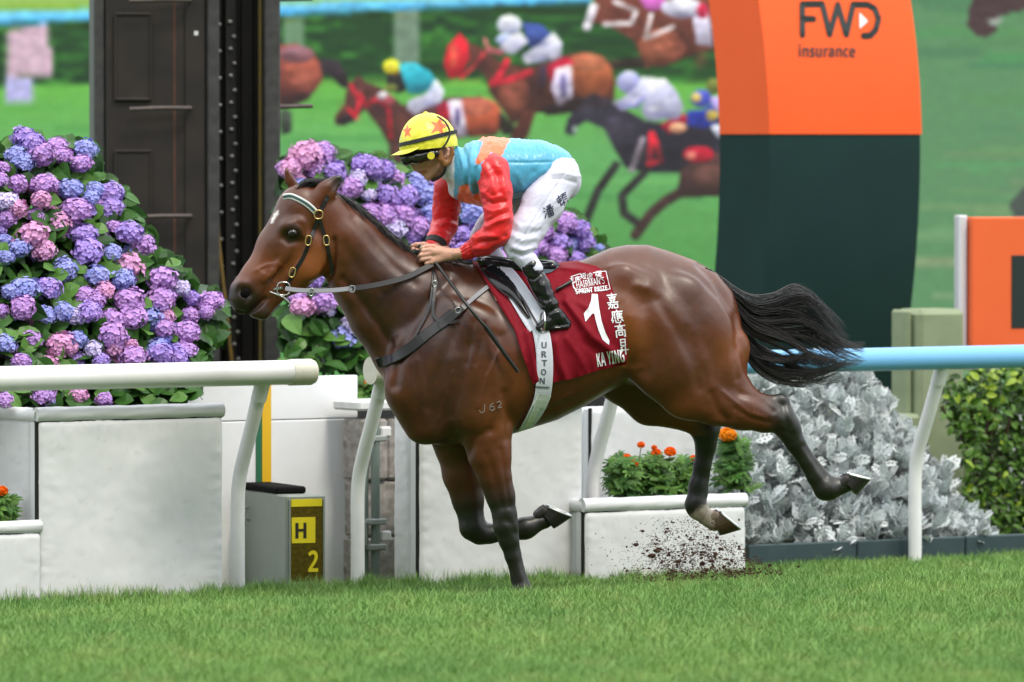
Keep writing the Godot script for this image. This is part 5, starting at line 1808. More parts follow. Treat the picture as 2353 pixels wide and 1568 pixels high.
func lip_mesh(w: float, r: float, d: float, seed_n: int) -> ArrayMesh:   # a stuffed roll along the top edge
	var mb := MB.new()
	var n := int(maxf(w / 0.03, 4))
	var prev := []
	for i in n + 1:
		var x := w * i / n
		var ring := []
		for k in 17:
			var a := lerpf(-0.55 * PI, 1.0 * PI, k / 16.0)
			var rr := r * (1.0 + 0.10 * noise.get_noise_2d(x * 5.0 + seed_n, k * 0.25) + 0.06 * noise.get_noise_2d(x * 16.0 + seed_n, k * 0.3))
			ring.append(Vector3(x, sin(a) * rr, cos(a) * rr))
		ring.append(Vector3(x, -0.2 * r, -d))
		if i > 0:
			for k in ring.size() - 1: mb.quad(prev[k], ring[k], ring[k + 1], prev[k + 1])
		prev = ring
	var ends := []
	for x in [0.0, w]:
		for k in 16:
			var a0 := lerpf(-0.55 * PI, PI, k / 16.0)
			var a1 := lerpf(-0.55 * PI, PI, (k + 1) / 16.0)
			var c := Vector3(x, 0, 0)
			if x == 0.0: mb.tri(c, Vector3(x, sin(a1) * r, cos(a1) * r), Vector3(x, sin(a0) * r, cos(a0) * r))
			else: mb.tri(c, Vector3(x, sin(a0) * r, cos(a0) * r), Vector3(x, sin(a1) * r, cos(a1) * r))
	return mb.mesh()
func smooth_flat(m: ArrayMesh) -> ArrayMesh:            # joins the corners of a flat-shaded mesh so that it shades smoothly
	var ar := m.surface_get_arrays(0)
	var v: PackedVector3Array = ar[Mesh.ARRAY_VERTEX]
	var ix: PackedInt32Array = ar[Mesh.ARRAY_INDEX]
	var at := {}
	var vs := PackedVector3Array()
	var tr := PackedInt32Array()
	for i in ix:
		var key := Vector3i((v[i] * 4000.0).round())
		if not at.has(key):
			at[key] = vs.size()
			vs.append(v[i])
		tr.append(at[key])
	return commit(vs, tr, PackedColorArray())

func padded_box(called: String, label: String, px0: float, px1: float, top_py: float, off: float, depth: float, lip_r: float, seed_n: int, base_y := 0.0) -> Node3D:
	var s0 := on_rail(px0, off)
	var s1 := on_rail(px1, off)
	var h := rail_y((px0 + px1) / 2.0, top_py, off)
	var o := thing(called, label, "planter", RP(s0, 0, off), RYAW)
	var hp := h - (lip_r * 1.7 if lip_r > 0 else 0.0)
	var m := vinyl()
	part("front_pad", pad_mesh(s1 - s0, hp - base_y, minf(depth, 0.09), seed_n), m, o, Vector3(0, base_y, 0))
	var side_pad := part("side_pad", pad_mesh(depth - 0.1, hp - base_y, 0.05, seed_n + 5), m, o, Vector3(-0.004, base_y, -depth))
	side_pad.rotation.y = -PI / 2
	side_pad.position = Vector3(0.0, base_y, -depth + 0.002)
	part("back_board", box_mesh(Vector3(0.06, base_y, -depth - 0.03), Vector3(s1 - s0, hp, -depth), 0.004), m, o)
	var e2 := part("end_board", box_mesh(Vector3(s1 - s0 - 0.05, base_y, -depth), Vector3(s1 - s0 - 0.004, hp, -0.1), 0.004), m, o)
	var gap := mat("seam_shade_black", lin(0.006, 0.007, 0.005), 0.9)
	part("seam", box_mesh(Vector3(-0.008, base_y, -0.03), Vector3(0.006, hp, -0.012), 0.002), gap, o)
	if lip_r > 0.0:
		part("seam", box_mesh(Vector3(0.0, hp - 0.006, -0.05), Vector3(s1 - s0, hp + 0.014, -0.008), 0.002), gap, o)  # black strip along the joint, also painting in the shadow under the lip
		part("lip", smooth_flat(lip_mesh(s1 - s0 + 0.012, lip_r, 0.06, seed_n)), m, o, Vector3(-0.006, h - lip_r * 0.9, -lip_r * 0.75))
		var sl := part("side_lip", smooth_flat(lip_mesh(depth - 0.02, lip_r * 0.9, 0.05, seed_n + 9)), m, o, Vector3(lip_r * 0.5, h - lip_r * 0.95, -depth))
		sl.rotation.y = -PI / 2
	return o

func build_boxes() -> void:
	var soil := rough_mat("potting_soil", lin(0.012, 0.009, 0.007), lin(0.03, 0.022, 0.016), 3.0, 0.95)
	var b1 := padded_box("padded_planter", "tall white padded planter box below the white rail, hydrangeas above it", 88, 512, 934, -0.06, 0.55, 0.034, 11)
	var w1 := on_rail(512, -0.06) - on_rail(88, -0.06)
	part("soil", box_mesh(Vector3(0.06, 0.72, -0.54), Vector3(w1 - 0.06, 0.80, -0.1), 0.01), soil, b1)
	var b0 := padded_box("padded_planter", "low white padded planter box with a single marigold plant", -330, 92, 1206, -0.05, 0.30, 0.03, 23)
	var w0 := on_rail(92, -0.05) - on_rail(-330, -0.05)
	part("soil", box_mesh(Vector3(0.06, 0.22, -0.29), Vector3(w0 - 0.06, 0.30, -0.1), 0.01), soil, b0)
	padded_box("padded_planter", "white padded wall behind the low marigold planter", -420, 40, 952, -0.62, 0.5, 0.034, 31)
	padded_box("padded_planter", "wide white padded box behind the horse's front legs", 965, 1340, 925, -0.10, 0.24, 0.0, 47)
	var b4 := padded_box("padded_planter", "low white padded planter box full of orange marigolds", 1346, 1716, 1143, 0.02, 0.46, 0.034, 53)
	var w4 := on_rail(1716, 0.02) - on_rail(1346, 0.02)
	part("soil", box_mesh(Vector3(0.06, 0.30, -0.45), Vector3(w4 - 0.06, 0.385, -0.1), 0.01), soil, b4)
	padded_box("padded_planter", "white padded screen standing behind the marigolds", 1362, 1606, 936, -0.55, 0.14, 0.0, 61)
	# painted boards behind the gap in the rail
	var wm := rough_mat("white_board", Color(0.86, 0.865, 0.875), Color(0.91, 0.91, 0.915), 1.5, 0.55, 0.01)
	var off := -1.0
	var s0 := on_rail(430, off)
	var s1 := on_rail(822, off)
	var o := thing("boarding", "white painted boarding with a green and yellow winning line stripe", "boarding", RP(s0, 0, off), RYAW)
	var ht := rail_y(700, 866, off)
	var sm := rail_y(700, 966, off)
	var cut := on_rail(620, off) - s0
	part("board", box_mesh(Vector3(0, -0.05, -0.04), Vector3(s1 - s0, sm, 0), 0.004), wm, o)
	part("board", box_mesh(Vector3(0, sm + 0.004, -0.04), Vector3(s1 - s0, ht, -0.002), 0.004), wm, o)
	var g0 := on_rail(586, off) - s0
	var g1 := on_rail(600, off) - s0
	var g2 := on_rail(621, off) - s0
	part("green_stripe", box_mesh(Vector3(g0, 0.02, 0.001), Vector3(g1, ht - 0.01, 0.005), 0.001), mat("stripe_green", lin(0.02, 0.13, 0.06), 0.5), o)
	part("yellow_stripe", box_mesh(Vector3(g1, 0.02, 0.001), Vector3(g2, ht - 0.01, 0.006), 0.001), mat("stripe_yellow", lin(0.72, 0.42, 0.01), 0.5), o)
	# cream ledge and pipes in the gap beside the boarding
	var rk := rough_mat("old_stone", lin(0.14, 0.125, 0.11), lin(0.48, 0.45, 0.42), 5.0, 0.9, 0.05)
	off = -0.75
	s0 = on_rail(822, off)
	s1 = on_rail(960, off)
	o = thing("stone_wall", "short weathered stone wall end with a pale ledge behind the bent rail post", "wall", RP(s0, 0, off), RYAW)
	ht = rail_y(860, 945, off)
	var r2 := RandomNumberGenerator.new()
	r2.seed = 3
	var y := -0.04
	while y < ht - 0.05:
		var hh := r2.randf_range(0.2, 0.34)
		var x := 0.0
		while x < s1 - s0:
			var ww := r2.randf_range(0.14, 0.3)
			part("stone", box_mesh(Vector3(x + 0.006, y + 0.006, -0.16 + r2.randf() * 0.02), Vector3(minf(x + ww, s1 - s0), minf(y + hh, ht), r2.randf() * 0.025), 0.012), rk, o)
			x += ww
		y += hh
	part("ledge", box_mesh(Vector3(-0.02, ht + 0.002, -0.2), Vector3(s1 - s0 + 0.1, ht + 0.05, 0.04), 0.01), rough_mat("ledge_paint", Color(0.78, 0.78, 0.77), Color(0.86, 0.86, 0.85), 3.0, 0.6), o)
	var gp := mat("pipe_green", lin(0.14, 0.18, 0.16), 0.45)
	var pi_ := thing("conduit_pipe", "grey green vertical conduit pipe clamped to the stone wall", "pipe", RP(on_rail(862, -0.62), 0, -0.62), RYAW)
	var mb := MB.new()
	mb.tube(PackedVector3Array([Vector3(0, -0.05, 0), Vector3(0, ht - 0.02, 0)]), same_radius(2, 0.021), 14)
	part("pipe", mb.mesh(), gp, pi_)
	mb = MB.new()
	mb.tube(PackedVector3Array([Vector3(-0.035, -0.05, -0.03), Vector3(-0.035, 0.5, -0.03), Vector3(-0.02, ht - 0.1, -0.03)]), same_radius(3, 0.012), 10)
	part("pipe", mb.mesh(), gp, pi_)
	for yy in [0.18, 0.30, ht - 0.14]:
		part("clamp", box_mesh(Vector3(-0.045, yy, -0.03), Vector3(0.05, yy + 0.03, 0.026), 0.006), mat("clamp_grey", lin(0.24, 0.27, 0.25), 0.5), pi_)
	for yy in [0.22, ht - 0.12]:
		part("bracket", box_mesh(Vector3(0.026, yy, -0.02), Vector3(0.085, yy + 0.05, 0.012), 0.008), mat("bracket_white", lin(0.6, 0.6, 0.58), 0.6), pi_)
	part("junction_box", box_mesh(Vector3(-0.10, 0.2, -0.06), Vector3(-0.04, 0.32, 0.0), 0.006), mat("clamp_grey", lin(0.24, 0.27, 0.25), 0.5), pi_)
	build_cabinet()

func build_cabinet() -> void:
	var off := -0.42
	var s0 := on_rail(655, off)
	var o := thing("utility_cabinet", "small grey green metal cabinet with a yellow placard", "cabinet", RP(s0, 0, off), RYAW - 0.18)
	var hh := rail_y(700, 1139, off)
	var w := 0.20
	var d := 0.60
	var gm := rough_mat("cabinet_paint", lin(0.215, 0.245, 0.215), lin(0.25, 0.28, 0.25), 2.0, 0.42, 0.0)
	part("cabinet_body", box_mesh(Vector3(0, -0.05, -d), Vector3(w, hh, 0), 0.008), gm, o)
	part("black_pad", box_mesh(Vector3(0.0, hh + 0.001, -d + 0.01), Vector3(w * 0.75, hh + 0.034, -0.12), 0.008), mat("black_rubber", lin(0.008, 0.008, 0.008), 0.9, 0.2), o)
	var mb := MB.new()
	mb.tube(PackedVector3Array([Vector3(0.0, hh - 0.08, -d + 0.10), Vector3(-0.03, hh - 0.09, -d + 0.10), Vector3(-0.032, hh - 0.13, -d + 0.12), Vector3(0.0, hh - 0.14, -d + 0.12)]), same_radius(4, 0.006), 8)
	part("handle", mb.mesh(), gm, o)
	var fx0 := 0.022
	var fx1 := w - 0.016
	var fy0 := hh - 0.405
	var fy1 := hh - 0.018
	var fr := part("placard", box_mesh(Vector3(fx0, fy0, 0.001), Vector3(fx1, fy1, 0.004), 0.001), rough_mat("placard_dark", lin(0.045, 0.03, 0.004), lin(0.13, 0.095, 0.008), 12.0, 0.2), o)
	var ye := mat("placard_yellow", lin(0.72, 0.60, 0.02), 0.35)
	part("yellow_field", box_mesh(Vector3(fx0 + 0.004, fy1 - 0.035, 0.0045), Vector3(fx1 - 0.004, fy1, 0.006), 0.0005), ye, fr)
	part("yellow_field", box_mesh(Vector3(fx0 + 0.006, fy1 - 0.205, 0.0045), Vector3(fx1 - 0.038, fy1 - 0.085, 0.006), 0.0005), ye, fr)
	for bb in [[fx0 - 0.008, fx0, fy0 - 0.012, fy1], [fx1, fx1 + 0.007, fy0 - 0.012, fy1], [fx0, fx1, fy0 - 0.012, fy0]]:
		part("frame_bar", box_mesh(Vector3(bb[0], bb[2], 0.0), Vector3(bb[1], bb[3], 0.012), 0.002), gm, fr)
	var lt := func(txt: String, x: float, y: float, ww: float, h2: float, z: float, m: Material) -> void:
		var b := MB.new()
		var tv := text_tris(txt, true, Vector2(x, -y), Vector2(ww, 0), Vector2(0, h2))
		for i in range(0, tv.size(), 3):
			b.tri(Vector3(tv[i].x, -tv[i].y, z), Vector3(tv[i + 2].x, -tv[i + 2].y, z), Vector3(tv[i + 1].x, -tv[i + 1].y, z))
		part("letter", b.mesh(), m, fr)
	lt.call("H", fx0 + 0.024, fy1 - 0.11, 0.055, 0.072, 0.008, mat("ink_black", lin(0.02, 0.018, 0.01), 0.5))
	lt.call("2", fx1 - 0.075, fy1 - 0.24, 0.05, 0.10, 0.008, ye)

# ---------------------------------------------------------------- columns and signs behind
func build_columns() -> void:
	var sm := rough_mat("dark_steel", lin(0.0085, 0.0060, 0.0048), lin(0.024, 0.0160, 0.0125), 1.2, 0.55, 0.02)
	var ed := rough_mat("edge_steel", lin(0.026, 0.025, 0.025), lin(0.055, 0.053, 0.052), 4.0, 0.55, 0.02)
	var bk := sm
	var d := 34.4
	var k := d / DIST / SC
	var base := P(245, 900, d)
	base.y = 0.0
	var o := thing("steel_column", "tall dark steel gantry column with ladder rungs and bolts behind the hydrangeas", "column", base, 0.12)
	var X := func(px: float) -> float: return (px - 245.0) * k
	var Y := func(py: float) -> float: return P(245, py, d).y
	var top := 3.4
	part("flange_plate", box_mesh(Vector3(X.call(216), -0.05, -0.45), Vector3(X.call(243), top, -0.02), 0.01), ed, o)
	part("web_plate", box_mesh(Vector3(X.call(243), -0.05, -0.06), Vector3(X.call(476), top, 0.0), 0.004), sm, o)
	part("edge_strip", box_mesh(Vector3(X.call(476), -0.05, -0.45), Vector3(X.call(503), top, 0.03), 0.008), ed, o)
	part("rust_streak", box_mesh(Vector3(X.call(397), -0.05, 0.0005), Vector3(X.call(404), top, 0.002), 0.0003), rough_mat("rust", lin(0.035, 0.016, 0.010), lin(0.085, 0.030, 0.016), 3.0, 0.8), o)
	part("channel_plate", box_mesh(Vector3(X.call(425), -0.05, 0.001), Vector3(X.call(470), top, 0.012), 0.003), sm, o)
	for pr in [[262, 348, 30, 232], [262, 348, 345, 560]]:
		var x0: float = X.call(pr[0])
		var x1: float = X.call(pr[1])
		var y0: float = Y.call(pr[3])
		var y1: float = Y.call(pr[2])
		var p := part("access_panel", box_mesh(Vector3(x0, y0, 0.0), Vector3(x1, y1, 0.012), 0.004), sm, o)
		for e in [[x0, x0 + 0.012, y0, y1], [x1 - 0.012, x1, y0, y1], [x0 + 0.012, x1 - 0.012, y0, y0 + 0.014], [x0 + 0.012, x1 - 0.012, y1 - 0.014, y1]]:
			part("panel_rim", box_mesh(Vector3(e[0], e[2], 0.0), Vector3(e[1], e[3], 0.02), 0.003), sm, p)
	# dark channel with a bolted strip, and the far flange
	part("back_plate", box_mesh(Vector3(X.call(503), -0.05, -0.46), Vector3(X.call(648), top, -0.42), 0.0), bk, o)
	var strip_m := mat("strip_steel", lin(0.022, 0.020, 0.019), 0.5)
	part("bolt_strip", box_mesh(Vector3(X.call(530), -0.05, -0.40), Vector3(X.call(556), top, -0.34), 0.004), strip_m, o)
	part("bolt_strip", box_mesh(Vector3(X.call(512), -0.05, -0.42), Vector3(X.call(524), top, -0.39), 0.004), strip_m, o)
	part("bolt_strip", box_mesh(Vector3(X.call(568), -0.05, -0.42), Vector3(X.call(596), top, -0.38), 0.004), bk, o)
	var yl := rough_mat("yellow_edge", lin(0.30, 0.17, 0.012), lin(0.16, 0.14, 0.09), 5.0, 0.7)
	var mb := MB.new()
	mb.tube(PackedVector3Array([Vector3(X.call(502), Y.call(420), -0.3), Vector3(X.call(512), Y.call(560), -0.3), Vector3(X.call(545), Y.call(860), -0.3), Vector3(X.call(575), -0.04, -0.3)]), same_radius(4, 0.012), 6)
	part("yellow_edge", mb.mesh(), yl, o)
	part("yellow_edge", box_mesh(Vector3(X.call(602), -0.05, -0.22), Vector3(X.call(609), top, -0.18), 0.003), yl, o)
	part("flange_plate", box_mesh(Vector3(X.call(610), -0.05, -0.42), Vector3(X.call(647), top, -0.05), 0.008), ed, o)
	var bolt := SphereMesh.new()
	bolt.radius = 0.012
	bolt.height = 0.022
	bolt.radial_segments = 8
	bolt.rings = 4
	var bm := mat("bolt_zinc", lin(0.42, 0.42, 0.41), 0.45)
	var y := -8.0
	while y < 860.0:
		part("bolt", bolt, bm, o, Vector3(X.call(541 + y * 0.012), Y.call(y + 56), -0.335))
		part("bolt", bolt, bm, o, Vector3(X.call(517 + y * 0.012), Y.call(y + 62), -0.385))
		part("bolt", bolt, bm, o, Vector3(X.call(550 + y * 0.012), Y.call(y + 90), -0.335))
		y += 62.5
	var rm := rough_mat("rung_rust", lin(0.055, 0.040, 0.036), lin(0.11, 0.085, 0.08), 6.0, 0.6)
	for yy in [1, 249, 497]:
		var m2 := MB.new()
		m2.tube(PackedVector3Array([Vector3(X.call(436), Y.call(yy), 0.0), Vector3(X.call(436), Y.call(yy), 0.07), Vector3(X.call(365), Y.call(yy), 0.09), Vector3(X.call(295), Y.call(yy + 3), 0.10)]), same_radius(4, 0.011), 8)
		part("rung", m2.mesh(), rm, o)
		var m3 := MB.new()
		m3.tube(PackedVector3Array([Vector3(X.call(646), Y.call(yy - 3), -0.1), Vector3(X.call(724), Y.call(yy - 5), -0.1)]), same_radius(2, 0.011), 8)
		part("rung", m3.mesh(), rm, o)
	# white speck of old paint
	part("paint_chip", box_mesh(Vector3(X.call(446), Y.call(82), 0.0125), Vector3(X.call(455), Y.call(72), 0.0135), 0.0003), mat("chip_white", lin(0.6, 0.6, 0.58), 0.7), o)
	# --- the advertising tower
	d = 35.9
	k = d / DIST / SC
	var yaw := 0.60
	var corner := P(1768, 310, d)
	var t := thing("advertising_tower", "curved advertising tower, orange above and dark green below, behind the horse", "tower", Vector3(corner.x, 0, corner.z), yaw)
	var wf := 365.0 * k / cos(yaw)
	var wd := 110.0 * k / sin(yaw)
	var split: float = P(1768, 309, d).y
	var foot: float = P(1768, 928, d).y
	var prof := func(yv: float) -> float:             # how far the front bellies out
		var py := 784.0 + ((CAM_H - yv) / d - 0.03) * SC * DIST
		return (-0.000265 * pow(py - 350.0, 2.0) * (0.75 if py < 350.0 else 0.55)) * k / sin(yaw)
	for pc in [[split, 3.6, "orange_panel", rough_mat("tower_orange", lin(0.80, 0.098, 0.016), lin(0.83, 0.108, 0.02), 0.8, 0.55, 0.0, 0.35), 0.0], [foot, split, "green_panel", rough_mat("tower_green", lin(0.007, 0.028, 0.027), lin(0.009, 0.033, 0.032), 0.8, 0.75, 0.0, 0.3), -0.006], [foot - 0.05, foot, "yellow_base", mat("base_yellow", lin(0.55, 0.36, 0.01), 0.6), 0.02]]:
		var b := MB.new()
		var n := 22
		for i in n:
			var y0: float = lerpf(pc[0], pc[1], float(i) / n)
			var y1: float = lerpf(pc[0], pc[1], float(i + 1) / n)
			var z0: float = prof.call(y0) + pc[4]
			var z1: float = prof.call(y1) + pc[4]
			var xo: float = -pc[4]
			b.quad(Vector3(-pc[4], y0, z0), Vector3(wf + pc[4], y0, z0), Vector3(wf + pc[4], y1, z1), Vector3(-pc[4], y1, z1))
			b.quad(Vector3(-pc[4], y0, z0 - wd), Vector3(-pc[4], y0, z0), Vector3(-pc[4], y1, z1), Vector3(-pc[4], y1, z1 - wd))
			b.quad(Vector3(wf + pc[4], y0, z0), Vector3(wf + pc[4], y0, z0 - wd), Vector3(wf + pc[4], y1, z1 - wd), Vector3(wf + pc[4], y1, z1))
			b.quad(Vector3(wf + pc[4], y0, z0 - wd), Vector3(-pc[4], y0, z0 - wd), Vector3(-pc[4], y1, z1 - wd), Vector3(wf + pc[4], y1, z1))
		part(pc[2], b.mesh(), pc[3], t)
	var plinth := box_mesh(Vector3(-0.05, -0.05, -wd - 0.5), Vector3(wf + 0.1, foot - 0.052, -0.14), 0.02)
	part("plinth", plinth, rough_mat("green_concrete", lin(0.19, 0.235, 0.135), lin(0.255, 0.30, 0.185), 1.6, 0.8, 0.04), t)
	var fold_line := MB.new()
	# emblem: lettering drawn with strokes of even width, then the small word below
	var EX := func(px: float, py: float, lift: float) -> Vector3:
		var yv: float = P(1768, py, d).y
		return Vector3((px - 1768.0 + 0.0002 * pow(py - 350.0, 2.0)) * k / cos(yaw), yv, prof.call(yv) + lift)
	var stroke := func(lines: Array, half: float, sh: float) -> ArrayMesh:
		var m4 := MB.new()
		for ln in lines:
			var c3 := []
			for q in ln: c3.append(EX.call(q[0] + sh, q[1], 0.004))
			for i in c3.size():
				var nrm := Vector3(0, 0, 1)
				for e in 10:
					var a0 := TAU * e / 10.0
					var a1 := TAU * (e + 1) / 10.0
					m4.tri(c3[i], c3[i] + Vector3(cos(a0), sin(a0), 0) * half * 0.98, c3[i] + Vector3(cos(a1), sin(a1), 0) * half * 0.98)
				if i > 0:
					var dir: Vector3 = (c3[i] - c3[i - 1]).normalized()
					var wv := Vector3(-dir.y, dir.x, 0).normalized() * half
					m4.quad(c3[i - 1] - wv + nrm * 0.0006, c3[i] - wv + nrm * 0.0006, c3[i] + wv + nrm * 0.0006, c3[i - 1] + wv + nrm * 0.0006)
		return m4.mesh()
	var ink := mat("emblem_ink", lin(0.012, 0.020, 0.019), 0.5)
	var F := [[[1846, 80], [1846, 9], [1894, 8], [1911, 78], [1931, 9], [1951, 78], [1968, 8], [2003, 8], [2020, 17], [2029, 40], [2022, 66], [2008, 80], [1992, 81]], [[1846, 43], [1873, 43]]]
	part("emblem", stroke.call(F, 7.6 * k, 0.0), ink, t)
	var ar := MB.new()
	ar.tri(EX.call(1983, 64, 0.004), EX.call(2003, 46, 0.004), EX.call(1983, 26, 0.004))
	part("emblem_arrow", ar.mesh(), mat("arrow_white", lin(0.8, 0.8, 0.82), 0.5), t)
	var wt := MB.new()
	var tv := text_tris("insurance", true, Vector2(1837, 101), Vector2(135, 0), Vector2(0, 30))
	for i in range(0, tv.size(), 3):
		wt.tri(EX.call(tv[i].x, tv[i].y, 0.004), EX.call(tv[i + 2].x, tv[i + 2].y, 0.004), EX.call(tv[i + 1].x, tv[i + 1].y, 0.004))
	part("lettering", wt.mesh(), ink, t)
	# --- small orange sign on its post
	d = 35.5
	k = d / DIST / SC
	var sp := P(2234, 790, d)
	var sg := thing("orange_sign", "orange advertising sign with black lettering fixed beside the green concrete post", "sign", Vector3(sp.x, 0, sp.z), 0.25)
	var sy0: float = P(2234, 852, d).y
	var sy1: float = P(2234, 500, d).y
	part("board", box_mesh(Vector3(0, sy0 + 0.03, -0.10), Vector3(1.6, sy1, 0.0), 0.006), rough_mat("sign_orange", lin(0.76, 0.115, 0.025), lin(0.80, 0.125, 0.03), 0.8, 0.5), sg)
	part("frame", box_mesh(Vector3(-0.055, sy0, -0.14), Vector3(-0.006, sy1 + 0.01, -0.06), 0.006), mat("frame_white", lin(0.62, 0.63, 0.68), 0.4), sg)
	part("frame", box_mesh(Vector3(-0.006, sy0, -0.13), Vector3(1.6, sy0 + 0.026, -0.02), 0.004), mat("frame_white", lin(0.62, 0.63, 0.68), 0.4), sg)
	part("support", box_mesh(Vector3(0.3, -0.05, -0.3), Vector3(0.36, sy0 + 0.3, -0.2), 0.004), mat("frame_white", lin(0.62, 0.63, 0.68), 0.4), sg)
	var fm := MB.new()
	var fx := (2326.0 - 2234.0) * k / cos(0.25)
	var fy0: float = P(2234, 756, d).y
	var fy1: float = P(2234, 588, d).y
	fm.box(Vector3(fx, fy0, 0.001), Vector3(fx + 0.095, fy1, 0.004), 0.001)
	fm.box(Vector3(fx + 0.096, fy1 - 0.09, 0.001), Vector3(fx + 0.32, fy1, 0.004), 0.001)
	fm.box(Vector3(fx + 0.096, lerpf(fy0, fy1, 0.45), 0.001), Vector3(fx + 0.22, lerpf(fy0, fy1, 0.45) + 0.08, 0.004), 0.001)
	part("letter", fm.mesh(), ink, sg)
	# --- green concrete post
	d = 35.0
	k = d / DIST / SC
	var pp := P(2112, 1000, d)
	var gp := thing("concrete_post", "pale green concrete gatepost with a sloping top beside the orange sign", "post", Vector3(pp.x, 0, pp.z), 0.45)
	var gcm := rough_mat("green_concrete", lin(0.19, 0.235, 0.135), lin(0.255, 0.30, 0.185), 1.6, 0.8, 0.04)
	var pt: float = P(2112, 712, d).y
	part("shaft", box_mesh(Vector3(0, -0.05, -0.26), Vector3(0.28, pt, 0), 0.028), gcm, gp)
	part("plinth_block", box_mesh(Vector3(-0.12, -0.05, -0.3), Vector3(0.0 - 0.002, P(2112, 952, d).y, 0.04), 0.02), gcm, gp)
	part("side_block", box_mesh(Vector3(-0.035, -0.05, -0.24), Vector3(-0.003, pt - 0.004, -0.06), 0.012), gcm, gp)
	var gw := thing("garden_wall", "low green painted wall behind the hedge and silver bush", "wall", Vector3(P(1700, 1000, 37.4).x, 0, 30 - 37.4), 0.1)
	part("wall", box_mesh(Vector3(0, -0.05, -0.2), Vector3(6.0, P(2112, 985, 37.4).y, 0), 0.02), rough_mat("wall_green", lin(0.10, 0.125, 0.07), lin(0.14, 0.165, 0.10), 1.6, 0.85, 0.04), gw)
	# dark plank edging of the flower bed
	var off := -0.32
	for i in 5:
		var a := on_rail(1722.0 + i * 250.0, off)
		var b2 := on_rail(1722.0 + (i + 1) * 250.0 - 2.0, off)
		var e := thing("bed_edging", "dark blue green plank edging the bed below the silver bush", "edging", RP(a, 0, off), RYAW, "edging planks")
		part("plank", box_mesh(Vector3(0, -0.05, -0.04), Vector3(b2 - a, 0.155, 0.0), 0.006), rough_mat("edging_paint", lin(0.018, 0.040, 0.045), lin(0.03, 0.055, 0.06), 3.0, 0.6, 0.02), e)

# ---------------------------------------------------------------- the grandstand on the photographer's side: it darkens what the horse's flank mirrors
func build_grandstand() -> void:
	var o := thing("grandstand", "long grey tiered grandstand with a flat roof facing the track", "grandstand", Vector3(0, 0, 48))
	var con := rough_mat("stand_concrete", lin(0.085, 0.085, 0.088), lin(0.12, 0.12, 0.12), 0.2, 0.9)
	for i in 6:
		part("tier", box_mesh(Vector3(-90, -0.1, i * 5.0), Vector3(90, 1.6 + i * 3.4, i * 5.0 + 4.99), 0.05), con, o)
	part("back_wall", box_mesh(Vector3(-90, -0.1, 30.0), Vector3(90, 29.0, 31.0), 0.1), con, o)
	part("roof", box_mesh(Vector3(-92, 26.0, 6.0), Vector3(92, 27.0, 29.9), 0.1), con, o)
	for i in 13:
		part("column", box_mesh(Vector3(-90.0 + i * 15.0, 14.0, 21.0), Vector3(-89.2 + i * 15.0, 25.99, 21.8), 0.05), con, o)

# ---------------------------------------------------------------- plants
func leaf_mesh(ln: float, wd: float, fold: float, droop: float, tone: float) -> ArrayMesh:   # an ovate leaf with a midrib, from the origin along +x, facing +z
	var mb := MB.new()
	var n := 5
	var pm := Vector3.ZERO
	var pl := Vector3.ZERO
	var pr := Vector3.ZERO
	for i in n + 1:
		var t := float(i) / n
		var w := wd * pow(sin(PI * pow(t, 0.8)), 0.8) * (1.0 if t < 0.999 else 0.0)
		var m := Vector3(ln * t, 0, -droop * t * t * ln)
		var wav := 0.06 * wd * sin(t * 11.0)
		var l := m + Vector3(0, w, fold * w + wav)
		var r := m + Vector3(0, -w, fold * w - wav)
		if i > 0:
			mb.col = Color(tone, tone, tone)
			mb.quad(pr, r, m, pm)
			mb.col = Color(tone * 0.93, tone * 0.93, tone * 0.93)
			mb.quad(pm, m, l, pl)
		pm = m
		pl = l
		pr = r
	return mb.mesh()

func core_ball(mb: MB, rad: float, tone: float) -> void:    # the close-packed inside of a flower head
	mb.col = Color(tone, tone, tone)
	for j in 6:
		for i in 10:
			var q := []
			for e in [[0, 0], [1, 0], [1, 1], [0, 1]]:
				var a: float = TAU * (i + e[0]) / 10.0
				var b: float = PI * (j + e[1]) / 6.0
				q.append(Vector3(cos(a) * sin(b), cos(b), sin(a) * sin(b)) * rad)
			mb.quad(q[3], q[2], q[1], q[0])

func hydrangea_head(seed_n: int, count: int) -> ArrayMesh:      # a ball of four-petalled florets, radius 1
	var r := RandomNumberGenerator.new()
	r.seed = seed_n
	var mb := MB.new()
	core_ball(mb, 0.74, 0.8)
	for i in count:
		var y := 1.0 - 1.62 * (i + 0.5) / count
		var a := i * 2.39996 + r.randfn(0, 0.12)
		var q := sqrt(maxf(0.0, 1.0 - y * y))
		var nn := Vector3(cos(a) * q, y, sin(a) * q).normalized()
		var c := nn * (0.86 + r.randf_range(-0.08, 0.12) + 0.30 * noise.get_noise_3d(nn.x * 1.1 + seed_n * 3.0, nn.y * 1.1, nn.z * 1.1))
		nn = (nn + Vector3(r.randfn(0, 0.2), r.randfn(0, 0.2), r.randfn(0, 0.2))).normalized()
		var u := nn.cross(Vector3(0.3, 0.2, 1)).normalized()
		var v := nn.cross(u)
		var sp := r.randf() * TAU
		var sz := r.randf_range(0.21, 0.28)
		var tone := r.randf_range(0.85, 1.15)
		var blush := r.randf_range(-0.10, 0.10)
		for k in 4:
			var an := sp + k * PI / 2
			var d := u * cos(an) + v * sin(an)
			var e := u * cos(an + PI / 2) + v * sin(an + PI / 2)
			var tt := tone * r.randf_range(0.9, 1.1)
			mb.col = Color(tt + blush, tt, tt - blush * 0.5)
			var p0 := c
			var p1 := c + (d * 0.55 + e * 0.48) * sz + nn * 0.05
			var p2 := c + d * sz * 1.05 + nn * (0.03 + r.randf() * 0.04)
			var p3 := c + (d * 0.55 - e * 0.48) * sz + nn * 0.05
			mb.quad(p0, p3, p2, p1)
	return mb.mesh()

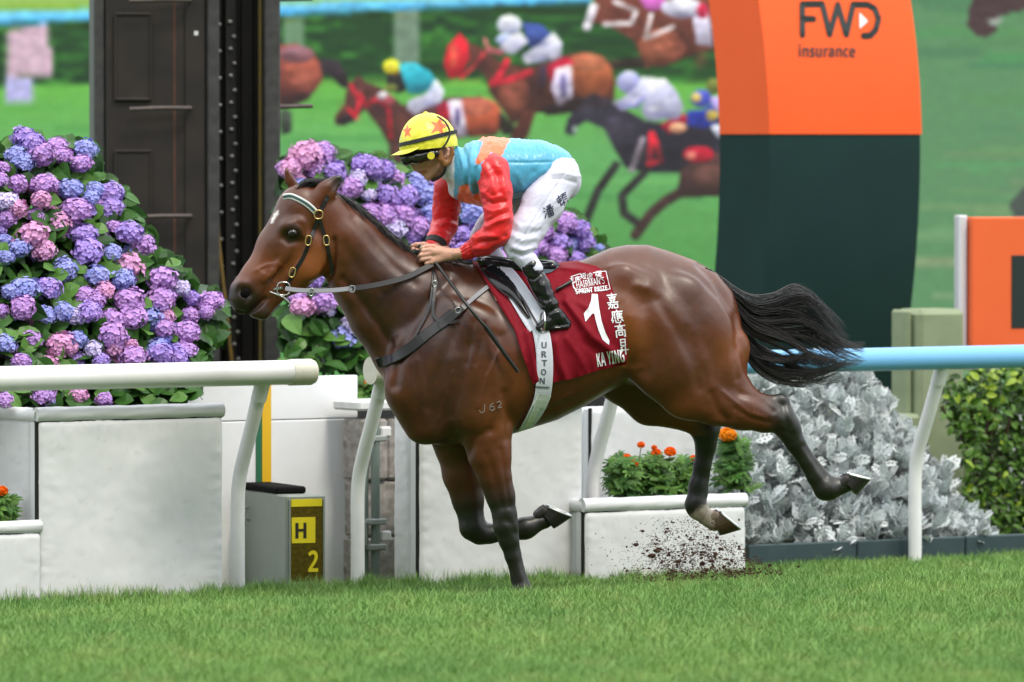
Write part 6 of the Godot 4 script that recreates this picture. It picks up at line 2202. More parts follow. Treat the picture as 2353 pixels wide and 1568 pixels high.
func multi(called: String, mesh: Mesh, xf: Array, cols: Array, m: Material, parent: Node3D, label := "") -> void:
	var mm := MultiMesh.new()
	mm.transform_format = MultiMesh.TRANSFORM_3D
	mm.use_colors = true
	mm.mesh = mesh
	mm.instance_count = xf.size()
	for i in xf.size():
		mm.set_instance_transform(i, xf[i])
		mm.set_instance_color(i, cols[i])
	var mi := MultiMeshInstance3D.new()
	mi.name = called
	mi.multimesh = mm
	mi.material_override = m
	mi.set_meta("kind", "stuff")
	parent.add_child(mi, true)

func leaf_basis(nrm: Vector3, down: float, r: RandomNumberGenerator, sc: float) -> Basis:
	var a := r.randf() * TAU
	var t := Vector3(cos(a), sin(a) * 0.7 - down, 0.2 * r.randfn(0, 1.0))
	t = (t - nrm * t.dot(nrm)).normalized()
	var b := nrm.cross(t).normalized()
	return Basis(t * sc, b * sc, nrm * sc)

func tint(key: String, c: Color, rough: float, back: Color) -> StandardMaterial3D:
	var m := vmat(key, rough, 0.32)
	m.albedo_color = c.linear_to_srgb()
	m.cull_mode = BaseMaterial3D.CULL_DISABLED
	m.backlight_enabled = true
	m.backlight = back
	return m

func build_hydrangeas() -> void:
	var fl := {"v": Color(0.39, 0.26, 0.68), "m": Color(0.49, 0.27, 0.63), "p": Color(0.64, 0.31, 0.55), "b": Color(0.31, 0.33, 0.72), "l": Color(0.60, 0.52, 0.80)}
	var fm := {}
	for k in fl: fm[k] = tint("petal_" + k, fl[k], 0.6, Color(0.25, 0.2, 0.25))
	var heads := [hydrangea_head(1, 92), hydrangea_head(2, 104), hydrangea_head(3, 84), hydrangea_head(4, 70)]
	var lm := []
	for q in [[Color(0.036, 0.105, 0.018), "a"], [Color(0.080, 0.185, 0.032), "b"], [Color(0.020, 0.060, 0.014), "c"]]: lm.append(tint("hydrangea_leaf_" + q[1], q[0], 0.38, Color(0.25, 0.35, 0.1)))
	var leaves := [leaf_mesh(0.125, 0.042, 0.25, 0.25, 1.0), leaf_mesh(0.11, 0.040, 0.12, 0.4, 1.0), leaf_mesh(0.10, 0.034, 0.35, 0.1, 1.0)]
	var r := RandomNumberGenerator.new()
	r.seed = 41
	var A := []
	var zl := [120,40,60,"v", 170,75,60,"v", 300,90,62,"m", 450,110,55,"b", 80,140,60,"b", 220,130,70,"m", 330,140,52,"m", 430,180,56,"m", 10,200,44,"m", 120,175,58,"b", 0,265,40,"m", 90,290,48,"m", 230,290,75,"m", 370,315,70,"b", 500,318,50,"b", 580,340,65,"v", 30,380,60,"l", 215,372,55,"p", 400,425,85,"m", 575,412,65,"v", 480,360,40,"b", 90,420,50,"p", 30,470,55,"m", 190,455,45,"m", 310,500,66,"p", 440,550,65,"v", 600,515,50,"m", 680,545,80,"v", 755,612,58,"m", 170,560,80,"p", 20,585,45,"b", 100,628,58,"b", 230,640,64,"p", 465,645,86,"v", 590,650,45,"b", 30,675,46,"b", 335,742,56,"b", 510,772,62,"b", 680,735,78,"p", 645,792,58,"b", 850,790,72,"m", 130,842,70,"b", 250,842,66,"v", 960,842,46,"l", 60,862,60,"b", 440,872,54,"m", 550,850,52,"p", 500,902,60,"m", 680,900,72,"m", 850,897,76,"m", 1010,892,46,"v", 1115,908,60,"m", 120,940,60,"m", 235,982,66,"b", 0,960,42,"m", 330,962,50,"b", 400,985,58,"l", 470,962,60,"v", 1000,982,56,"m", 1090,962,42,"m", 580,1012,65,"m", 690,992,82,"m", 790,1002,62,"b", 870,992,46,"p", 860,1052,60,"m", 980,1072,66,"m", 590,1092,80,"m", 20,1132,62,"b", 320,1142,90,"p", 160,1112,55,"m", 400,1112,50,"b", 490,1167,55,"l", 590,1162,50,"p", 685,1142,46,"p", 840,1167,70,"b", 700,1200,76,"m", 850,1192,60,"v", 980,1167,56,"m", 930,1202,60,"v", 230,1400,58,"m", 415,1405,50,"p", 545,1428,48,"m", 20,1432,42,"m", 110,1232,50,"m", 530,1222,42,"v"]
	for i in range(0, zl.size(), 4): A.append([zl[i] * 0.4352, 298.0 + zl[i + 1] * 0.4352, zl[i + 2] * 0.4352 * 0.98, zl[i + 3]])
	for q in [[-40, 360, 26, "v"], [-60, 440, 28, "m"], [-45, 540, 26, "b"], [-60, 640, 30, "m"], [-50, 740, 28, "v"], [-60, 820, 28, "p"], [-120, 420, 30, "b"], [-130, 560, 30, "m"], [-120, 700, 30, "v"]]: A.append(q)
	var Bf := []
	for q in [[668, 388, 27, "p"], [700, 360, 34, "p"], [742, 352, 28, "m"], [722, 388, 26, "m"], [768, 396, 26, "v"], [800, 432, 30, "m"], [832, 380, 28, "v"], [858, 386, 24, "v"], [884, 392, 28, "v"], [905, 410, 26, "m"], [862, 412, 22, "l"], [822, 412, 22, "l"], [955, 424, 30, "b"], [932, 452, 28, "v"], [886, 446, 28, "v"], [976, 446, 26, "b"], [990, 420, 22, "m"], [846, 448, 20, "l"], [850, 488, 26, "m"], [884, 498, 30, "m"], [922, 494, 26, "m"], [962, 520, 28, "m"], [1000, 492, 26, "b"], [905, 530, 22, "l"], [945, 545, 22, "v"], [1084, 492, 28, "b"], [1104, 516, 28, "v"], [1062, 540, 26, "v"], [1022, 552, 20, "m"], [1064, 582, 28, "v"], [1100, 560, 24, "m"], [1030, 590, 22, "m"], [1140, 560, 26, "v"], [1150, 600, 28, "m"],
			[1300, 512, 26, "m"], [1332, 528, 24, "v"], [1284, 556, 26, "v"], [1240, 568, 22, "m"], [1346, 556, 22, "v"], [1276, 590, 24, "m"], [1322, 594, 22, "v"], [1378, 570, 11, "b"], [1250, 532, 22, "m"], [1215, 580, 24, "v"], [746, 694, 25, "m"], [694, 708, 27, "p"], [776, 668, 16, "v"], [682, 682, 18, "m"], [812, 746, 24, "l"], [790, 776, 28, "b"], [838, 560, 24, "v"], [800, 540, 24, "m"], [770, 500, 24, "v"], [740, 450, 24, "m"], [690, 430, 24, "b"], [1180, 545, 26, "m"], [1200, 620, 24, "v"], [760, 600, 24, "m"], [720, 640, 24, "v"], [850, 640, 24, "b"], [900, 600, 24, "m"], [950, 600, 24, "v"], [1000, 620, 24, "m"]]: Bf.append(q)
	var outA := [[-160, 930], [-160, 345], [0, 340], [60, 308], [140, 318], [215, 340], [228, 400], [286, 436], [300, 490], [345, 540], [400, 600], [440, 640], [500, 676], [514, 720], [512, 770], [486, 800], [462, 850], [440, 930]]
	var outB := [[652, 850], [652, 372], [690, 335], [740, 332], [800, 360], [880, 360], [920, 385], [985, 400], [1060, 440], [1180, 470], [1290, 482], [1330, 500], [1360, 540], [1390, 562], [1385, 620], [1380, 850]]
	for bush in [["hydrangea_bush", "large mounded hydrangea bush of purple, blue and pink heads above the padded planter", A, outA, 0], ["hydrangea_bush", "hydrangea bush of lilac heads behind the horse's neck and jockey's arms", Bf, outB, 1]]:
		var second: bool = bush[4] == 1
		var depth := func(px: float, py: float) -> float:       # the mound leans back as it rises
			var t := clampf((940.0 - py) / 620.0, 0.0, 1.0)
			return rail_d(px, lerpf(-0.30, -1.15, t)) if not second else rail_d(px, -1.75) + 0.5 * clampf((850.0 - py) / 500.0, 0.0, 1.0)
		var root := P(250.0 if not second else 1000.0, 900, depth.call(250.0 if not second else 1000.0, 900))
		root.y = 0.0
		var o := thing(bush[0], bush[1], "bush", root)
		var extra := []
		for h in bush[2]:
			if r.randf() < 0.75: extra.append([h[0] + r.randfn(0, 24), h[1] + absf(r.randfn(0, 18)), h[2] * r.randf_range(0.55, 0.85), ["v", "m", "b", "l", "p"][r.randi() % 5], 0.07])
		for h in bush[2] + extra:
			if h.size() > 4 and not in_poly(Vector2(h[0], h[1]), bush[3]): continue
			var d: float = depth.call(h[0], h[1]) + (h[4] if h.size() > 4 else r.randf_range(-0.05, 0.04))
			var p := P(h[0], h[1], d) - root
			var q := part("flower_head", heads[r.randi() % 4], fm[h[3]], o, p)
			var s: float = h[2] * r.randf_range(0.95, 1.22) / SC * d / DIST
			q.rotation = Vector3(0.55 + r.randfn(0, 0.18), r.randf() * TAU, 0)
			q.basis = Basis(Vector3.RIGHT, 0.6 + r.randfn(0, 0.2)) * Basis(Vector3.UP, r.randf() * TAU)
			q.scale = Vector3(s * r.randf_range(0.9, 1.15), s * r.randf_range(0.66, 0.92), s)
		var poly := PackedVector2Array()
		var lo := Vector2(1e9, 1e9)
		var hi := -lo
		for q in bush[3]:
			poly.append(Vector2(q[0], q[1]))
			lo = lo.min(Vector2(q[0], q[1]))
			hi = hi.max(Vector2(q[0], q[1]))
		var made := 0
		var xs := [[], [], []]
		var cs := [[], [], []]
		var guard := 0
		while made < 2600 and guard < 30000:
			guard += 1
			var c := Vector2(r.randf_range(lo.x, hi.x), r.randf_range(lo.y, hi.y))
			if not Geometry2D.is_point_in_polygon(c, poly): continue
			var front := made < 290
			var dd: float = depth.call(c.x, c.y) + (r.randf_range(-0.02, 0.08) if front else r.randf_range(0.05, 0.55))
			var p := P(c.x, c.y, dd) - root
			var nrm := Vector3(r.randfn(0, 0.38), 0.75 + r.randfn(0, 0.3), 0.85 + r.randfn(0, 0.3)).normalized()
			var bs := leaf_basis(nrm, 0.5, r, r.randf_range(0.8, 1.2))
			var k := r.randi() % 3
			p -= bs.x.normalized() * 0.05
			if front:
				var lf := part("leaf", leaves[k], lm[r.randi() % 2 if r.randf() < 0.85 else 2], o, p)
				lf.basis = bs
			else:
				xs[k].append(Transform3D(bs, p))
				var t := r.randf_range(0.6, 1.35)
				cs[k].append(Color(t, t, t))
			made += 1
		for k in 3: multi("foliage", leaves[k], xs[k], cs[k], lm[[0, 2, 0][k]], o)
		# stems
		var sm := mat("green_stem", lin(0.07, 0.11, 0.03), 0.7)
		for i in 14:
			var h: Array = bush[2][r.randi() % bush[2].size()]
			var tip := P(h[0], h[1], depth.call(h[0], h[1]) + 0.06) - root
			var bot := Vector3(tip.x * 0.8 + r.randfn(0, 0.08), 0.6, -0.25 - r.randf() * 0.2 + tip.z * 0.5)
			var mb := MB.new()
			var pts := curve_pts([bot, bot.lerp(tip, 0.5) + Vector3(0, 0.05, -0.05), tip], 4)
			mb.tube(pts, same_radius(pts.size(), 0.006), 5)
			part("stem", mb.mesh(), sm, o)
		var holder := rough_mat("potting_soil", lin(0.012, 0.009, 0.007), lin(0.03, 0.022, 0.016), 3.0, 0.95)
		if second:
			var tr := thing("planter_trough", "dark planter trough under the hydrangeas behind the boarding", "planter", RP(on_rail(655, -1.75), 0, -1.75), RYAW)
			part("trough", box_mesh(Vector3(0, -0.05, -0.8), Vector3(on_rail(1420, -1.75) - on_rail(655, -1.75), 0.86, 0.06), 0.02), mat("trough_black", lin(0.008, 0.008, 0.008), 0.7), tr)

func silver_leaf() -> ArrayMesh:                        # a deeply lobed felted leaf along +x
	var mb := MB.new()
	var ln := 0.12
	var add := func(p: Vector3, dir: Vector3, l: float, w: float) -> void:
		var sd := Vector3(-dir.y, dir.x, 0) * w
		mb.quad(p - sd * 0.5, p + dir * l * 0.6 - sd, p + dir * l * 0.6 + sd, p + sd * 0.5)
		mb.quad(p + dir * l * 0.6 - sd, p + dir * l - sd * 0.45 + Vector3(0, 0, -0.003), p + dir * l + sd * 0.45 + Vector3(0, 0, -0.003), p + dir * l * 0.6 + sd)
	mb.col = Color.WHITE
	add.call(Vector3.ZERO, Vector3(1, 0, 0), ln, 0.0060)
	for i in 4:
		var t := 0.30 + 0.19 * i
		for s in [-1.0, 1.0]:
			var b := Vector3(ln * t, 0, 0.001)
			var dir := Vector3(0.62, s * 0.78, 0.18).normalized()
			var l: float = ln * [0.30, 0.36, 0.30, 0.20][i]
			add.call(b, dir, l, 0.0064)
			add.call(b + dir * l * 0.6, Vector3(0.9, s * 0.2, 0.1).normalized(), l * 0.5, 0.0052)
	return mb.mesh()

func rosette(leaf: ArrayMesh, count: int, seed_n: int, up: float) -> ArrayMesh:
	var r := RandomNumberGenerator.new()
	r.seed = seed_n
	var st := SurfaceTool.new()
	for i in count:
		var a := i * 2.4 + r.randfn(0, 0.2)
		var el := lerpf(1.25, 0.15, float(i) / count) + r.randfn(0, 0.12) + up
		var d := Vector3(cos(a) * cos(el), sin(el), sin(a) * cos(el))
		var nn := Vector3(-cos(a) * sin(el), cos(el), -sin(a) * sin(el))
		var b := nn.cross(d).normalized()
		var s := r.randf_range(0.75, 1.15)
		st.append_from(leaf, 0, Transform3D(Basis(d * s, b * s, nn * s), d * 0.008))
	return st.commit()

func build_beds() -> void:
	var r := RandomNumberGenerator.new()
	r.seed = 77
	# silver-leaved bush
	var sl := silver_leaf()
	var ros := [rosette(sl, 6, 1, 0.1), rosette(sl, 7, 2, 0.3), rosette(sl, 5, 3, 0.45)]
	var sm := tint("silver_leaf", Color(0.66, 0.70, 0.70), 0.85, Color(0.1, 0.1, 0.1))
	var sm2 := tint("silver_leaf_dull", Color(0.46, 0.51, 0.51), 0.85, Color(0.1, 0.1, 0.1))
	var out := [[1640, 1258], [1630, 1120], [1650, 1010], [1700, 905], [1760, 868], [1840, 852], [1945, 862], [2010, 900], [2040, 930], [2052, 985], [2090, 1010], [2122, 1060], [2165, 1082], [2180, 1130], [2196, 1168], [2250, 1200], [2286, 1238], [2262, 1262], [1900, 1266]]
	var poly := PackedVector2Array()
	for q in out: poly.append(Vector2(q[0], q[1]))
	var depth := func(px: float, py: float) -> float: return rail_d(px, lerpf(-0.42, -1.05, clampf((1265.0 - py) / 400.0, 0.0, 1.0)))
	var root := P(1900, 1300, depth.call(1900, 1265))
	root.y = 0.0
	var o := thing("silver_bush", "mounded silver grey dusty miller bush behind the white rail post", "bush", root)
	var made := 0
	var xs := [[], [], []]
	var cs := [[], [], []]
	var guard := 0
	while made < 1350 and guard < 40000:
		guard += 1
		var c := Vector2(r.randf_range(1620, 2290), r.randf_range(850, 1268))
		if not Geometry2D.is_point_in_polygon(c, poly): continue
		# clumps: shelves of foliage with darker gaps between them
		var clump := noise.get_noise_2d(c.x * 0.016, c.y * 0.026 + 7.0)
		if clump < -0.14: continue
		var front := made < 290
		var d: float = depth.call(c.x, c.y) + (r.randf_range(-0.04, 0.05) if front else r.randf_range(0.0, 0.34)) - clump * 0.22
		var p := P(c.x, c.y, d) - root
		var bs := Basis(Vector3.RIGHT, 0.55 + r.randfn(0, 0.35)) * Basis(Vector3.FORWARD, r.randfn(-0.15, 0.45)) * Basis(Vector3.UP, r.randf() * TAU)
		bs = bs.scaled(Vector3.ONE * r.randf_range(0.6, 1.0))
		var k := r.randi() % 3
		if front:
			var q := part("leaf_cluster", ros[k], sm if r.randf() < 0.75 else sm2, o, p)
			q.basis = bs
		else:
			xs[k].append(Transform3D(bs, p))
			var t := r.randf_range(0.45, 1.1)
			cs[k].append(Color(t, t, t))
		made += 1
	for k in 3: multi("foliage", ros[k], xs[k], cs[k], sm, o)
	var stm := mat("grey_stem", lin(0.10, 0.10, 0.085), 0.9)
	for i in 16:
		var c := Vector2(r.randf_range(1680, 2150), r.randf_range(950, 1200))
		var tip := P(c.x, c.y, depth.call(c.x, c.y) + 0.08) - root
		var mb := MB.new()
		var pts := curve_pts([Vector3(tip.x, 0.02, tip.z - 0.25), Vector3(tip.x, tip.y * 0.5, tip.z - 0.18), tip], 4)
		mb.tube(pts, same_radius(pts.size(), 0.006), 5)
		part("stem", mb.mesh(), stm, o)
	# clipped hedge with glossy leaves
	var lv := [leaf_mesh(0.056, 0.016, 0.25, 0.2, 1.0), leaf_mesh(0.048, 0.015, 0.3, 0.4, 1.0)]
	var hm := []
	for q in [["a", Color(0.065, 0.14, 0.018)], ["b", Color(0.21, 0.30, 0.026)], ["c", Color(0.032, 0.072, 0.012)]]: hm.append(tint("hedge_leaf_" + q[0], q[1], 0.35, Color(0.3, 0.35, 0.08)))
	var hout := PackedVector2Array([Vector2(2172, 1262), Vector2(2210, 1120), Vector2(2220, 1020), Vector2(2170, 960), Vector2(2178, 880), Vector2(2230, 856), Vector2(2300, 848), Vector2(2560, 842), Vector2(2560, 1262)])
	var hd := func(px: float, py: float) -> float: return rail_d(px, -1.15)
	root = P(2300, 1300, hd.call(2300, 1000))
	root.y = 0.0
	o = thing("hedge", "clipped hedge of glossy yellow green leaves below the orange sign", "hedge", root)
	made = 0
	guard = 0
	xs = [[], []]
	cs = [[], []]
	while made < 3000 and guard < 40000:
		guard += 1
		var c := Vector2(r.randf_range(2160, 2560), r.randf_range(842, 1264))
		if not Geometry2D.is_point_in_polygon(c, hout): continue
		if noise.get_noise_2d(c.x * 0.02, c.y * 0.02) < -0.25 and r.randf() < 0.7: continue
		var front := made < 290
		if front and c.x > 2370.0: continue
		var d: float = hd.call(c.x, c.y) + (r.randf_range(-0.04, 0.05) if front else r.randf_range(0.0, 0.5))
		var p := P(c.x, c.y, d) - root
		var nrm := Vector3(r.randfn(0, 0.45), 0.5 + r.randfn(0, 0.45), 0.8).normalized()
		var bs := leaf_basis(nrm, 0.3, r, r.randf_range(0.75, 1.25))
		var k := r.randi() % 2
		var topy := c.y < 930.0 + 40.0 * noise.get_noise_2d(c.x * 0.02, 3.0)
		if front:
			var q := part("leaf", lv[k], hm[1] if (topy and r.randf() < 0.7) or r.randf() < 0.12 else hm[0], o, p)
			q.basis = bs
		else:
			xs[k].append(Transform3D(bs, p))
			var t := r.randf_range(0.5, 1.3)
			cs[k].append(Color(t, t, t))
		made += 1
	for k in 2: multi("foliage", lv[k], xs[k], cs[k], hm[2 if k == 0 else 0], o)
	for i in 10:
		var mb := MB.new()
		var x := r.randf_range(-0.2, 0.35)
		mb.tube(curve_pts([Vector3(x, 0, -0.12), Vector3(x + r.randfn(0, 0.05), 0.4, -0.1), Vector3(x + r.randfn(0, 0.1), 0.75, -0.06)], 4), same_radius(9, 0.008), 5)
		part("branch", mb.mesh(), mat("brown_branch", lin(0.06, 0.035, 0.02), 0.9), o)
	build_marigolds()

func pompon(seed_n: int) -> ArrayMesh:                  # a ruffled ball of petals, radius 1
	var r := RandomNumberGenerator.new()
	r.seed = seed_n
	var mb := MB.new()
	core_ball(mb, 0.8, 0.85)
	for i in 90:
		var y := 1.0 - 1.4 * (i + 0.5) / 90.0
		var a := i * 2.39996
		var q := sqrt(maxf(0.0, 1.0 - y * y))
		var nn := Vector3(cos(a) * q, y, sin(a) * q)
		var u := nn.cross(Vector3(0.2, 1, 0.3)).normalized()
		var v := nn.cross(u)
		var t := r.randf_range(0.75, 1.15)
		mb.col = Color(t, t * r.randf_range(0.85, 1.1), t)
		var c := nn * 0.72
		var sp := r.randf() * TAU
		var e := u * cos(sp) + v * sin(sp)
		mb.quad(c - e * 0.16, c + e * 0.16, nn * 1.02 + e * 0.24, nn * 0.96 - e * 0.22)
	return mb.mesh()

func build_marigolds() -> void:
	var r := RandomNumberGenerator.new()
	r.seed = 12
	var sl := leaf_mesh(0.036, 0.0065, 0.1, 0.3, 1.0)
	var fr := MB.new()
	var st := SurfaceTool.new()
	for i in 7:                                          # a feathery leaf: leaflets along a rib
		for s in [-1.0, 1.0]:
			var d := Vector3(0.6, s * 0.8, 0.1).normalized()
			st.append_from(sl, 0, Transform3D(Basis(d, Vector3(-d.y, d.x, 0).normalized(), Vector3(0, 0, 1)), Vector3(0.012 + i * 0.010, 0, 0.001 * i)))
	st.append_from(sl, 0, Transform3D(Basis.IDENTITY, Vector3(0.08, 0, 0.004)))
	var frond := st.commit()
	var gm := [tint("marigold_leaf_a", Color(0.045, 0.125, 0.020), 0.5, Color(0.25, 0.35, 0.1)), tint("marigold_leaf_b", Color(0.085, 0.185, 0.030), 0.5, Color(0.25, 0.35, 0.1))]
	var pm := [pompon(1), pompon(2)]
	var om := tint("marigold_orange", Color(0.86, 0.17, 0.006), 0.6, Color(0.3, 0.15, 0.02))
	var ym := tint("marigold_gold", Color(0.86, 0.32, 0.010), 0.6, Color(0.3, 0.15, 0.02))
	var stem_m := mat("green_stem", lin(0.07, 0.11, 0.03), 0.7)
	# each plant: middle px, base py, width, height, offset, flowers [px, py, r px, gold]
	var plants := [
		["bushy green marigold plant with small orange flowers in the low planter", 1430, 1148, 66, 96, -0.2, [[1441, 1052, 8, 0], [1456, 1066, 9, 0], [1473, 1024, 8, 0]]],
		["bushy green marigold plant with small orange flowers in the low planter", 1500, 1148, 66, 100, -0.2, [[1503, 1030, 6, 0], [1508, 1042, 10, 0], [1540, 1040, 12, 0]]],
		["bushy green marigold plant with small orange flowers in the low planter", 1572, 1146, 62, 90, -0.22, [[1594, 1056, 9, 0], [1560, 1062, 6, 0]]],
		["leafy marigold plant with one large golden flower by the silver bush", 1690, 1130, 60, 120, -0.34, [[1672, 1001, 18, 1], [1700, 1062, 5, 0]]],
		["leafy marigold plant with orange flowers behind the horse's tail", 1738, 930, 46, 80, -1.3, [[1738, 864, 9, 1], [1757, 850, 10, 0], [1722, 862, 7, 0]]],
		["small marigold plant with an orange flower beside the tall padded planter", 2, 1208, 30, 70, -0.2, [[2, 1130, 12, 0]]],
		["coral flowering plant in the dark gap behind the horse's chest", 842, 935, 26, 60, -1.2, [[838, 884, 8, 0], [832, 905, 6, 0]]],
	]
	for q in plants:
		var d := rail_d(q[1], q[5])
		var k := d / DIST / SC
		var base := P(q[1], q[2], d)
		var o := thing("marigold_plant", q[0], "plant", base, 0.0, "marigolds in the low planter" if q[0].begins_with("bushy") else "")
		var xs := [[], []]
		var cs := [[], []]
		for i in int(2.2 * q[3]):
			var a := r.randf() * TAU
			var hh: float = pow(r.randf(), 0.7) * q[4] * k
			var rad: float = q[3] * 0.55 * k * sqrt(r.randf()) * (1.0 - 0.45 * pow(hh / (q[4] * k), 2.0))
			var p := Vector3(cos(a) * rad, hh * 0.92, sin(a) * rad)
			var nrm := Vector3(cos(a) * 0.5 + r.randfn(0, 0.3), 0.7, 0.6 + r.randfn(0, 0.3)).normalized()
			var bs := leaf_basis(nrm, 0.1, r, r.randf_range(0.7, 1.1))
			var kk := r.randi() % 2
			xs[kk].append(Transform3D(bs, p - bs.x.normalized() * 0.03))
			var t := r.randf_range(0.65, 1.3)
			cs[kk].append(Color(t, t, t))
		for kk in 2: multi("foliage", frond, xs[kk], cs[kk], gm[kk], o)
		for f in q[6]:
			var p := P(f[0], f[1], d - 0.01) - base
			var m := part("flower", pm[r.randi() % 2], ym if f[3] == 1 else om, o, p)
			var s: float = f[2] * 1.2 * k
			m.basis = Basis(Vector3.RIGHT, 0.5) * Basis(Vector3.UP, r.randf() * TAU)
			m.scale = Vector3(s, s * 0.8, s)
			var mb := MB.new()
			mb.tube(PackedVector3Array([Vector3(p.x * 0.6, 0, 0), p + Vector3(0, -s * 0.4, 0)]), same_radius(2, 0.0025), 5)
			part("stalk", mb.mesh(), stem_m, o)

# ---------------------------------------------------------------- the video screen and the flying turf
const TS := 0.5
const TX0 := -600.0
const TY0 := -420.0
var pic: Image
func sp(pts: Array, c: Color, zoom := true) -> void:    # fills a polygon of the picture on the screen
	var q := PackedVector2Array()
	for p in pts: q.append((Vector2(627.5 + 0.45 * p[0], 0.45 * p[1]) - Vector2(TX0, TY0)) * TS if zoom else (Vector2(p[0], p[1]) - Vector2(TX0, TY0)) * TS)
	var lo := 1e9
	var hi := -1e9
	for p in q:
		lo = minf(lo, p.y)
		hi = maxf(hi, p.y)
	for y in range(maxi(0, int(lo)), mini(pic.get_height() - 1, int(hi)) + 1):
		var col := c
		if zoom:
			var f := lerpf(1.2, 0.62, (y - lo) / maxf(hi - lo, 1.0))
			col = Color(minf(c.r * f, 1.0), minf(c.g * f, 1.0), minf(c.b * f, 1.0))
		var xs := []
		var yy := y + 0.5
		for i in q.size():
			var a := q[i]
			var b := q[(i + 1) % q.size()]
			if (a.y <= yy) != (b.y <= yy): xs.append(a.x + (yy - a.y) / (b.y - a.y) * (b.x - a.x))
		xs.sort()
		for i in range(0, xs.size() - 1, 2):
			var x0 := clampi(int(round(xs[i])), 0, pic.get_width())
			var x1 := clampi(int(round(xs[i + 1])), 0, pic.get_width())
			if x1 > x0: pic.fill_rect(Rect2i(x0, y, x1 - x0, 1), col)
func se(x: float, y: float, rx: float, ry: float, c: Color, zoom := true) -> void:
	var p := []
	for k in 22: p.append([x + cos(TAU * k / 22.0) * rx, y + sin(TAU * k / 22.0) * ry])
	sp(p, c, zoom)
func sl(pts: Array, w: float, c: Color, zoom := true) -> void:
	for i in pts.size() - 1:
		var a := Vector2(pts[i][0], pts[i][1])
		var b := Vector2(pts[i + 1][0], pts[i + 1][1])
		var n := (b - a).normalized().orthogonal() * w * 0.5
		sp([[a.x - n.x, a.y - n.y], [a.x + n.x, a.y + n.y], [b.x + n.x, b.y + n.y], [b.x - n.x, b.y - n.y]], c, zoom)
		se(b.x, b.y, w * 0.5, w * 0.5, c, zoom)
func sb(x: float, y: float, rx: float, ry: float, c: Color, al: float) -> void:   # a soft patch of colour in the picture
	var q := (Vector2(627.5 + 0.45 * x, 0.45 * y) - Vector2(TX0, TY0)) * TS
	var ax := rx * 0.45 * TS
	var ay := ry * 0.45 * TS
	for j in range(int(q.y - ay * 1.9), int(q.y + ay * 1.9) + 1):
		for i in range(int(q.x - ax * 1.9), int(q.x + ax * 1.9) + 1):
			if i < 0 or j < 0 or i >= pic.get_width() or j >= pic.get_height(): continue
			var e := Vector2((i - q.x) / ax, (j - q.y) / ay).length_squared()
			pic.set_pixel(i, j, pic.get_pixel(i, j).lerp(c, al * exp(-e * 1.3)))
func c8(r: int, g: int, b: int) -> Color: return Color(r / 255.0, g / 255.0, b / 255.0)

func blur(f: int) -> void:
	var w := pic.get_width()
	var h := pic.get_height()
	pic.resize(w / f, h / f, Image.INTERPOLATE_BILINEAR)
	pic.resize(w, h, Image.INTERPOLATE_CUBIC)

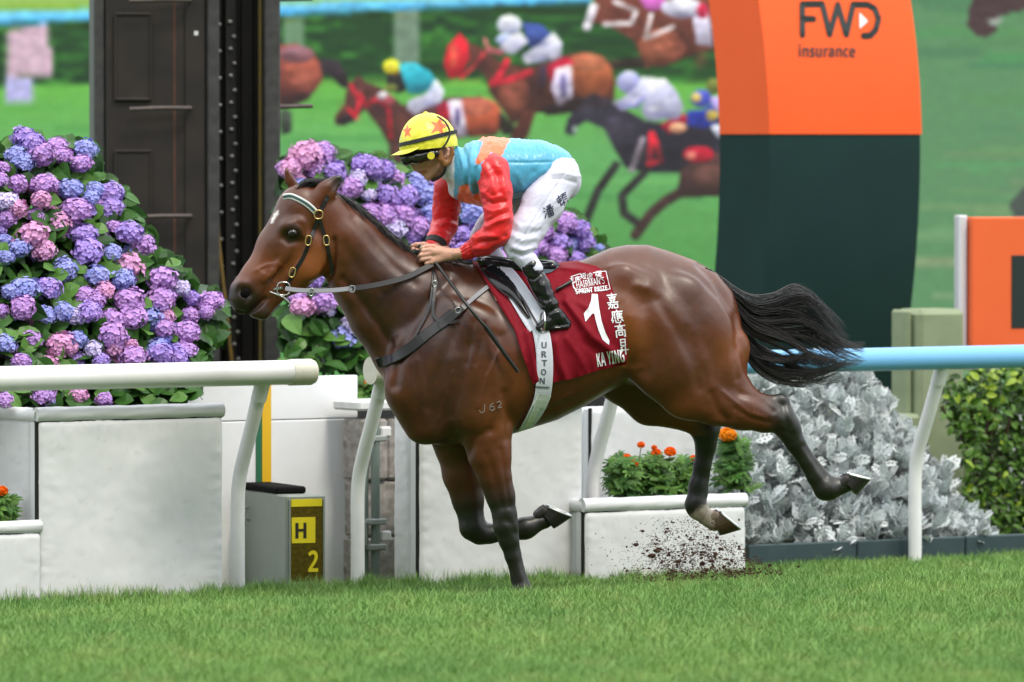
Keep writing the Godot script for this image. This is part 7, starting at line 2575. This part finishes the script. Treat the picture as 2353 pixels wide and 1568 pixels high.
func build_screen() -> void:
	pic = Image.create(1780, 800, false, Image.FORMAT_RGB8)
	var r := RandomNumberGenerator.new()
	r.seed = 8
	var H_ := 800
	for y in H_:
		var py := y / TS + TY0
		var c := c8(120, 180, 70)
		if py > 195: c = c8(104, 180, 74).lerp(c8(100, 170, 98), clampf((py - 195) / 160.0, 0, 1))
		if py > 355: c = c8(100, 170, 98).lerp(c8(84, 152, 80), clampf((py - 355) / 200.0, 0, 1))
		pic.fill_rect(Rect2i(0, y, 1780, 1), c)
	# far sky-pink strip, hedge, posts, rail of the broadcast picture
	sp([[-600, -420], [2940, -420], [2940, -30], [-600, 30]], c8(150, 190, 90), false)
	sp([[-600, 60], [2940, -40], [2940, 175], [1000, 185], [-600, 205]], c8(28, 66, 34), false)
	for i in 700:
		var x := r.randf_range(-600, 2200)
		var y := r.randf_range(30, 190)
		var g := r.randf()
		se(x, y, r.randf_range(10, 50), r.randf_range(2, 6), c8(20 + int(50 * g), 60 + int(80 * g), 30 + int(25 * g)), false)
	for i in 500:
		var x := r.randf_range(-600, 2940)
		var y := r.randf_range(205, 1150)
		var g := r.randf_range(-14, 14)
		var base := pic.get_pixel(10, clampi(int((y - TY0) * TS), 0, 799))
		se(x, y, r.randf_range(40, 180), r.randf_range(2, 7), Color(base.r + g / 255.0, base.g + g / 255.0, base.b + g / 400.0), false)
	sp([[20, 70], [110, 55], [122, 150], [118, 178], [15, 178]], c8(205, 175, 190), false)
	sp([[10, 178], [75, 180], [78, 235], [10, 238]], c8(180, 180, 225), false)
	sp([[905, 20], [966, 20], [964, 150], [905, 160]], c8(112, 138, 116), false)
	sp([[648, 40], [700, 40], [698, 120], [648, 130]], c8(104, 140, 105), false)
	sp([[-600, 52], [0, 28], [215, 22], [650, 8], [1360, -18], [1360, 6], [1000, 20], [650, 36], [215, 48], [0, 58], [-600, 84]], c8(118, 210, 252), false)
	sp([[-600, 70], [0, 48], [215, 40], [650, 26], [1360, -2], [1360, 6], [1000, 20], [650, 36], [215, 48], [0, 58], [-600, 84]], c8(70, 170, 225), false)
	blur(3)
	# right-hand part: paler turf
	sp([[2040, -420], [2940, -420], [2940, 1180], [2040, 1180]], c8(92, 140, 96), false)
	for i in 160:
		var y := r.randf_range(-420, 1150)
		var t := clampf((y - 200) / 500.0, 0, 1)
		se(r.randf_range(2160, 2940), y, r.randf_range(60, 200), r.randf_range(4, 14), c8(84 + int(40 * t) + r.randi_range(-8, 8), 136 + int(18 * t) + r.randi_range(-8, 8), 90 + int(24 * t)), false)
	blur(6)
	sp([[2219, 60], [2225, 30], [2240, -30], [2300, -80], [2400, -40], [2360, 20], [2290, 40], [2285, 75], [2262, 88], [2240, 82]], c8(72, 52, 56), false)
	sp([[2262, 50], [2292, 40], [2305, 52], [2280, 62]], c8(150, 160, 150), false)
	sp([[2318, 470], [2360, 420], [2420, 400], [2420, 500], [2330, 500]], c8(70, 80, 74), false)
	blur(4)
	var dk := c8(58, 40, 44)
	var bay := c8(112, 62, 52)
	# leading runner's quarters
	sp([[-700, 300], [-300, 210], [40, 232], [120, 226], [200, 258], [250, 340], [256, 405], [210, 470], [130, 520], [40, 548], [-200, 560], [-700, 500]], c8(140, 70, 60))
	se(150, 370, 90, 90, c8(176, 90, 72))
	se(120, 280, 90, 45, c8(150, 96, 104))
	sp([[40, 500], [130, 480], [215, 455], [180, 510], [60, 560]], c8(64, 40, 42))
	sp([[235, 300], [330, 308], [380, 390], [390, 450], [350, 450], [300, 395], [250, 375]], c8(52, 42, 50))
	sp([[35, 555], [95, 575], [92, 680], [40, 690]], c8(62, 70, 62))
	# runner with the yellow cap
	sp([[310, 625], [322, 585], [362, 545], [372, 470], [388, 430], [440, 385], [470, 420], [560, 455], [660, 540], [900, 500], [1060, 495], [1150, 560], [1172, 640], [1130, 695], [960, 705], [720, 760], [660, 860], [600, 870], [590, 740], [540, 650], [470, 560], [430, 600], [370, 640], [330, 640]], c8(84, 48, 46))
	se(1062, 600, 108, 98, c8(196, 92, 62))
	se(1020, 545, 100, 45, c8(184, 100, 84))
	sp([[380, 560], [420, 620], [360, 640], [318, 628]], c8(50, 38, 48))
	sp([[600, 720], [680, 760], [640, 880], [560, 1000], [540, 960], [600, 860]], c8(70, 42, 40))
	sp([[700, 830], [760, 870], [740, 1000], [700, 960]], c8(120, 64, 44))
	sl([[395, 430], [440, 520], [420, 600], [385, 560]], 22, c8(226, 40, 62))
	sl([[440, 470], [475, 545], [530, 500]], 18, c8(214, 36, 58))
	sl([[530, 505], [590, 560], [600, 700]], 20, c8(190, 26, 50))
	sp([[830, 545], [890, 515], [905, 605], [850, 640]], c8(196, 24, 58))
	sp([[888, 512], [960, 503], [992, 690], [940, 702], [910, 640]], c8(224, 214, 240))
	se(940, 600, 14, 50, c8(90, 80, 130))
	sp([[1155, 570], [1260, 680], [1180, 692], [1150, 650]], c8(44, 40, 36))
	se(640, 410, 62, 66, c8(48, 44, 46))
	se(604, 452, 34, 20, c8(120, 130, 60))
	se(560, 492, 30, 24, c8(236, 226, 236))
	se(590, 515, 24, 26, c8(206, 90, 100))
	se(605, 342, 46, 38, c8(250, 236, 40))
	sp([[640, 330], [720, 322], [800, 365], [832, 408], [800, 455], [750, 480], [690, 478], [660, 400]], c8(48, 186, 206))
	sp([[832, 400], [872, 465], [862, 522], [780, 552], [730, 592], [680, 560], [690, 515], [780, 482]], c8(226, 226, 250))
	# runner in the red hood
	sp([[985, 215], [1080, 250], [1160, 320], [1300, 350], [1500, 280], [1600, 268], [1700, 325], [1748, 420], [1738, 505], [1520, 560], [1300, 585], [1220, 640], [1180, 575], [1108, 480], [1078, 380], [1000, 330]], c8(98, 54, 46))
	se(1625, 395, 112, 112, c8(178, 96, 60))
	se(1600, 320, 100, 45, c8(190, 104, 76))
	se(1230, 480, 80, 90, c8(132, 70, 56))
	sp([[1350, 560], [1520, 500], [1740, 500], [1700, 560], [1400, 590]], c8(50, 36, 40))
	sp([[950, 170], [992, 210], [1002, 300], [962, 390], [900, 408], [868, 330], [890, 240]], c8(232, 36, 56))
	sp([[905, 240], [930, 225], [935, 330], [900, 350]], c8(250, 96, 70))
	sl([[1080, 270], [1020, 345], [960, 400]], 20, c8(240, 60, 70))
	sl([[1200, 300], [1160, 380], [1120, 430], [1240, 400], [1310, 370]], 34, c8(214, 40, 62))
	sp([[1390, 340], [1490, 290], [1540, 320], [1500, 360], [1420, 430]], c8(196, 26, 60))
	sp([[1440, 352], [1522, 330], [1532, 500], [1450, 545], [1418, 450]], c8(228, 218, 246))
	se(1480, 440, 16, 60, c8(120, 110, 170))
	sp([[1700, 318], [1900, 296], [1950, 330], [1880, 352], [1740, 352]], c8(44, 38, 36))
	sp([[1280, 560], [1340, 570], [1300, 700], [1230, 760], [1200, 720]], c8(86, 46, 40))
	sp([[1360, 330], [1400, 340], [1390, 460], [1350, 440]], c8(70, 50, 70))
	se(1205, 130, 64, 54, c8(226, 230, 250))
	se(1185, 205, 50, 30, c8(186, 200, 240))
	sp([[1270, 118], [1370, 128], [1432, 185], [1400, 232], [1300, 245], [1290, 180]], c8(64, 86, 164))
	sp([[1150, 250], [1200, 190], [1262, 165], [1304, 215], [1225, 282], [1165, 268]], c8(232, 232, 252))
	sp([[1070, 190], [1090, 200], [1100, 240], [1180, 260], [1170, 290], [1090, 265]], c8(240, 120, 130))
	sp([[1428, 168], [1476, 218], [1470, 290], [1385, 312], [1292, 332], [1268, 285], [1340, 240]], c8(230, 230, 252))
	# runner above
	sp([[1600, 130], [1660, -60], [1800, -120], [2300, -120], [2300, 250], [2180, 265], [2000, 342], [1900, 345], [1840, 210], [1720, 140], [1650, 120]], c8(122, 66, 54))
	se(1980, 240, 120, 90, c8(146, 80, 60))
	sp([[1700, 320], [1860, 290], [1900, 345], [1740, 355]], c8(50, 40, 36))
	sl([[1640, 20], [1600, 140]], 44, c8(240, 232, 244))
	sl([[1680, 130], [1830, 120], [1850, 60], [1740, 10]], 24, c8(246, 236, 240))
	sl([[1930, 70], [1900, 200], [2040, 140]], 22, c8(240, 226, 226))
	sp([[1860, -40], [2010, -40], [1990, 45], [1930, 60], [1890, 40]], c8(240, 120, 220))
	se(2085, 40, 105, 52, c8(232, 230, 252))
	sp([[2140, 90], [2220, 50], [2245, 240], [2160, 232]], c8(228, 222, 246))
	se(2190, 60, 30, 40, c8(216, 40, 80))
	# dark runner and the two riders at the edge
	sp([[1488, 672], [1505, 605], [1560, 540], [1600, 490], [1650, 478], [1720, 515], [1900, 620], [2080, 640], [2320, 600], [2320, 1000], [2120, 1010], [2080, 880], [1900, 880], [1800, 860], [1740, 760], [1690, 660], [1600, 620], [1560, 640], [1540, 690], [1500, 690]], c8(46, 42, 56))
	se(1540, 665, 14, 22, c8(150, 170, 160))
	sl([[1760, 830], [1660, 970], [1600, 1120]], 42, c8(44, 44, 44))
	sl([[1900, 880], [1780, 1000], [1790, 1090], [1860, 1140]], 42, c8(46, 46, 46))
	sl([[2120, 960], [2000, 1030], [1930, 1090], [1850, 1200]], 52, c8(66, 46, 44))
	sp([[2080, 860], [2180, 800], [2320, 760], [2320, 1000], [2060, 1010]], c8(78, 52, 52))
	se(2230, 900, 90, 60, c8(96, 62, 56))
	sl([[1930, 670], [1920, 840], [1980, 820], [1940, 690]], 30, c8(226, 40, 60))
	sl([[1890, 700], [1830, 870]], 30, c8(150, 140, 150))
	se(2170, 790, 82, 42, c8(206, 30, 60))
	se(2130, 800, 26, 20, c8(255, 130, 110))
	sp([[1970, 640], [2100, 580], [2120, 620], [2020, 690]], c8(180, 30, 60))
	se(1815, 422, 62, 58, c8(182, 184, 238))
	sp([[1880, 392], [2000, 402], [2060, 470], [2095, 545], [2070, 610], [1910, 612], [1880, 580], [1890, 520], [1780, 568], [1725, 530], [1800, 490], [1860, 440]], c8(214, 214, 246))
	sl([[1760, 540], [1850, 545], [1890, 500]], 12, c8(140, 140, 230))
	se(2185, 505, 55, 45, c8(80, 90, 200))
	se(2160, 500, 24, 26, c8(230, 200, 110))
	sp([[2110, 570], [2200, 560], [2320, 470], [2320, 600], [2200, 660], [2110, 640]], c8(58, 76, 208))
	sp([[2230, 500], [2320, 480], [2320, 580], [2260, 600]], c8(190, 170, 240))
	se(2240, 592, 34, 30, c8(240, 206, 80))
	se(2065, 655, 46, 28, c8(240, 170, 130))
	sp([[2230, 640], [2320, 630], [2320, 720], [2260, 700]], c8(210, 215, 235))
	se(2250, 440, 40, 40, c8(120, 130, 60))
	for q in [[1620, 330, 95, 50, 214, 134, 92, 0.6], [1560, 525, 150, 40, 34, 22, 24, 0.7], [1060, 330, 60, 60, 48, 28, 34, 0.55], [1230, 500, 55, 70, 184, 106, 84, 0.55], [1330, 450, 55, 90, 46, 28, 34, 0.55], [1690, 450, 40, 60, 120, 60, 40, 0.5], [1560, 420, 30, 70, 92, 46, 40, 0.4],
			[1050, 555, 85, 45, 232, 130, 96, 0.6], [1080, 670, 95, 26, 70, 34, 30, 0.6], [1120, 620, 26, 50, 160, 70, 50, 0.4], [540, 560, 50, 60, 44, 28, 36, 0.5], [660, 640, 60, 60, 130, 72, 58, 0.5], [760, 690, 90, 40, 34, 26, 30, 0.6], [360, 560, 26, 40, 130, 66, 52, 0.4],
			[150, 400, 60, 46, 196, 112, 92, 0.6], [110, 258, 80, 24, 170, 134, 146, 0.6], [70, 480, 80, 40, 60, 30, 34, 0.6], [1960, 250, 80, 56, 178, 106, 80, 0.6], [1780, 60, 60, 50, 80, 40, 36, 0.5], [2080, 200, 50, 60, 60, 34, 34, 0.5], [2180, 300, 40, 60, 150, 80, 60, 0.5],
			[1750, 650, 70, 80, 86, 80, 98, 0.5], [1600, 560, 40, 50, 78, 76, 92, 0.5], [2200, 890, 60, 40, 128, 88, 82, 0.6], [2010, 800, 120, 60, 26, 24, 34, 0.6], [2150, 700, 100, 40, 30, 26, 36, 0.5], [1880, 780, 40, 60, 74, 60, 66, 0.4],
			[1380, 300, 70, 24, 128, 130, 178, 0.5], [1430, 200, 24, 40, 250, 250, 255, 0.5], [1330, 170, 40, 30, 88, 112, 190, 0.5], [1360, 220, 50, 20, 36, 46, 100, 0.5], [1200, 108, 36, 22, 255, 255, 255, 0.6], [1215, 160, 40, 16, 130, 140, 190, 0.5], [1240, 240, 30, 24, 150, 150, 200, 0.4],
			[800, 530, 60, 24, 130, 130, 178, 0.5], [700, 350, 50, 24, 90, 220, 236, 0.5], [760, 450, 60, 24, 20, 96, 120, 0.5], [600, 330, 24, 16, 255, 252, 150, 0.6], [620, 370, 30, 14, 150, 120, 20, 0.5], [1960, 440, 60, 30, 244, 244, 255, 0.5], [1990, 590, 90, 24, 130, 128, 182, 0.5], [1860, 540, 40, 20, 150, 150, 220, 0.5], [1805, 400, 36, 24, 232, 234, 255, 0.5], [1830, 460, 40, 18, 110, 112, 170, 0.5], [2200, 590, 40, 20, 30, 40, 130, 0.5], [2280, 540, 30, 30, 236, 220, 255, 0.5], [2090, 30, 60, 24, 255, 255, 255, 0.5], [2100, 80, 80, 18, 140, 140, 190, 0.5], [930, 270, 24, 50, 255, 110, 96, 0.5], [960, 360, 30, 30, 130, 14, 34, 0.5]]:
		sb(q[0], q[1], q[2], q[3], c8(q[4], q[5], q[6]), q[7])
	for i in 420:                                       # broken light over coats and silks
		var x := r.randf_range(0, 2300)
		var y := r.randf_range(0, 900)
		var c := pic.get_pixel(clampi(int((627.5 + 0.45 * x - TX0) * TS), 0, 1779), clampi(int((0.45 * y - TY0) * TS), 0, 799))
		if c.g > c.r * 1.15 and c.g > c.b * 1.1: continue
		var up := r.randf() < 0.5
		sb(x, y, r.randf_range(8, 30), r.randf_range(5, 16), Color(c.r * 1.5 + 0.05, c.g * 1.45 + 0.04, c.b * 1.45 + 0.05).clamp() if up else c * 0.45, r.randf_range(0.3, 0.6))
	# mottle: light and grain of the broadcast picture
	blur(2)
	for y in range(160, 560):
		for x in range(280, 1500):
			var c := pic.get_pixel(x, y)
			var k := 1.0 + 0.14 * noise.get_noise_2d(x * 0.05, y * 0.07) + 0.06 * noise.get_noise_2d(x * 0.16 + 30.0, y * 0.22)
			if c.g > c.r * 1.25 and c.g > c.b * 1.25: k = 1.0 + (k - 1.0) * 0.35
			pic.set_pixel(x, y, Color(c.r * k, c.g * k, c.b * k))
	blur(3)
	var t := ImageTexture.create_from_image(pic)
	var d := 43.0
	var a := P(TX0, TY0, d)
	var b := P(TX0 + 1780.0 / TS, TY0 + 800.0 / TS, d)
	var mb := MB.new()
	var w := b.x - a.x
	var h := a.y - b.y
	var base := Vector3((a.x + b.x) / 2.0, 0, a.z)
	var o := thing("video_screen", "giant outdoor video screen showing other racehorses and riders on turf", "screen", base)
	var q := QuadMesh.new()
	q.size = Vector2(w, h)
	var m := StandardMaterial3D.new()
	m.albedo_color = Color(0.02, 0.02, 0.02)
	m.roughness = 0.6
	m.emission_enabled = true
	m.emission_operator = BaseMaterial3D.EMISSION_OP_ADD
	m.emission = Color.BLACK
	m.emission_texture = t
	m.emission_energy_multiplier = 0.70
	part("picture_panel", q, m, o, Vector3(0, (a.y + b.y) / 2.0, 0.03))
	part("cabinet", box_mesh(Vector3(-w / 2 - 0.1, b.y - 0.1, -0.4), Vector3(w / 2 + 0.1, a.y + 0.1, 0.0), 0.02), mat("screen_case", lin(0.02, 0.02, 0.022), 0.6), o)
	for s in [-1.0, 1.0]:
		part("leg", box_mesh(Vector3(s * w * 0.4 - 0.15, -0.1, -0.35), Vector3(s * w * 0.4 + 0.15, b.y - 0.1, -0.05), 0.02), mat("screen_case", lin(0.02, 0.02, 0.022), 0.6), o)

func build_dirt() -> void:
	var r := RandomNumberGenerator.new()
	r.seed = 31
	var clod := func(seed_n: int) -> ArrayMesh:
		var s := SphereMesh.new()
		s.radius = 1.0
		s.height = 2.0
		s.radial_segments = 9
		s.rings = 6
		var ar := s.get_mesh_arrays()
		var v: PackedVector3Array = ar[Mesh.ARRAY_VERTEX]
		for i in v.size(): v[i] *= 1.0 + 0.55 * noise.get_noise_3d(v[i].x * 1.3 + seed_n * 7.0, v[i].y * 1.3, v[i].z * 1.3)
		var ix: PackedInt32Array = ar[Mesh.ARRAY_INDEX]
		return commit(v, ix, PackedColorArray())
	var cm := [clod.call(1), clod.call(2), clod.call(3)]
	var dm := tint("thrown_soil", Color(0.075, 0.040, 0.027), 0.95, Color(0, 0, 0))
	dm.backlight_enabled = false
	var o := Node3D.new()
	o.name = "dirt_spray"
	add_child(o)
	o.position = H(1600, 1412, -0.15)
	tag(o, "spray of brown soil crumbs kicked up behind the hind hoof", "dirt", "", "stuff")
	var xs := [[], [], []]
	var cs := [[], [], []]
	for i in 9000:
		var t := pow(r.randf(), 1.35)
		var px := 1575.0 + r.randfn(0.0, 66.0)
		var py := 1345.0 - t * lerpf(70.0, 150.0, r.randf())
		if i % 3 == 0:
			px = 1690 + r.randfn(0, 50)
			py = 1335.0 - pow(r.randf(), 1.5) * lerpf(80.0, 20.0, clampf((px - 1690.0) / 90.0, 0.0, 1.0))
		if i % 7 == 0:
			px = r.randf_range(1500, 1660)
			py = r.randf_range(1200, 1330)
		var cl := noise.get_noise_2d(px * 0.03, py * 0.03)
		if cl < -0.05 and r.randf() < 0.75: continue
		var k := r.randi() % 3
		var s := r.randf_range(0.0007, 0.0022) if r.randf() < 0.965 else r.randf_range(0.003, 0.006)
		var bs := Basis.from_euler(Vector3(r.randf() * 6, r.randf() * 6, r.randf() * 6)).scaled(Vector3(s * r.randf_range(0.8, 1.9), s, s))
		xs[k].append(Transform3D(bs, H(px, py, -0.15 + r.randfn(0, 0.12)) - o.position))
		var q := r.randf_range(0.5, 1.5)
		cs[k].append(Color(q, q * r.randf_range(0.9, 1.1), q))
	for k in 3: multi("soil_crumbs", cm[k], xs[k], cs[k], dm, o)
	var big := [[1478, 1226, 0.014], [1464, 1262, 0.018], [1500, 1288, 0.026], [1512, 1275, 0.022], [1616, 1286, 0.013], [1640, 1300, 0.018], [1560, 1300, 0.018], [1590, 1252, 0.010], [1535, 1230, 0.009], [1660, 1270, 0.016], [1620, 1308, 0.02]]
	for q in big:
		var c := part("soil_clod", cm[r.randi() % 3], dm, self, H(q[0], q[1], -0.12 + r.randfn(0, 0.05)))
		c.basis = Basis.from_euler(Vector3(r.randf() * 6, r.randf() * 6, 0.4)).scaled(Vector3(1.3, 0.8, 0.8) * q[2] * 0.55)
		tag(c, "dark clod of soil flying up behind the hind hoof", "clod", "flying soil clods")
